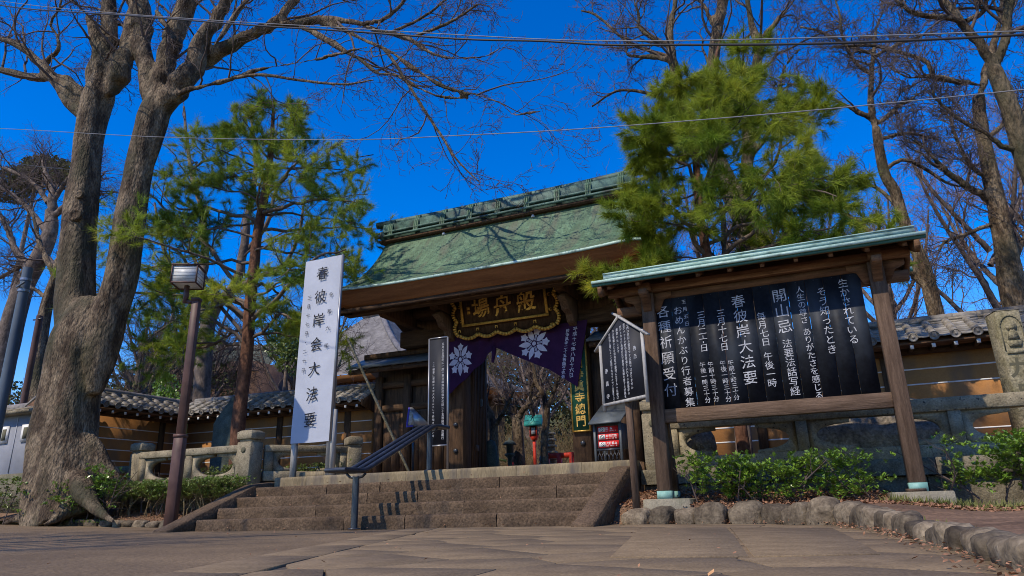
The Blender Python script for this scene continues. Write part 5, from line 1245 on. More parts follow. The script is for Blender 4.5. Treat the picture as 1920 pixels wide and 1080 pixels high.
for y, z in ((7.86, 0.69), (9.78, 1.45)):
    m = MB(); m.tube([(hx - 0.15, y, z + 0.01), (hx - 0.1, y, z - 0.03), (hx, y, z - 0.045), (hx + 0.1, y, z - 0.03), (hx + 0.15, y, z + 0.01)], 0.018, 8); m.build('yoke', MT['rail'], hr_, smooth=True)
for y in (7.42, 10.15):
    m = MB(); m.tube([(hx - 0.16, y, 0.735 if y < 8 else 1.5), (hx + 0.16, y, 0.735 if y < 8 else 1.5)], 0.028, 12); m.build('end_cap', MT['rail'], hr_, smooth=True)

# ================================================================== LAMP POST
lp = thing('lamp_post', 'reddish-brown square lamp post with a boxy ribbed white lantern', 'street lamp', (-9.2, 8.1, 0.03))
lx, ly = -9.22, 8.08
m = MB(); m.box((lx, ly, 0.72), (0.15, 0.15, 1.42), rz=0.4); m.build('lower_post', MT['lamp'], lp, bevel=0.006)
m = MB(); m.box((lx, ly, 2.55), (0.115, 0.115, 2.24), rz=0.4); m.build('upper_post', MT['lamp'], lp, bevel=0.005)
m = MB(); m.box((lx, ly, 1.43), (0.165, 0.165, 0.05), rz=0.4); m.build('joint_collar', MT['lamp'], lp)
m = MB(); m.box((lx, ly, 3.68), (0.13, 0.13, 0.05), rz=0.4); m.build('post_cap', MT['lamp'], lp)
lc = Vector((-9.366,7.98,4.075)); lw = 0.4; lhh = 0.30; rz = 0.4 + 0.12
lt = MB(); lt.box(lc, (lw - 0.012, lw - 0.012, lhh - 0.012), rz=rz); lant = lt.build('lantern', MT['lampglass'], lp)
Mz = Matrix.Rotation(rz, 3, 'Z')
def loc_(x, y, z): return lc + Mz @ Vector((x, y, z))
hw = lw / 2
for sx in (-1, 1):
    for sy in (-1, 1):
        m = MB(); m.bar(loc_(sx * hw, sy * hw, -lhh / 2), loc_(sx * hw, sy * hw, lhh / 2), 0.02, 0.02, roll=rz); m.build('corner_bar', MT['lamp'], lant)
for z in (-lhh / 2, lhh / 2):
    for s in (-1, 1):
        m = MB(); m.bar(loc_(-hw, s * hw, z), loc_(hw, s * hw, z), 0.02, 0.02); m.bar(loc_(s * hw, -hw, z), loc_(s * hw, hw, z), 0.02, 0.02); m.build('edge_bar', MT['lamp'], lant)
for i in range(1, 5):
    z = -lhh / 2 + i * lhh / 5
    for s in (-1, 1):
        m = MB(); m.bar(loc_(-hw, s * (hw - 0.004), z), loc_(hw, s * (hw - 0.004), z), 0.004, 0.004); m.bar(loc_(s * (hw - 0.004), -hw, z), loc_(s * (hw - 0.004), hw, z), 0.004, 0.004); m.build('glazing_bar', MT['glasscase'], lant)
m = MB(); m.box(lc + Vector((0, 0, lhh / 2 + 0.012)), (lw + 0.03, lw + 0.03, 0.018), rz=rz); m.build('lantern_lid', MT['lamp'], lant)
m = MB(); m.bar((lx, ly, 3.64), (lc.x, lc.y, 3.64), 0.05, 0.05); m.bar((lc.x, lc.y, 3.62), (lc.x, lc.y, lc.z - lhh / 2), 0.06, 0.06); m.build('lantern_arm', MT['lamp'], lp)

# ================================================================== STONES AND STELAE
def slab_stone(label, name, poly, o, r, u, t, m, cat, seed):
    """standing stone with an uneven outline, faces dressed unevenly"""
    bm = bmesh.new(); o = Vector(o); r = Vector(r); u = Vector(u); t = Vector(t)
    vs = [bm.verts.new(o + r * a + u * b) for a, b in poly]; f = bm.faces.new(vs)
    ex = bmesh.ops.extrude_face_region(bm, geom=[f]); bmesh.ops.translate(bm, vec=t, verts=[v for v in ex['geom'] if isinstance(v, bmesh.types.BMVert)])
    bmesh.ops.subdivide_edges(bm, edges=bm.edges[:], cuts=5, use_grid_fill=True); bmesh.ops.triangulate(bm, faces=bm.faces[:])
    rg = random.Random(seed)
    for v in bm.verts: v.co += Vector([rg.uniform(-1, 1) for _ in range(3)]) * 0.008
    bmesh.ops.recalc_face_normals(bm, faces=bm.faces[:])
    V = [tuple(v.co) for v in bm.verts]; F = [tuple(v.index for v in f.verts) for f in bm.faces]; bm.free()
    q = MB().add(V, F).build(name, m, bevel=0); return tag(q, label, cat) if label else q
slab_stone('tall dark green-grey standing stone slab beside the left pine trunk', 'stone_slab', [(0, 0), (0.62, 0), (0.62, 1.7), (0.5, 1.86), (0.42, 1.84), (0.1, 1.45), (0.0, 1.3)], (-11.85, 11.2, TZ), (1, 0.1, 0), (0, 0, 1), (0, 0.16, 0), MT['stele'], 'stone slab', 2)
sp = thing('carved_stone_pillar', 'tall square mossy stone pillar carved with a seated figure and large characters', 'stone pillar', (2.64, 11.4, TZ), R(10), local=True)
def SP(nm, mb, m, par=None, **kw): return mb.build(nm, m, par or sp, **kw)
m = MB(); m.b2((-0.155, -0.21, 0), (0.155, 0.12, 1.85)); m.add([(-0.155, -0.21, 1.85), (0.155, -0.21, 1.85), (0.155, 0.12, 1.85), (-0.155, 0.12, 1.85), (0, 0, 1.91)], [(0, 1, 4), (1, 2, 4), (2, 3, 4), (3, 0, 4)]); shaft = SP('shaft', m, MT['mossst'], bevel=0.015)
m = MB(); 
ar = [(0.12 * math.cos(a), 1.62 + 0.12 * math.sin(a)) for a in np.linspace(0, math.pi, 12)]
outer = [(0.13, 1.28)] + [(0.13 * math.cos(a), 1.6 + 0.17 * math.sin(a)) for a in np.linspace(0, math.pi, 12)] + [(-0.13, 1.28)]
for i in range(len(outer) - 1):
    (x0, z0), (x1, z1) = outer[i], outer[i + 1]; m.bar((x0, -0.213, z0), (x1, -0.213, z1), 0.012, 0.012)
m.build('niche_outline', MT['carve'], shaft)
m = MB(); m.lathe([(0.005, 0), (0.05, 0.01), (0.05, 0.03), (0.005, 0.04)], k=14)
def relief(pts, t=0.012): 
    k = MB(); k.prism(pts, (0, -0.212, 0), (1, 0, 0), (0, 0, 1), (0, -t, 0)); return k
ci = lambda cx, cz, rx, rz_, n=14: [(cx + rx * math.cos(2 * math.pi * i / n), cz + rz_ * math.sin(2 * math.pi * i / n)) for i in range(n)]
for nm, pts in (('halo', ci(0, 1.62, 0.07, 0.075)), ('head', ci(0, 1.6, 0.03, 0.035)), ('body', [(-0.07, 1.44), (0.07, 1.44), (0.05, 1.53), (0.02, 1.57), (-0.02, 1.57), (-0.05, 1.53)]), ('lotus_seat', [(-0.07, 1.33), (0.07, 1.33), (0.1, 1.42), (-0.1, 1.42)]), ('pedestal', [(-0.12, 1.24), (0.12, 1.24), (0.1, 1.3), (-0.1, 1.3)])):
    relief(pts, 0.022 if nm in ('head', 'body') else 0.012).build(nm, MT['mossst'], shaft)
k = MB()
for ch, z in (('九', 1.05), ('品', 0.7), ('山', 0.33)): put(k, ch, (0, -0.2125, z), (1, 0, 0), (0, 0, 1), 0.28, res=3, off=0.03)
k.build('carved_characters', MT['carve'], shaft)
st_ = stone((0.85, 11.1, 1.0), (1.8, 0.8, 1.05), 77, e=0.9, k=1.8).build('boulder', MT['sandrock'], smooth=True); tag(st_, 'large dark boulder lying behind the stone balustrade under the big notice board', 'boulder')
st2 = stone((-1.75, 10.75, 1.0), (0.55, 0.5, 0.75), 78, e=0.9, k=1.8).build('boulder', MT['sandrock'], smooth=True); tag(st2, 'smaller pale boulder behind the balustrade, left of the thin tree trunk', 'boulder')

# ================================================================== GARDEN SEEN THROUGH THE GATE
rl = thing('red_lantern', 'vermilion garden lantern post with a small teal gabled roof, seen through the gate', 'lantern', (-7.45, 18.8, TZ), R(8), local=True)
rl.scale = (0.62, 0.62, 0.93)
def G(nm, mb, m, par=None): return mb.build(nm, m, par or rl)
m = MB(); m.b2((-0.065, -0.065, 0), (0.065, 0.065, 1.35)); G('post', m, MT['redpaint'])
m = MB(); m.prism([(-0.09, 0), (0.09, 0), (0.2, 0.14), (-0.2, 0.14)], (0, -0.12, 1.32), (1, 0, 0), (0, 0, 1), (0, 0.24, 0)); G('bracket', m, MT['redpaint'])
m = MB(); m.b2((-0.15, -0.15, 1.46), (0.15, 0.15, 1.74)); lb_ = G('lamp_box', m, MT['dark'])
m = MB(); m.b2((-0.09, -0.156, 1.5), (0.09, -0.151, 1.7)); m.build('lamp_window', MT['lampglass'], lb_)
for s in (-1, 1):
    m = MB(); m.b2((s * 0.15 - 0.02, -0.17, 1.45), (s * 0.15 + 0.02, -0.13, 1.76)); G('corner_post', m, MT['redpaint'])
m = MB(); m.prism([(-0.36, 1.74), (-0.36, 1.78), (-0.12, 2.02), (0.2, 2.02), (0.36, 1.78), (0.36, 1.74)], (0, -0.3, 0), (1, 0, 0), (0, 0, 1), (0, 0.6, 0)); m2_ = MB()
m2_.prism([(-0.32, 1.75), (-0.32, 1.8), (0, 2.1), (0.32, 1.8), (0.32, 1.75)], (-0.4, 0, 0), (0, 1, 0), (0, 0, 1), (0.8, 0, 0)); G('gabled_roof', m2_, MT['teal'])
fn = thing('red_fence', 'low vermilion railing beyond the gate, right of the red lantern', 'fence', (-7.5, 19.6, TZ))
for z in (1.32, 1.62):
    m = MB(); m.b2((-7.45, 19.6, z - 0.07), (-5.8, 19.7, z + 0.07)); m.build('rail', MT['redpaint'], fn)
for i in range(5):
    m = MB(); x = -7.4 + i * 0.39; m.b2((x - 0.06, 19.58, TZ), (x + 0.06, 19.72, 1.7)); m.build('fence_post', MT['redpaint'], fn)
pg = thing('stone_pagoda', 'small pale tiered stone pagoda among bare shrubs beyond the gate', 'stone pagoda', (-7.6, 20.6, TZ), 0)
for i in range(7):
    z = 1.15 + i * 0.19; w = 0.42 - i * 0.028; m = MB(); m.box((-7.6, 20.6, z), (w * .62, w * .62, 0.1)); m.box((-7.6, 20.6, z + 0.085), (w, w, 0.07), taper=0.8); m.build('tier', MT['granite'], pg)
m = MB(); m.b2((-7.85, 20.35, TZ), (-7.35, 20.85, 1.1)); m.build('pedestal', MT['granite'], pg)
m = MB(); m.lathe([(0.13, 0), (0.15, 0.5), (0.14, 0.75), (0.09, 0.9), (0.01, 0.93)], (-7.0, 14.9, TZ), 14); q = m.build('stone_bollard', MT['stele']); tag(q, 'dark rounded stone post just inside the gate, beside the open door leaf', 'stone post')
sl2 = thing('stone_lantern', 'small dark stone lantern behind the rounded stone post, seen through the gate', 'stone lantern', (-8.1, 18.5, TZ))
m = MB(); m.lathe([(0.16, 0), (0.12, 0.1), (0.07, 0.15), (0.07, 0.75), (0.16, 0.82), (0.16, 0.87)], (-8.1, 18.5, TZ), 8); m.build('stem', MT['stele'], sl2)
m = MB(); m.lathe([(0.1, 0.87), (0.1, 1.1), (0.22, 1.12), (0.12, 1.22), (0.03, 1.25), (0.03, 1.32)], (-8.1, 18.5, TZ), 8); m.build('light_box', MT['stele'], sl2)
for i, (x, y, c) in enumerate(((-8.35, 19.3, 'small seated stone figure with a red bib, left of the red lantern'), (-7.75, 20.2, 'small stone figure with a dark blue cap behind the low red railing'))):
    f = thing('stone_figure', c, 'statue', (x, y, TZ))
    m = MB(); m.lathe([(0.2, 0), (0.2, 0.3)], (x, y, TZ), 12); m.build('plinth', MT['granite'], f)
    m = MB(); m.lathe([(0.17, 0), (0.17, 0.35), (0.2, 0.4), (0.19, 0.55), (0.12, 0.66)], (x, y, TZ), 14); m.build('body', MT['stele'] if i else MT['redpaint'], f)
    m = MB(); m.lathe([(0.06, 0.64), (0.1, 0.7), (0.11, 0.78), (0.08, 0.87), (0.01, 0.9)], (x, y, TZ), 14); m.build('head', MT['rail'], f, smooth=True)
m = MB(); m.tube([tuple(smooth_poly([(-8.9, 17.6, 1.45), (-8.3, 17.7, 1.52), (-7.9, 17.8, 1.42)], 8)[i]) for i in range(8)], 0.03, 8); q = m.build('bamboo_rail', mat('yellow_bamboo', (0.4, 0.33, 0.05), (0.5, 0.42, 0.1))); tag(q, 'yellow bamboo rail low behind the stone post inside the gate', 'rail')

# ================================================================== POLES AND WIRES
def pole(label, p, r, z0, z1, m, cat='pole'):
    k = MB(); k.tube([(p[0], p[1], z0), (p[0], p[1], z1)], [r, r * 0.85], 14); q = k.build('utility_pole' if 'utility' in label else 'pole', m); return tag(q, label, cat)
P0 = (-15.191,8.8,2.363)
up_ = thing('utility_pole', 'blue-grey round utility pole at the far left edge, with a strap and step bolts', 'pole', (P0[0], 8.8, 0.1))
m = MB(); m.tube([(P0[0], 8.8, 0.1), (P0[0], 8.8, 5.45)], [0.11, 0.095], 16); m.build('shaft', MT['bluepole'], up_, smooth=True)
for z in (4.9, 5.15):
    m = MB(); m.tube([(P0[0], 8.8, z), (P0[0], 8.8, z + 0.05)], 0.112, 16); m.build('steel_band', MT['alu'], up_)
m = MB(); m.bar((P0[0] - 0.1, 8.7, 5.0), (P0[0] + 0.32, 8.6, 5.02), 0.03, 0.03); m.build('step_bolt', MT['bluepole'], up_)
P1 = (-17.443,10.6,3.183)
bp_ = thing('brown_pole', 'thin dark brown pole just right of the blue-grey pole behind the whitewashed wall', 'pole', (P1[0], 10.6, TZ))
m = MB(); m.tube([(P1[0], 10.6, TZ), (P1[0], 10.6, 5.1)], 0.075, 12); m.build('shaft', MT['lamp'], bp_)
m = MB(); m.bar((P1[0] - 0.15, 10.55, 5.0), (P1[0] + 0.2, 10.55, 5.0), 0.03, 0.03); m.build('cross_pin', MT['rail'], bp_)
def wire(label, pts, r, m, n=60):
    S = smooth_poly(pts, n); k = MB(); k.tube([tuple(p[:3]) for p in S], r, 6); q = k.build('overhead_cable', m); return tag(q, label, 'cable')
wire('thick dark overhead cable sagging across the whole top of the view', [(-23.233,7.5,14.993), (-15.946,7.5,11.64), (-13.637,7.5,10.659), (-11.371,7.5,9.755), (-7.914,7.5,8.332), (-5.979,7.5,7.568), (-3.937,7.5,6.741), (-2.641,7.5,6.277), (-1.797,7.5,5.942), (-0.872,7.5,5.64), (0.37,7.5,5.243), (1.513,7.5,4.917), (2.519,7.5,4.657), (3.638,7.5,4.384)], 0.014, MT['cable'])
wire('thin wire looping just above the thick overhead cable', [(-23.441,7.55,15.206), (-16.095,7.55,11.852), (-12.826,7.55,10.423), (-9.027,7.55,8.865), (-6.108,7.55,7.709), (-3.875,7.55,6.82), (-2.042,7.55,6.123), (-0.077,7.55,5.491), (2.544,7.55,4.728)], 0.007, MT['cablel'])
wire('thin pale wire crossing in front of the big forked tree and both pines', [(-18.728,7.3,9.084), (-14.445,7.3,7.896), (-9.659,7.3,6.48), (-5.785,7.3,5.45), (-3.836,7.3,5.023), (-2.052,7.3,4.664), (-0.028,7.3,4.31), (1.349,7.3,4.093), (3.047,7.3,3.842)], 0.006, MT['cablel'])
wire('slack thin wire from the left edge behind the big forked tree', [(-33.184,13,15.598), (-25.29,13,12.491), (-21.297,13,11.189), (-16.955,13,9.973), (-12.396,13,9.134), (-9.274,13,8.835)], 0.012, MT['cable'])

# ================================================================== TREES
def twigs(mb, P, Rd, rs, levels, k=3, tmin_r=0.0038):
    """levels: list of dicts for grow(); every level hangs on the one before"""
    for i, lv in enumerate(levels):
        kk = lv.pop('k', k); P, Rd = grow(P, Rd, rs, **lv); Rd = np.maximum(Rd, tmin_r); V, F = tubes(P, Rd, kk); mb.add(V, F)
    return P, Rd
def bare_tree(label, loc, trunks, limbs, seed, lv, group=None, bark='bark', twig='twig', name='bare_tree', wob=0.22, fuse=0.0, amp=0.02, tsc=1.0, flute=0.05, k=16, n_tr=26, limb_k=8):
    rs = np.random.RandomState(seed)
    t = thing(name, label, 'tree', loc, group=group)
    m = MB()
    for i, tr in enumerate(trunks):
        tr = [(*q[:3], q[3] * tsc) for q in tr]; trunk_mesh(m, tr, n=n_tr, k=k, flute=flute, seed=seed + i)
    P, Rd = limbs_arrays(limbs, 24, rs, wob)
    big = Rd[:, 0] > 0.055
    if fuse: Rd[big, :4] *= np.array([0.3, 0.6, 0.82, 0.95])
    if fuse:
        m.v = [v - np.array(loc) for v in m.v]
        for p_, r_ in zip(P[big], Rd[big]): m.tube(p_ - np.array(loc), np.maximum(r_, fuse * 0.7), 12)
        me = remeshed(m, fuse, seed, amp); me.materials.append(MT[bark]); link('trunk', me, t)
    else:
        m.build('trunk', MT[bark], t, smooth=True)
    m = MB()
    for sel, kk in ((big, 10), (~big, 6)):
        if fuse and kk == 10: continue
        if sel.any(): V, F = tubes(P[sel], Rd[sel], kk); m.add(V, F)
    m.build('limbs', MT[bark], t, smooth=True)
    m = MB(); twigs(m, P, Rd, rs, lv); m.build('twigs', MT[twig], t, kind='stuff')
    return t
KL = lambda a=7, b=6, c=5, d=4: [dict(nc=a, ratio=0.42, ang=(30, 60), npts=9, tmin=0.25, up=0.12, wob=0.2, rr=0.5, maxr=0.035, lmax=2.6, minlen=0.7, k=5),
                     dict(nc=b, ratio=0.5, ang=(28, 60), npts=7, tmin=0.15, up=0.1, wob=0.22, rr=0.55, lmax=1.3, minlen=0.4, k=4),
                     dict(nc=c, ratio=0.55, ang=(25, 60), npts=5, tmin=0.12, up=0.06, wob=0.24, rr=0.55, lmax=0.7, minlen=0.22, k=3, endr=0.5),
                     dict(nc=d, ratio=0.6, ang=(20, 55), npts=4, tmin=0.1, up=0.05, wob=0.25, rr=0.7, lmax=0.4, minlen=0.12, k=3, endr=0.6)]
ky = bare_tree('huge old tree at the left with two massive forking grey trunks and spreading roots', (-12.3, 9.0, 0.2),
    [[(-12.834,9,0.063,0.824),(-12.988,9,0.44,0.795),(-13.14,9,0.925,0.767),(-13.334,9,1.628,0.702),(-13.377,9,2.351,0.651),(-13.363,9,2.986,0.607),(-13.315,9,3.634,0.647),(-13.244,9,4.071,0.521),(-13.239,9,4.524,0.285)],
     [(-13.34,9,2.453,0.168),(-13.411,9,2.99,0.32),(-13.456,9,3.43,0.399),(-13.641,9,4.123,0.429),(-13.845,9,5.023,0.417),(-14.094,9,6.603,0.398),(-14.173,9,7.66,0.335),(-14.263,9,8.492,0.342),(-14.241,9,9.325,0.384),(-14.159,9,9.759,0.374),(-14.08,9,10.214,0.213)],
     [(-12.711,9,2.504,0.145),(-12.777,9.026,3.038,0.315),(-12.812,9.051,3.586,0.384),(-12.769,9.08,4.195,0.378),(-12.659,9.102,4.638,0.37),(-12.626,9.131,5.279,0.365),(-12.705,9.172,6.269,0.374),(-12.716,9.218,7.426,0.338),(-12.625,9.25,8.207,0.367),(-12.55,9.274,8.806,0.371),(-12.505,9.3,9.501,0.206)],
     [(-13.079,8.8,0.775,0.277),(-13.06,8.674,0.52,0.234),(-13.205,8.546,0.358,0.145),(-13.423,8.406,0.237,0.077),(-13.605,8.3,0.17,0.048)], [(-13.329,9,2.036,0.187),(-13.028,9.068,1.666,0.308),(-12.713,9.126,1.382,0.305),(-12.435,9.176,1.155,0.221),(-12.193,9.216,0.99,0.14),(-11.983,9.25,0.868,0.069)], [(-12.659,8.8,0.621,0.234),(-12.405,8.554,0.341,0.142),(-12.353,8.37,0.202,0.083),(-12.354,8.2,0.121,0.046)], [(-13.051,8.95,1.213,0.202),(-12.41,8.775,0.799,0.252),(-11.768,8.61,0.46,0.149),(-11.272,8.491,0.268,0.081),(-10.872,8.4,0.161,0.044)]],
    [[(-14.237,9,9.466,0.211),(-14.295,8.877,10.129,0.175),(-14.123,8.789,10.531,0.15),(-14.264,8.689,11.101,0.113),(-14.449,8.6,11.629,0.076)], [(-13.966,9,9.531,0.272),(-14.073,8.965,10.557,0.214),(-14.092,8.94,11.296,0.179),(-14.262,8.91,12.261,0.169),(-14.408,8.865,13.737,0.147),(-14.655,8.8,16.033,0.098)],
     [(-13.796,9,9.483,0.295),(-13.647,9.056,10.19,0.249),(-13.623,9.109,10.956,0.19),(-13.681,9.172,11.938,0.155),(-13.876,9.256,13.36,0.134),(-14.435,9.4,16.167,0.086)], [(-14.51,9,9.471,0.187),(-14.989,8.922,9.997,0.152),(-15.52,8.856,10.365,0.116),(-16.465,8.751,10.659,0.105),(-17.648,8.628,11.128,0.095),(-19.59,8.444,11.918,0.071),(-22.493,8.2,13.599,0.046)],
     [(-14.5,9,9.041,0.186),(-14.901,8.925,9.465,0.151),(-15.479,8.81,10.176,0.128),(-16.14,8.7,10.849,0.105),(-16.87,8.594,11.508,0.094),(-17.702,8.495,12.001,0.082),(-19.463,8.306,12.91,0.057),(-22.675,8,14.993,0.046)], [(-15.85,8.9,10.491,0.065),(-16.18,8.812,10.887,0.079),(-15.538,8.691,11.067,0.065),(-15.512,8.616,11.39,0.052),(-15.747,8.53,11.797,0.052),(-15.324,8.413,12.108,0.052),(-15.12,8.2,12.968,0.039)],
     [(-12.725,9.3,8.869,0.265),(-12.929,9.253,9.809,0.209),(-13.265,9.202,10.903,0.214),(-13.466,9.159,11.852,0.232),(-13.845,9.101,13.219,0.186),(-14.354,9,15.734,0.125)], [(-12.563,9.3,8.893,0.24),(-12.587,9.364,9.919,0.209),(-12.517,9.43,10.962,0.226),(-12.332,9.487,11.849,0.217),(-12.192,9.563,13.118,0.183),(-12.225,9.7,15.802,0.124)],
     [(-12.386,9.3,8.641,0.357),(-12.042,9.385,9.417,0.265),(-11.762,9.437,9.856,0.242),(-11.646,9.502,10.578,0.196),(-11.39,9.559,11.118,0.161),(-11.063,9.63,11.803,0.137),(-10.689,9.737,12.984,0.102),(-10.586,9.9,15.234,0.067)],
     [(-12.183,9.7,9.863,0.211),(-11.773,9.83,10.431,0.187),(-11.123,9.961,10.721,0.15),(-10.46,10.086,10.913,0.136),(-10.078,10.166,11.106,0.124),(-9.809,10.259,11.559,0.1),(-9.479,10.37,12.102,0.076),(-9.059,10.6,13.552,0.052)],
     [(-10.342,10.2,11.073,0.125),(-9.511,10.248,10.911,0.098),(-8.786,10.291,10.794,0.084),(-7.828,10.35,10.393,0.07),(-7.432,10.378,10.085,0.058),(-6.754,10.423,9.767,0.051),(-6.021,10.482,9.097,0.038),(-5.06,10.553,8.801,0.027),(-4.495,10.6,8.926,0.016)],
     [(-7.79,10.3,10.344,0.047),(-7.545,10.328,10.322,0.046),(-7.229,10.365,10.336,0.04),(-6.835,10.43,10.676,0.035),(-6.623,10.5,11.272,0.023)], [(-7.131,10.4,9.958,0.034),(-6.499,10.55,10.19,0.03),(-5.994,10.688,10.568,0.025),(-5.665,10.8,11.009,0.017)], [(-6.464,10.4,9.668,0.033),(-5.829,10.4,9.704,0.033),(-5.335,10.4,9.821,0.027),(-5.031,10.4,9.948,0.022)],
     [(-9.459,10.2,10.772,0.073),(-8.991,10.209,10.448,0.072),(-8.505,10.219,10.041,0.07),(-7.697,10.238,9.32,0.057),(-7.298,10.248,8.915,0.056),(-6.856,10.258,8.761,0.044),(-6.435,10.269,8.39,0.038),(-5.875,10.283,7.978,0.026),(-5.179,10.3,7.73,0.015)],
     [(-8.937,10.3,10.738,0.06),(-8.308,10.291,10.374,0.065),(-7.657,10.28,9.859,0.057),(-7.026,10.269,9.379,0.05),(-6.528,10.26,8.879,0.044),(-5.697,10.243,8.109,0.042),(-4.995,10.229,7.719,0.036),(-4.43,10.217,7.345,0.03),(-4.23,10.211,7.073,0.02),(-3.683,10.2,7.005,0.012)],
     [(-7.182,10.2,9.488,0.034),(-6.869,10.143,9.063,0.038),(-6.492,10.058,8.414,0.034),(-5.947,9.926,7.472,0.031),(-5.538,9.823,6.796,0.028),(-5.2,9.731,6.219,0.021),(-4.934,9.667,5.864,0.016),(-4.636,9.6,5.521,0.009)],
     [(-12.164,9.3,9.056,0.072),(-11.705,9.267,9.152,0.071),(-11.278,9.239,9.133,0.064),(-10.603,9.197,9.016,0.057),(-9.884,9.148,8.967,0.045),(-9.192,9.1,8.892,0.038),(-8.306,9.037,8.69,0.032),(-7.474,8.974,8.546,0.02),(-6.562,8.9,8.405,0.012)], [(-10.047,9.1,8.908,0.033),(-9.259,9.042,8.711,0.032),(-8.202,8.961,8.221,0.026),(-7.099,8.869,7.744,0.02),(-6.341,8.8,7.566,0.011)],
     [(-12.954,9.2,11.701,0.064),(-12.264,8.916,10.952,0.061),(-11.883,8.751,10.531,0.047),(-11.873,8.6,10.364,0.035)], [(-11.163,9.4,10.208,0.072),(-10.758,9.55,11.039,0.061),(-10.448,9.652,11.595,0.049),(-10.045,9.8,12.468,0.037)], [(-14.089,9.4,11.001,0.065),(-14.542,9.504,10.75,0.053),(-14.887,9.6,10.453,0.04)]],
    21, KL(7, 5, 4, 2), fuse=0.045, amp=0.014, tsc=0.86)
# rough bark knots on the big trunk
kn_ = MB()
for (x, y, s) in ((145,405,13),(163,400,10),(118,690,26),(150,366,7)):
    pass
for c, s, sd in (((-13.797,8.74,6.391,0.137), 1.0, 1), ((-13.373,8.62,3.999,0.106), 1.0, 2), ((-13.829,8.76,6.894,0.081), 1.0, 3)):
    kn_ = MB(); r_ = c[3]; ax = Vector((0.35, -1, 0)).normalized()
    V = []; n = 14
    prof = [(1.15, 0.0), (1.1, 0.35), (0.85, 0.5), (0.65, 0.42), (0.5, 0.3), (0.05, 0.28)]
    sx = Vector((0, 0, 1)).cross(ax).normalized()
    for a, b in prof:
        for i in range(n):
            th = 2 * math.pi * i / n; p = Vector(c[:3]) + (sx * math.cos(th) + Vector((0, 0, 1)) * math.sin(th)) * r_ * a + ax * r_ * b; V.append(tuple(p))
    kn_.add(V, [(j * n + i, j * n + (i + 1) % n, (j + 1) * n + (i + 1) % n, (j + 1) * n + i) for j in range(5) for i in range(n)])
    kn_.build('pruning_scar', MT['bark'], ky, smooth=True)

gB = 'bare trees rising behind the right-hand wall and the pine'
bare_tree('big pale-barked bare tree standing directly behind the right-hand pine', (0, 14.5, TZ), [[(-0.615,14.5,1.572,0.414),(-0.528,14.5,3.258,0.386),(-0.53,14.5,4.5,0.353),(-0.555,14.5,5.294,0.336),(-0.701,14.5,6.029,0.297),(-0.97,14.5,6.844,0.234),(-1.169,14.5,7.611,0.203),(-1.256,14.5,8.31,0.182)]],
    [[(-1.264,14.5,8.243,0.17),(-1.121,14.5,9.109,0.16),(-1.002,14.5,9.644,0.148),(-0.798,14.5,10.603,0.15),(-0.517,14.5,11.563,0.139),(-0.266,14.5,12.558,0.115),(0.02,14.5,14.23,0.079)], [(-0.672,14.5,6.085,0.149),(-0.471,14.361,7.246,0.15),(-0.332,14.214,8.526,0.152),(0.003,14.103,9.42,0.117),(0.066,14.052,9.878,0.106),(0.001,13.979,10.57,0.072),(0.006,13.912,11.212,0.06),(0.046,13.8,12.297,0.037)], [(0.06,14,9.803,0.07),(0.372,13.918,10.017,0.058),(0.624,13.847,10.226,0.046),(0.931,13.76,10.468,0.034),(1.434,13.6,10.987,0.023)],
     [(-1.24,14.5,7.495,0.107),(-1.534,14.401,8.468,0.097),(-1.766,14.294,9.601,0.099),(-1.818,14.235,10.236,0.1),(-1.769,14.166,10.994,0.076),(-1.556,14.101,11.634,0.064),(-1.342,14,12.721,0.039)], [(-1.814,14.2,10.463,0.076),(-2.188,14.124,10.772,0.064),(-2.465,14.057,11.122,0.051),(-2.464,13.99,11.566,0.039),(-2.604,13.9,12.175,0.026)], [(-1.734,14.2,9.996,0.062),(-2.137,14.294,10.331,0.064),(-2.858,14.444,10.719,0.052),(-2.951,14.5,11.082,0.027)],
     [(-0.782,14.5,10.747,0.075),(-0.937,14.591,11.474,0.064),(-1.131,14.675,12.158,0.052),(-1.37,14.8,13.248,0.041)], [(-0.462,14.4,7.262,0.058),(-0.007,14.244,7.717,0.057),(0.3,14.083,8.326,0.046),(0.501,13.928,8.963,0.034),(0.87,13.8,9.294,0.023)], [(-0.482,14.3,6.585,0.057),(0.066,14.074,6.98,0.056),(0.352,13.785,7.821,0.044),(0.489,13.6,8.372,0.033)], [(-1.976,14.5,10.461,0.051),(-2.872,14.662,11.246,0.04),(-3.678,14.831,12.456,0.035),(-4.119,14.9,12.833,0.021)], [(-1.649,14.5,8.692,0.049),(-2.364,14.751,9.612,0.045),(-3.316,14.997,10.184,0.034),(-4.091,15.2,10.051,0.021)]],
    31, KL(7, 5, 4, 3), group=gB, fuse=0.045, amp=0.012)
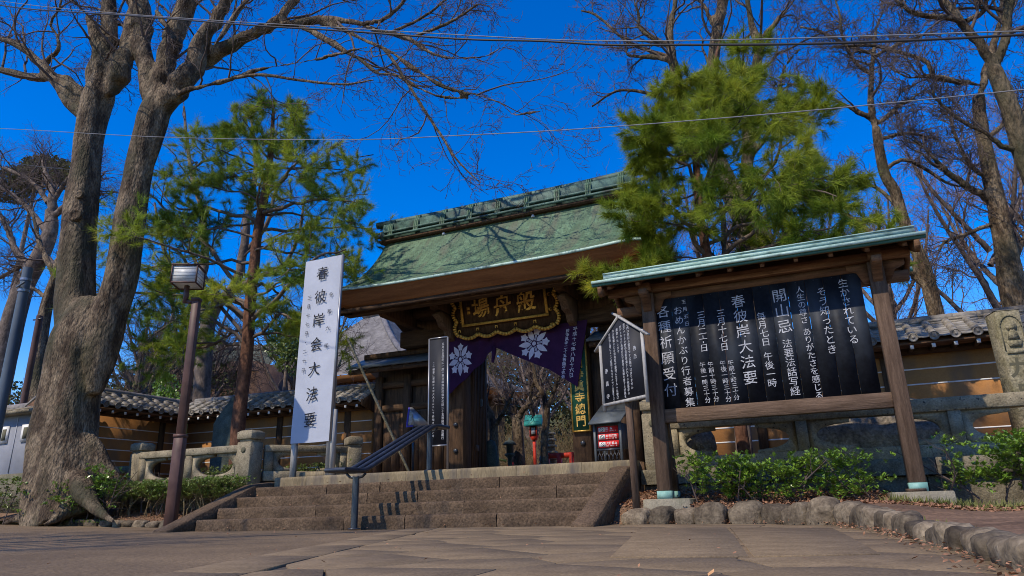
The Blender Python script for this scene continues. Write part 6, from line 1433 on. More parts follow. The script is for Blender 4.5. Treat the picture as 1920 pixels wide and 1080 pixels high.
bare_tree('slender bare tree with a knobbly leaning trunk in the gap right of the pine', (1.9, 13.6, TZ), [[(2.135,13.8,1.324,0.171),(2.256,13.8,2.599,0.149),(2.259,13.8,3.272,0.132),(2.239,13.8,4.074,0.116),(2.167,13.8,4.572,0.108),(2.085,13.8,4.988,0.099),(2.04,13.8,5.694,0.096),(1.925,13.8,6.133,0.087),(1.938,13.8,7.09,0.083)]],
    [[(1.93,13.8,7.045,0.083),(1.927,13.8,7.534,0.069),(2.071,13.8,8.289,0.059),(2.228,13.8,8.944,0.054),(2.329,13.8,9.321,0.038),(2.561,13.8,9.775,0.022)], [(2.097,13.8,3.893,0.087),(1.899,13.724,4.363,0.078),(1.483,13.621,4.908,0.07),(1.153,13.547,5.289,0.06),(0.735,13.47,5.597,0.051),(0.286,13.4,5.774,0.031)], [(1.944,13.8,7.242,0.063),(1.708,13.706,7.445,0.063),(1.391,13.584,7.705,0.053),(1.041,13.454,7.973,0.043),(0.647,13.322,8.182,0.027),(0.231,13.2,8.204,0.016)], [(2.009,13.8,7.178,0.063),(2.235,13.897,7.373,0.058),(2.489,14.007,7.605,0.053),(2.722,14.096,7.713,0.042),(2.91,14.2,8.026,0.021)],
     [(2.078,13.8,8.274,0.043),(1.826,13.738,8.587,0.038),(1.673,13.65,9.191,0.033),(1.695,13.585,9.658,0.022),(1.638,13.5,10.279,0.017)], [(2.175,13.8,8.745,0.043),(1.856,13.906,9.048,0.033),(1.35,14.088,9.738,0.029),(0.971,14.2,10.084,0.018)], [(2.184,13.8,8.68,0.032),(2.565,13.687,8.732,0.032),(2.925,13.58,8.726,0.021),(3.183,13.5,8.706,0.015)], [(2.072,13.8,5.314,0.04),(1.741,13.978,5.959,0.036),(1.225,14.139,6.259,0.027),(0.674,14.3,6.575,0.017)], [(1.906,13.8,6.183,0.041),(2.345,13.861,6.336,0.036),(2.879,13.961,5.812,0.025),(3.115,14,5.668,0.015)], [(1.97,13.8,6.835,0.041),(2.448,13.891,6.9,0.031),(2.96,14,6.688,0.02)]],
    32, KL(7, 5, 4, 3), group=gB, fuse=0.045, amp=0.012)
bare_tree('stout grey bare tree behind the wall, just left of the leaning tree', (3.7, 14.2, TZ), [[(3.378,14.2,1.277,0.25),(3.547,14.2,2.719,0.212),(3.555,14.2,3.39,0.197),(3.602,14.2,4.077,0.19),(3.643,14.2,4.788,0.164),(3.666,14.2,5.635,0.148),(3.696,14.2,6.289,0.13),(3.737,14.2,7.018,0.122),(3.819,14.2,7.521,0.113)]],
    [[(3.797,14.2,7.41,0.092),(4.008,14.2,7.942,0.082),(4.238,14.2,8.476,0.083),(4.414,14.2,8.911,0.062),(4.599,14.2,9.473,0.052),(4.837,14.2,10.418,0.032)], [(3.647,14.2,5.294,0.088),(3.391,14.067,5.507,0.079),(3.002,13.863,5.85,0.069),(2.711,13.668,6.267,0.05),(2.523,13.554,6.501,0.04),(2.196,13.4,6.73,0.025)], [(3.842,14,7.631,0.061),(3.404,13.837,7.754,0.061),(2.966,13.672,7.901,0.051),(2.592,13.542,7.897,0.041),(2.358,13.416,8.189,0.036),(2.114,13.3,8.431,0.026)], [(3.144,14.1,8.104,0.042),(3.056,14.025,8.427,0.042),(2.666,13.912,8.664,0.037),(2.126,13.766,8.929,0.032),(1.443,13.6,8.999,0.022)], [(3.618,14.2,4.075,0.076),(4.034,14.423,4.692,0.068),(4.444,14.6,5.101,0.049)], [(3.525,14.2,4.936,0.039),(3.009,13.958,4.714,0.039),(2.672,13.8,4.595,0.029),(2.499,13.7,4.407,0.014)], [(3.74,14.2,5.673,0.039),(3.391,14.132,6.106,0.04),(3.25,14.057,6.781,0.03),(3.258,14,7.328,0.02)], [(3.76,14.2,6.611,0.05),(4.313,14.409,7.037,0.041),(4.845,14.6,7.347,0.031)]],
    33, KL(8, 5, 4, 3), group=gB, fuse=0.045, amp=0.012)
bare_tree('smooth-barked bare tree leaning in from the right edge, nearest of the right-hand trees', (4.6, 10.9, TZ), [[(3.155,10.9,0.353,0.196),(3.299,10.802,2.054,0.184),(3.297,10.736,3.27,0.169),(3.249,10.689,4.192,0.152),(3.206,10.665,4.678,0.147),(3.18,10.635,5.299,0.127),(3.138,10.615,5.732,0.122),(3.098,10.6,6.063,0.115)]],
    [[(3.095,10.6,6.046,0.092),(3.01,10.555,6.451,0.085),(2.863,10.507,6.867,0.079),(2.71,10.459,7.286,0.064),(2.586,10.399,7.874,0.049),(2.396,10.3,8.893,0.033)], [(3.12,10.6,6.039,0.077),(3.282,10.625,6.366,0.077),(3.406,10.652,6.757,0.07),(3.54,10.68,7.154,0.063),(3.8,10.734,7.974,0.048),(4.134,10.8,9.017,0.033)], [(3.013,10.6,6.528,0.039),(2.821,10.46,6.866,0.039),(2.412,10.299,6.984,0.039),(2.178,10.203,7.09,0.032),(2.027,10.118,7.272,0.024),(1.768,10,7.469,0.016)], [(3.264,10.7,4.681,0.044),(2.959,10.583,4.822,0.037),(2.795,10.496,5.028,0.03),(2.498,10.37,5.251,0.023),(2.249,10.235,5.587,0.019),(2.233,10.2,5.702,0.015)], [(2.923,10.6,6.932,0.04),(3.189,10.766,7.105,0.04),(3.338,10.899,7.396,0.032),(3.611,11.2,8.139,0.025)], [(3.246,10.8,5.243,0.045),(3.671,11.008,5.681,0.039),(4.225,11.3,6.424,0.032)]],
    34, KL(7, 6, 5, 4), group=gB, fuse=0.045, amp=0.012)
# left background
gL = 'bare and sparse trees beyond the left-hand wall'
bare_tree('dark-trunked bare tree behind the lamp post and the left wall', (-14.5, 15.0, TZ), [[(-16.443,15.2,1.184,0.23),(-16.609,15.2,2.707,0.236),(-16.711,15.2,3.821,0.24),(-16.775,15.2,5.138,0.229),(-16.721,15.2,5.977,0.215),(-16.371,15.2,6.618,0.182)]],
    [[(-16.403,15.2,6.536,0.182),(-15.808,15.2,6.968,0.149),(-15.598,15.2,7.899,0.133),(-15.574,15.2,8.975,0.118),(-15.413,15.2,10.055,0.086),(-15.454,15.2,11.404,0.07),(-15.852,15.2,12.902,0.045)], [(-16.753,15.2,5.896,0.149),(-17.268,15.264,7.119,0.136),(-17.373,15.333,8.432,0.122),(-17.772,15.401,9.862,0.089),(-18.58,15.472,11.463,0.074),(-19.168,15.541,13.111,0.057),(-19.599,15.6,14.58,0.039)], [(-16.678,15.2,6.143,0.099),(-17.721,15.089,7.138,0.085),(-18.465,15.006,7.956,0.069),(-19.033,14.901,9.145,0.053),(-19.377,14.8,10.338,0.036)], [(-16.211,15.2,6.733,0.099),(-14.919,15.146,7.073,0.081),(-13.871,15.102,7.231,0.064),(-13.305,15.049,8.136,0.048),(-13.148,15,9.128,0.032)], [(-15.701,15.3,7.949,0.084),(-14.834,15.3,8.87,0.067),(-14.529,15.3,10.093,0.051),(-13.747,15.3,10.852,0.034)]],
    41, KL(7, 5, 4, 3), group=gL, bark='barkd')
bare_tree('leaning brown tree with a broad twiggy crown above the blue-grey pole', (-19, 17, TZ), [[(-29.751,17,2.523,0.498),(-29.859,17,5.45,0.472),(-29.709,17,7.481,0.438),(-29.387,17,9.501,0.378),(-28.767,17,10.556,0.335),(-28.312,17,11.746,0.27),(-28.551,17,12.773,0.205)]],
    [[(-28.516,17,12.642,0.205),(-28.651,17,13.67,0.161),(-29.314,17,14.584,0.117),(-29.846,17,15.495,0.071)], [(-29.041,17,10.081,0.178),(-30.141,16.838,11.171,0.137),(-30.974,16.662,12.496,0.116),(-32.188,16.5,13.695,0.071)], [(-28.572,17,10.832,0.179),(-27.953,17.15,10.185,0.155),(-27.212,17.3,9.646,0.109),(-26.784,17.5,8.724,0.087)], [(-28.384,17,11.638,0.135),(-29.841,17,12.907,0.116),(-31.231,17,13.963,0.095),(-32.612,17,14.789,0.073)], [(-28.411,17,12.375,0.136),(-27.439,17,12.915,0.112),(-26.352,17,13.176,0.089),(-25.681,17,13.763,0.067)], [(-28.875,17,13.213,0.115),(-30.305,17,14.546,0.095),(-32.06,17,15.476,0.073),(-33.401,17,16.062,0.05)], [(-28.622,17,12.911,0.114),(-28.028,17,13.913,0.092),(-27.155,17,14.474,0.068),(-26.199,17,14.628,0.045)], [(-28.753,17,10.506,0.112),(-29.836,17,10.448,0.09),(-31.171,17,10.181,0.069)]],
    42, [dict(nc=12, ratio=0.6, ang=(30, 75), npts=8, tmin=0.2, up=0.12, wob=0.25, rr=0.6, maxr=0.04, lmax=2.4, minlen=0.8, k=4), dict(nc=8, ratio=0.55, ang=(30, 65), npts=6, tmin=0.15, up=0.1, wob=0.28, rr=0.55, lmax=1.2, minlen=0.4, k=3), dict(nc=7, ratio=0.6, ang=(25, 60), npts=4, tmin=0.1, up=0.1, wob=0.3, rr=0.8, lmax=0.7, minlen=0.3, k=3, endr=0.7)], group=gL, bark='barkd')
bare_tree('pale forked trunk standing just left of the big tree, behind the thin brown pole', (-17, 13.6, TZ), [[(-22.123,14,2.002,0.245),(-22.48,14,3.996,0.237),(-22.741,14,5.405,0.225),(-22.803,14,6.892,0.195),(-22.572,14,8.032,0.161)]],
    [[(-22.556,14,7.973,0.143),(-22.584,14,8.702,0.108),(-22.425,14,9.45,0.091),(-22.206,14,10.197,0.055)], [(-22.602,14,7.943,0.107),(-23.356,14,8.834,0.092),(-24.028,14,9.747,0.075),(-24.513,14,10.658,0.038)], [(-22.785,14,7.222,0.071),(-23.746,14,7.739,0.055),(-24.689,14,8.076,0.037)]],
    43, KL(5, 4, 4, 2), group=gL, bark='bark')
# generic background trees: two kinds, copied
def proto_tree(label, loc, h, seed, group, twig='twig', bark='barkd', name='bare_tree'):
    rg = random.Random(seed); x, y, z = loc
    tr = [(x, y, z - 0.3, 0.2), (x + rg.uniform(-.2, .2), y, z + h * 0.2, 0.16), (x + rg.uniform(-.4, .4), y, z + h * 0.42, 0.13), (x + rg.uniform(-.5, .5), y, z + h * 0.6, 0.1)]
    lm = []
    for i in range(9):
        a = i * 2.4 + rg.random(); f = 0.35 + 0.07 * i if i < 8 else 0.95; zz_ = z + h * (0.28 + 0.04 * i); L = h * rg.uniform(0.3, 0.42) * (1 - 0.04 * i); b = (x + rg.uniform(-.2, .2), y, zz_, 0.07)
        lm.append([b, (x + math.cos(a) * L * 0.35, y + math.sin(a) * L * 0.35, zz_ + L * 0.45, 0.055), (x + math.cos(a) * L * 0.65, y + math.sin(a) * L * 0.65, zz_ + L * 0.95, 0.04), (x + math.cos(a) * L * 0.85, y + math.sin(a) * L * 0.85, zz_ + L * 1.5, 0.02)])
    lm.append([(tr[-1][0], y, z + h * 0.58, 0.1), (tr[-1][0] + .1, y, z + h * .75, .07), (tr[-1][0], y + .1, z + h * .95, .03)])
    return bare_tree(label, loc, [tr], lm, seed, [dict(nc=7, ratio=0.45, ang=(25, 60), npts=7, tmin=0.25, up=0.2, wob=0.2, rr=0.5, k=4, lmax=2.6, minlen=0.9), dict(nc=6, ratio=0.5, ang=(25, 60), npts=6, tmin=0.15, up=0.12, wob=0.24, rr=0.6, k=3, lmax=1.5, minlen=0.5), dict(nc=5, ratio=0.6, ang=(20, 60), npts=4, tmin=0.12, up=0.1, wob=0.25, rr=0.8, k=3, lmax=0.9, minlen=0.3, endr=0.7)], group=group, bark=bark, twig=twig, name=name, k=10, n_tr=10, flute=0.03)
def copy_thing(root, loc, rz, sc, label):
    r = root.copy(); COL.objects.link(r); r.location = loc; r.rotation_euler = (0, 0, rz); r.scale = (sc, sc, sc); r['label'] = label
    for ch in list(root.children):
        c = ch.copy(); COL.objects.link(c); c.parent = r
    return r
gF = 'bare trees far behind the temple walls'
pa = proto_tree('distant bare tree with pinkish twigs rising just behind the right end of the gate roof', (-2.2, 20, TZ), 8.4, 51, gF, twig='twigp')
pb_ = proto_tree('bare tree seen through the gate, behind the red lantern', (-9.6, 24, TZ), 6.0, 52, gF, twig='twig')
spots = [(pa, (-0.2, 21.5), 1.2, 0.95, 'distant pink-twigged tree between the right-hand pine and the slender leaning tree'), (pa, (4.6, 19), 2.4, 1.0, 'distant pink-twigged tree low over the right-hand wall, right of the carved pillar'), (pa, (2.6, 24), 3.9, 1.05, 'distant twiggy tree low over the wall behind the board post'),
         (pa, (7.5, 22), 0.3, 1.1, 'distant twiggy tree at the right edge behind the leaning tree'), (pb_, (-28.5, 22), 1.0, 1.35, 'thin bare tree behind the left trunk of the big forked tree'), (pb_, (-21.5, 25), 2.0, 1.5, 'bare tree rising beyond the wall between the big tree and the lamp post'),
         (pb_, (-24, 21), 4.0, 1.4, 'bare tree behind the fork of the big tree'), (pb_, (-23.5, 18.5), 5.1, 1.2, 'low bare tree left of the hall roof'), (pb_, (-26.5, 24), 0.9, 1.3, 'bare tree at the far left, lower than the leaning brown one'), (pb_, (-13.0, 33), 3.0, 1.7, 'tall bare tree in the garden beyond the gate, right of the hall eave'), (pb_, (-9.0, 29), 2.1, 1.3, 'bare tree in the garden close to the green plaque'), (pa, (-11, 40), 2.1, 1.25, 'farthest bare tree in the garden seen through the gate')]
for src, (x, y), rz, sc, lab in spots: copy_thing(src, (x, y, TZ), rz, sc, lab)
# three slim pale trees in the garden
for i, (pts, lab) in enumerate(((([[(-7.649,16.5,1.145,0.123),(-7.669,16.5,1.68,0.117),(-7.674,16.5,2.224,0.111),(-7.774,16.5,2.646,0.084)]], [[(-7.717,16.5,2.364,0.084),(-7.865,16.5,2.793,0.071),(-7.921,16.5,3.222,0.057),(-7.962,16.5,3.657,0.036)], [(-7.658,16.5,2.223,0.07),(-7.438,16.5,2.482,0.056),(-7.249,16.5,2.744,0.042),(-7.088,16.5,3.079,0.028)]]), 'slim pale forked tree right beside the open door leaf'),
    (([[(-8.007,19,1.248,0.17),(-8.038,19,1.855,0.172),(-8.053,19,2.473,0.158),(-8.113,19,2.79,0.127)]], [[(-8.115,19,2.711,0.111),(-8.245,19,3.037,0.096),(-8.415,19,3.21,0.064),(-8.552,19,3.382,0.048)], [(-8.046,19,2.706,0.111),(-7.779,19,3.001,0.079),(-7.515,19,3.216,0.063),(-7.252,19,3.43,0.047)], [(-8.081,19,2.709,0.063),(-8.116,19,3.265,0.048),(-8.277,19,3.762,0.032)]]), 'pale thick-trunked garden tree left of the red lantern'),
    (([[(-6.696,17.6,1.142,0.113),(-6.697,17.6,1.834,0.1),(-6.612,17.6,2.393,0.101),(-6.565,17.6,2.747,0.087)]], [[(-6.568,17.6,2.676,0.079),(-6.674,17.6,3.118,0.073),(-6.863,17.6,3.503,0.066),(-6.928,17.6,3.882,0.059),(-7.104,17.6,4.355,0.045)], [(-6.567,17.6,2.704,0.072),(-6.429,17.6,3.025,0.058),(-6.292,17.6,3.303,0.058),(-6.155,17.6,3.583,0.044)], [(-6.892,17.6,3.55,0.059),(-7.034,17.6,3.149,0.051),(-6.978,17.6,2.562,0.044)]]), 'dark curving garden tree right of the red lantern'))):
    bare_tree(lab, (pts[0][0][0][0], pts[0][0][0][1], TZ), pts[0], pts[1], 61 + i, [dict(nc=7, ratio=0.5, ang=(30, 65), npts=6, tmin=0.2, up=0.15, wob=0.25, rr=0.5, k=3, lmax=1.2, minlen=0.4), dict(nc=5, ratio=0.5, ang=(30, 60), npts=4, tmin=0.15, up=0.1, wob=0.28, rr=0.6, k=3, lmax=0.6, minlen=0.2), dict(nc=3, ratio=0.6, ang=(30, 60), npts=3, tmin=0.15, up=0.1, wob=0.28, rr=0.8, k=3, lmax=0.4, minlen=0.15)], name='garden_tree', k=10, n_tr=10, flute=0.02, group='slim garden trees just inside the gate')
t_ = bare_tree('slim tree trunk behind the balustrade, under the left of the big notice board', (-1.0, 11.6, TZ), [[(-1.066,11.6,0.768,0.133),(-1.044,11.6,1.341,0.127),(-1.052,11.6,1.679,0.128),(-1.031,11.6,2.546,0.114),(-0.975,11.6,3.45,0.098)]], [[(-0.986,11.6,3.358,0.089),(-0.978,11.6,4.018,0.072),(-0.947,11.6,4.597,0.055),(-0.932,11.6,5.197,0.037)], [(-0.991,11.6,3.174,0.062),(-0.77,11.724,3.831,0.054),(-0.615,11.812,4.316,0.037),(-0.472,11.9,4.818,0.028)]], 66, KL(4, 4, 3, 2), bark='barkd')

# --- pines
def pine(label, loc, trunk, limbs_px, seed, n2, ntuft, nn, mt, ln=(0.11, 0.22), n3=7, bark='barkp', dz=0.0, extra=None):
    rs = np.random.RandomState(seed); t = thing('pine_tree', label, 'pine tree', loc)
    m = MB(); trunk_mesh(m, [(*q[:3], q[3] * 0.8) for q in trunk], n=30, k=14, flute=0.06, seed=seed); m.build('trunk', MT[bark], t, smooth=True)
    P, Rd = limbs_arrays(limbs_px, 12, rs, 1.2)
    m = MB(); V, F = tubes(P, Rd * 0.8, 7); m.add(V, F); m.build('limbs', MT['barkd'], t, smooth=True)
    m = MB(); P2, R2 = grow(P, Rd, rs, n2, 0.42, (35, 70), 7, 0.3, 0.02, 0.16, 0.55, 0.35, 0.3, curl=0.03, lmax=1.2, flat=0.35); V, F = tubes(P2, R2, 4); m.add(V, F)
    P3, R3 = grow(P2, R2, rs, n3, 0.55, (30, 75), 5, 0.15, 0.05, 0.22, 0.6, 0.22, 0.4, curl=0.06, lmax=0.5, flat=0.5); V, F = tubes(P3, R3, 3); m.add(V, F); m.build('branchlets', MT['barkd'], t, kind='stuff')
    # needle tufts along the outer part of every branchlet
    A = np.concatenate([P3.reshape(-1, 5, 3)]); N = len(A)
    pick = rs.randint(0, N, ntuft); f = 0.15 + 0.85 * rs.rand(ntuft); k = np.minimum((f * 4).astype(int), 3); fr = (f * 4 - k)[:, None]
    c = A[pick, k] * (1 - fr) + A[pick, k + 1] * fr; ax = unit(A[pick, k + 1] - A[pick, k])
    M_ = ntuft * nn; c = np.repeat(c, nn, 0) + rs.randn(M_, 3) * 0.012; ax = np.repeat(ax, nn, 0)
    d = unit(ax * 0.9 + rs.randn(M_, 3) * 0.55 + np.array([0, 0, dz])); L = (ln[0] + (ln[1] - ln[0]) * rs.rand(M_))[:, None]
    s = unit(np.cross(d, rs.randn(M_, 3))) * 0.0036; c = c + ax * (rs.rand(M_, 1) - 0.4) * 0.1
    V = np.stack([c - s, c + s, c + d * L], 1).reshape(-1, 3); F = np.arange(M_ * 3).reshape(-1, 3)
    m = MB(); m.add(V, F); m.build('needles', MT[mt], t, kind='stuff')
    return t
def crown_limbs(axis, rs, n, zlo, zhi, rad, az=None, r0=0.035, rise=0.15, droop=0.1, bias=(0, 0)):
    """limbs springing from a trunk polyline (world), lengths rad(zrel, azimuth)"""
    out = []; S = smooth_poly(axis, 60)
    for i in range(n):
        f = (i + rs.rand() * 0.8) / n; z = zlo + (zhi - zlo) * f; j = int(np.argmin(abs(S[:, 2] - z))); p = S[j]
        a = i * 2.4 + rs.rand() * 0.9; L = rad(f, a) * (0.8 + 0.35 * rs.rand()); dx, dy = math.cos(a), math.sin(a)
        r_ = min(p[3] * 0.5, r0 * (0.5 + L / 3)); b = []
        for q in (0, 0.3, 0.6, 0.85, 1.0): b.append((p[0] + dx * L * q + rs.randn() * 0.05, p[1] + dy * L * q + rs.randn() * 0.05, p[2] + L * (rise * q - droop * q * q * 2 + 0.1 * q ** 3) + rs.randn() * 0.04, r_ * (1 - 0.85 * q)))
        out.append(b)
    return out
rsP = np.random.RandomState(5)
axL = [tuple(p) for p in [(-11.19,11.3,1.116,0.189),(-11.241,11.3,1.999,0.182),(-11.217,11.3,2.91,0.174),(-11.194,11.3,3.735,0.165),(-11.233,11.3,4.595,0.156),(-11.224,11.3,5.609,0.146),(-11.217,11.3,6.395,0.136),(-11.11,11.3,7.322,0.126),(-11.035,11.3,8.144,0.102),(-11.042,11.3,9.01,0.065),(-11.074,11.3,9.986,0.033)]]
limL = crown_limbs(axL, rsP, 30, 3.9, 9.6, lambda f, a: 2.9 * (1 - 0.86 * f ** 2.2) * (1 + 0.12 * math.cos(a - 0.1) * (f > .35) + 0.3 * (math.cos(a - math.pi) if f < .4 else 0)), rise=0.28, droop=0.16)
limL += [[(-11.221,11.3,4.223,0.071),(-11.904,11.174,4.908,0.061),(-12.527,11.069,5.488,0.05),(-13.32,10.969,5.85,0.038),(-14.026,10.886,5.94,0.026),(-14.724,10.8,5.89,0.013)], [(-11.231,11.3,4.845,0.072),(-12.024,11.189,5.705,0.062),(-12.874,11.077,6.622,0.051),(-13.762,10.986,7.319,0.039),(-14.618,10.9,8.043,0.027)], [(-11.142,11.3,4.336,0.071),(-10.279,11.107,4.657,0.058),(-9.581,10.932,4.984,0.045),(-8.907,10.758,5.293,0.033),(-8.115,10.6,5.22,0.016)], [(-11.147,11.3,6.92,0.062),(-9.958,11.187,6.899,0.048),(-8.989,11.093,6.724,0.035),(-8.07,11,6.431,0.017)], [(-11.242,11.3,3.62,0.059),(-11.828,11.229,3.915,0.048),(-12.374,11.162,3.781,0.036),(-13.143,11.079,4.038,0.024),(-13.667,11,3.707,0.012)], [(-11.208,11.3,3.857,0.059),(-12.043,11,4.882,0.048),(-12.873,10.816,5.209,0.037),(-13.497,10.658,5.001,0.025),(-14.009,10.5,4.649,0.012)], [(-11.225,11.3,3.738,0.059),(-11.923,10.956,4.357,0.048),(-12.507,10.735,4.505,0.036),(-12.97,10.483,4.138,0.024),(-13.171,10.3,3.763,0.012)], [(-11.221,11.3,4.223,0.059),(-12.694,11.561,5.391,0.051),(-14.438,11.829,6.74,0.041),(-15.918,12,7.365,0.022)], [(-11.216,11.3,4.718,0.06),(-12.294,11.179,5.353,0.049),(-13.329,11.029,6.551,0.039),(-14.028,10.962,6.936,0.026),(-14.736,10.9,7.19,0.013)], [(-11.208,11.3,3.857,0.047),(-10.685,11.3,4.035,0.047),(-10.272,11.3,4.343,0.035),(-9.966,11.3,4.182,0.017)], [(-11.235,11.3,4.348,0.06),(-11.698,10.997,4.707,0.048),(-12.035,10.75,4.445,0.035),(-12.052,10.428,3.778,0.023),(-11.869,10.2,3.255,0.011)], [(-11.058,11.3,7.588,0.05),(-12.31,11.484,8.234,0.04),(-13.486,11.654,9.039,0.042),(-14.368,11.8,8.843,0.021)], [(-11.15,11.3,6.65,0.062),(-12.01,11.164,7.039,0.051),(-12.775,11.052,7.287,0.039),(-13.546,10.941,7.4,0.026),(-14.25,10.8,8.214,0.013)]]
pine('tall open-crowned red-barked pine between the lamp post and the white banner', (-11.1, 11.3, TZ), axL, limL, 71, 7, 15000, 14, 'needled', bark='barkp')
axR = [tuple(p) for p in [(-1.009,11,0.512,0.118),(-1.025,11,1.445,0.113),(-1.089,11,2.439,0.108),(-1.168,11,3.319,0.103),(-1.212,11,4.148,0.096),(-1.244,11,4.82,0.089),(-1.217,11,5.404,0.081),(-1.191,11,5.904,0.073),(-1.076,11,6.393,0.065),(-0.828,11,7.176,0.047),(-0.549,11,8.026,0.024)]]
def radR(f, a):
    w = 1.75 if f < 0.35 else 1.65 - 1.15 * ((f - 0.35) / 0.65) ** 1.1
    return w * (1 + 0.36 * math.cos(a)) * (1 - 0.15 * math.sin(a))
limR = crown_limbs(axR, rsP, 25, 3.9, 7.3, radR, rise=0.25, droop=0.14, r0=0.03)
limR += [[(-1.211,11,3.686,0.052),(-1.571,10.729,3.889,0.043),(-1.952,10.487,3.876,0.034),(-2.336,10.235,3.725,0.025),(-2.673,10,3.549,0.013)], [(-1.214,11,4.055,0.052),(-1.415,10.639,4.43,0.043),(-1.595,10.367,4.687,0.034),(-1.718,10.2,4.831,0.017)], [(-1.192,11,3.866,0.052),(-0.544,10.781,4.227,0.042),(-0.095,10.612,4.527,0.033),(0.389,10.447,4.668,0.024),(0.785,10.3,4.391,0.012)], [(-1.18,11,3.59,0.052),(-0.593,10.696,3.76,0.041),(0.069,10.321,3.947,0.031),(0.623,10,3.809,0.015)], [(-1.189,11,5.498,0.045),(-1.49,10.837,5.795,0.036),(-1.774,10.719,5.907,0.027),(-2.077,10.6,5.821,0.014)], [(-1.236,11,4.245,0.044),(-0.195,11.293,4.725,0.035),(0.529,11.512,5.244,0.027),(0.842,11.6,5.165,0.013)], [(-1.215,11,3.962,0.044),(-1.523,10.822,3.682,0.034),(-1.999,10.59,3.598,0.026),(-2.388,10.4,3.603,0.013)]]
pine('dense bright-green pine with boughs over the right end of the gate roof', (-0.95, 11.0, TZ), axR, limR, 72, 7, 15500, 15, 'needle', bark='barkp', dz=-0.12)

# --- far-left pine crown and woodland
def leaf_cloud(name, label, cat, blobs, n, m, seed, size=(0.06, 0.14), kind=None, group=None, root=None, wd=0.35, up=0.2):
    rs = np.random.RandomState(seed); W = np.array([b[3] * b[4] * b[5] for b in blobs]); W = W / W.sum(); pk = rs.choice(len(blobs), n, p=W); B = np.array(blobs)[pk]
    d = unit(rs.randn(n, 3)); r_ = (0.35 + 0.65 * rs.rand(n) ** 0.5)[:, None]; C_ = B[:, :3] + d * r_ * B[:, 3:6]
    D = unit(d * 0.6 + rs.randn(n, 3) * 0.7 + np.array([0, 0, up])); S_ = unit(np.cross(D, rs.randn(n, 3))); L = size[0] + (size[1] - size[0]) * rs.rand(n)
    V, F = leaf_quads(C_, D, S_, L, L * wd); q = MB().add(V, F).build(name, m, root, kind=kind)
    if label: tag(q, label, cat, group)
    return q
rb_ = np.random.RandomState(9)
def blobs_line(x0, x1, y0, y1, z0, z1, n, r=(0.6, 1.4), rg=rb_): return [(rg.uniform(x0, x1), rg.uniform(y0, y1), rg.uniform(z0, z1), rg.uniform(*r), rg.uniform(*r), rg.uniform(*r) * 0.75) for _ in range(n)]
def brushwood(name, label, cat, fn, n, m, seed, h=(0.8, 2.2), r=0.012):
    """thicket of fine upright branching stems"""
    rs = np.random.RandomState(seed); P0 = np.array([fn(rs) for _ in range(n)]); npt = 6; P = np.empty((n, npt, 3)); P[:, 0] = P0; cur = unit(np.c_[rs.randn(n, 2) * 0.4, np.ones(n)]); H = (h[0] + (h[1] - h[0]) * rs.rand(n))[:, None] / (npt - 1)
    for i in range(1, npt): P[:, i] = P[:, i - 1] + cur * H; cur = unit(cur + rs.randn(n, 3) * 0.25)
    Rr = np.full((n, 1), r) * np.linspace(1, 0.3, npt)[None]
    mb = MB(); V, F = tubes(P, Rr, 3); mb.add(V, F)
    Q, Rq = grow(P, Rr, rs, 4, 0.5, (30, 65), 5, 0.2, 0.1, 0.25, 0.7, 0.25, 0.5); V, F = tubes(Q, Rq, 3); mb.add(V, F)
    Q2, Rq2 = grow(Q, Rq, rs, 3, 0.6, (30, 65), 4, 0.2, 0.08, 0.28, 0.8, 0.15, 0.6); V, F = tubes(Q2, Rq2, 3); mb.add(V, F)
    q = mb.build(name, m, kind='stuff'); tag(q, label, cat); return q
q = leaf_cloud('evergreen_thicket', 'olive and yellow-green evergreen shrubbery beyond the far left wall', 'shrubbery', blobs_line(-34, -22.5, 17, 23, 1.2, 5.2, 46, (0.9, 1.9)), 26000, MT['wooddist'], 81, (0.08, 0.2), kind='stuff')
q = leaf_cloud('evergreen_thicket', 'brown-green woodland closing the view at the far end of the temple garden', 'woodland', blobs_line(-34, -6, 44, 54, 1.5, 13.0, 90, (1.8, 3.4)), 34000, MT['wooddist'], 82, (0.18, 0.4), kind='stuff')
brushwood('brushwood', 'tangle of bare garden brushwood seen through the gate opening', 'brushwood', lambda rs: (rs.uniform(-15.5, -6.5), rs.uniform(21.5, 29), TZ), 800, MT['brush'], 83, (1.2, 2.8), 0.014)
brushwood('brushwood', 'bare grey brushwood above the left tiled wall, left of the pine', 'brushwood', lambda rs: (rs.uniform(-26, -18.5), rs.uniform(15, 20), TZ), 420, MT['twig'], 84, (2.0, 4.5), 0.014)
brushwood('brushwood', 'reddish twigs rising beyond the right-hand wall', 'brushwood', lambda rs: (rs.uniform(1.0, 9), rs.uniform(16.5, 20), TZ), 260, MT['twigp'], 85, (2.2, 4.6), 0.012)
# small bright evergreen bush above the wall
q = thing('evergreen_bush', 'small bright green bush above the wall, right of the big forked tree', 'bush', (-16.8, 14.2, TZ))
leaf_cloud('foliage', None, None, [(-16.9, 14.2, 3.2, .55, .5, .55), (-16.5, 14.3, 2.7, .6, .5, .6), (-17.1, 14.3, 3.8, .35, .35, .4)], 3200, MT['leaf'], 86, (0.05, 0.11), root=q)
m = MB(); m.tube([(-16.8, 14.2, TZ), (-16.8, 14.2, 3.0)], 0.04, 6); m.build('stem', MT['barkd'], q)
q = thing('evergreen_tree', 'flat-topped far evergreen crown behind the twigs at the far left', 'tree', (-27, 25, TZ))
cp = (-44.115,25,21.565); leaf_cloud('foliage', None, None, [(cp[0] + dx, 25 + dy, cp[2] + dz_, 1.3, 1.2, 0.65) for dx, dy, dz_ in ((-2.2, 0, .3), (-0.8, .5, .7), (0.7, 0, 0.5), (2.0, .4, 0), (-3, .3, -.4), (3, 0, -.7), (0, -.4, -.4))], 9000, MT['wooddist'], 87, (0.12, 0.26), root=q)
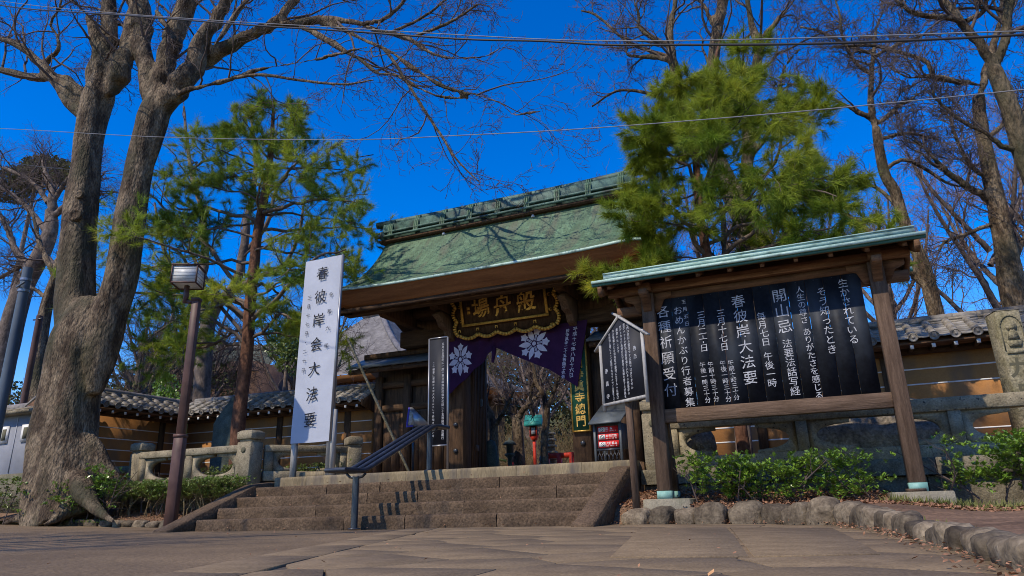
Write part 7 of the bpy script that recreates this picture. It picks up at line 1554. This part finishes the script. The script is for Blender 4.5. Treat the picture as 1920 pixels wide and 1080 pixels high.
m = MB(); m.tube([(cp[0], 25, TZ), (cp[0] - 0.3, 25, 6), (cp[0], 25, cp[2])], [0.28, 0.2, 0.1], 10); m.build('trunk', MT['barkd'], q)
q = thing('evergreen_tree', 'drooping olive evergreen standing beyond the wall behind the banner', 'tree', (-15.5, 17.5, TZ))
cp = (-15.576,17.5,5.454); leaf_cloud('foliage', None, None, [(cp[0] + dx, 17.5 + dy, cp[2] + dz_, .6, .6, .5) for dx, dy, dz_ in ((0, 0, .3), (-.3, .2, 0), (.4, 0, -.1), (0, .3, -.4))], 2400, MT['leafo'], 88, (0.06, 0.14), root=q, up=-0.4)
m = MB(); m.tube([(cp[0], 17.5, TZ), (cp[0], 17.5, cp[2])], [0.12, 0.05], 8); m.build('trunk', MT['barkd'], q)

# --- shrubs in the beds
def shrub(label, loc, stems, n, m, seed, box, size=(0.035, 0.065), group=None, gap=0.35, tw='twig', wd=0.26, dens=1.0):
    """branching stems with rosettes of leaves; box = (x0,x1,y0,y1,z0,z1) extent of the foliage"""
    rs = np.random.RandomState(seed); t = thing('shrub', label, 'shrub', loc, group=group)
    x0, x1, y0, y1, z0, z1 = box; P = []
    for i in range(stems):
        bx_ = x0 + (x1 - x0) * (i + 0.5) / stems + rs.randn() * 0.05; by = (y0 + y1) / 2 + rs.randn() * 0.05; tx = bx_ + rs.randn() * 0.25; ty = rs.uniform(y0, y1)
        P.append(smooth_poly([(bx_, by, loc[2] - 0.05, .012), (bx_ + rs.randn() * .06, by, loc[2] + (z0 - loc[2]) * .6, .011), ((bx_ + tx) / 2, (by + ty) / 2, z0 + (z1 - z0) * .35, .009), (tx, ty, z0 + (z1 - z0) * .8, .005)], 8))
    A = np.array(P); Pm, Rm = A[:, :, :3], A[:, :, 3]; mb = MB(); V, F = tubes(Pm, Rm, 5); mb.add(V, F)
    Q, Rq = grow(Pm, Rm, rs, 7, 0.5, (30, 75), 6, 0.3, 0.12, 0.22, 0.6, 0.15, 0.4, lmax=0.5); V, F = tubes(Q, Rq, 4); mb.add(V, F)
    Q2, R2_ = grow(Q, Rq, rs, 5, 0.5, (30, 70), 4, 0.2, 0.15, 0.25, 0.6, 0.08, 0.5, lmax=0.22); V, F = tubes(Q2, R2_, 3); mb.add(V, F); mb.build('branches', MT[tw], t, kind='stuff')
    tips = np.concatenate([Q2[:, -1], Q2[:, 2], Q[:, -1]])
    ok = (tips[:, 0] > x0) & (tips[:, 0] < x1) & (tips[:, 1] > y0 - .1) & (tips[:, 1] < y1 + .1) & (tips[:, 2] > z0) & (tips[:, 2] < z1); tips = tips[ok]
    # fill the box evenly with extra rosettes, clumped
    ne = int(n / 7 * 0.6); cl_ = np.c_[rs.uniform(x0, x1, 60), rs.uniform(y0, y1, 60), rs.uniform(z0 + 0.04, z1 - 0.03, 60)]; e = cl_[rs.randint(0, 34, ne)] + rs.randn(ne, 3) * np.array([.12, .09, .045]); tips = np.concatenate([tips[rs.permutation(len(tips))[:int(n / 7 * 0.7)]], e])
    per = 7; C_ = np.repeat(tips, per, 0); M_ = len(C_); a = rs.rand(M_) * 6.283; el = 0.15 + 0.75 * rs.rand(M_); D = np.c_[np.cos(a) * np.cos(el), np.sin(a) * np.cos(el), np.sin(el)]; D = unit(D + rs.randn(M_, 3) * .15)
    S_ = unit(np.cross(D, np.array([0, 0, 1.0]) + rs.randn(M_, 3) * .25)); L = size[0] + (size[1] - size[0]) * rs.rand(M_); C_ = C_ + D * 0.006 + rs.randn(M_, 3) * 0.008
    V, F = leaf_quads(C_, D, S_, L, L * wd); V = V.reshape(-1, 4, 3); V[:, 3, 2] += L * 0.05; V[:, 1, 2] += L * 0.05; V = V.reshape(-1, 3)
    MB().add(V, F).build('leaves', MT[m], t, kind='stuff'); return t
shrub('glossy bright green camellia-like shrub in the bed below the big notice board', (-0.45, 8.55, 0.1), 9, 6200, 'leaf', 91, (-1.42, 0.58, 8.3, 8.8, 0.24, 0.72), (0.026, 0.066), dens=1)
shrub('dense glossy green shrub to the right of the notice board, below the carved stone pillar', (1.95, 8.9, 0.1), 10, 9000, 'leaf', 92, (1.28, 3.0, 8.5, 9.2, 0.26, 0.83), (0.026, 0.066))
shrub('long low clipped hedge with bare stems behind the lamp post', (-10.4, 9.3, 0.15), 26, 13000, 'leafo', 93, (-12.3, -9.1, 9.05, 9.55, 0.5, 0.8), (0.025, 0.05), tw='brush')
shrub('the green leafy layer growing on top of the low hedge left of the stairs', (-10.6, 9.5, 0.3), 18, 6000, 'leaf', 94, (-12.2, -9.15, 9.2, 9.6, 0.6, 0.84), (0.025, 0.05))
shrub('light green sapling shrub at the foot of the big forked tree, on its right side', (-12.0, 8.95, 0.2), 5, 1100, 'leaf', 95, (-12.25, -11.6, 8.7, 9.1, 0.35, 1.15), (0.035, 0.07))
shrub('light green shrub in front of the roots of the big forked tree', (-12.9, 8.6, 0.2), 8, 2200, 'leaf', 96, (-13.4, -12.2, 8.4, 8.9, 0.3, 0.85), (0.035, 0.07))
shrub('dark leafy shrub at the far left edge below the whitewashed wall', (-15.0, 8.7, 0.2), 8, 2600, 'leafo', 97, (-16.2, -14.1, 8.4, 9.0, 0.3, 1.05), (0.035, 0.07))
shrub('low yellow-green terrace shrub between the left balustrade posts', (-11, 10.6, TZ), 8, 2200, 'leafo', 98, (-11.9, -10.0, 10.4, 10.9, 0.85, 1.12), (0.03, 0.055))
shrub('low yellow-green shrub on the terrace behind the left leg of the banner', (-8.9, 11.0, TZ), 6, 1500, 'leafo', 99, (-9.7, -8.3, 10.8, 11.3, 0.85, 1.1), (0.03, 0.055))
def grass(name, label, fn, n, zf, m, seed, L=(0.05, 0.14)):
    rs = np.random.RandomState(seed); P = np.array([fn(rs) for _ in range(n)]); C_ = np.c_[P, [zf(x, y) for x, y in P]]
    D = unit(np.c_[rs.randn(n, 2) * 0.6, np.ones(n)]); S_ = unit(np.cross(D, rs.randn(n, 3))); l = L[0] + (L[1] - L[0]) * rs.rand(n)
    V, F = leaf_quads(C_, D, S_, l, l * 0.05 + 0.002); q = MB().add(V, F).build(name, m, kind='stuff'); tag(q, label, 'grass')
gm = mat('dry_green_grass', (0.1, 0.12, 0.03), (0.24, 0.23, 0.07), scale=3, rough=0.7, trans=0.15)
grass('grass_tufts', 'yellow-green grass tufts around the right concrete footing', lambda rs: (rs.uniform(0.55, 1.35) , 8.17 + abs(rs.randn()) * 0.03), 420, hR, gm, 101)
def fg(rs):
    x = rs.uniform(1.0, 3.4); return (x, 8.25 + 0.25 * math.sin(3 * x) * 0.3 + rs.randn() * 0.1)
grass('grass_tufts', 'straggly grass at the foot of the dense right-hand shrub', fg, 900, hR, gm, 102)
def fb(rs):
    y = rs.choice([6.2, 5.6, 5.0, 4.3]) + rs.randn() * 0.06; return (brx(y) + 0.14 + abs(rs.randn()) * 0.04, y)
grass('grass_tufts', 'little grass tufts behind the curving edging stones', fb, 240, hR, gm, 103, (0.03, 0.09))
grass('grass_tufts', 'bright weeds at the foot of the big forked tree', lambda rs: (rs.uniform(-12.6, -11.4), rs.uniform(8.7, 8.95)), 300, hL, MT['leaf'], 104, (0.03, 0.08))
# street tree behind the viewer, whose branches shade the forecourt and the stairs
pc = proto_tree('bare roadside tree standing behind the viewer, its shadow crossing the forecourt', (-10.4, -1.6, 0), 10.5, 53, None, twig='twig', bark='bark')
"""end"""
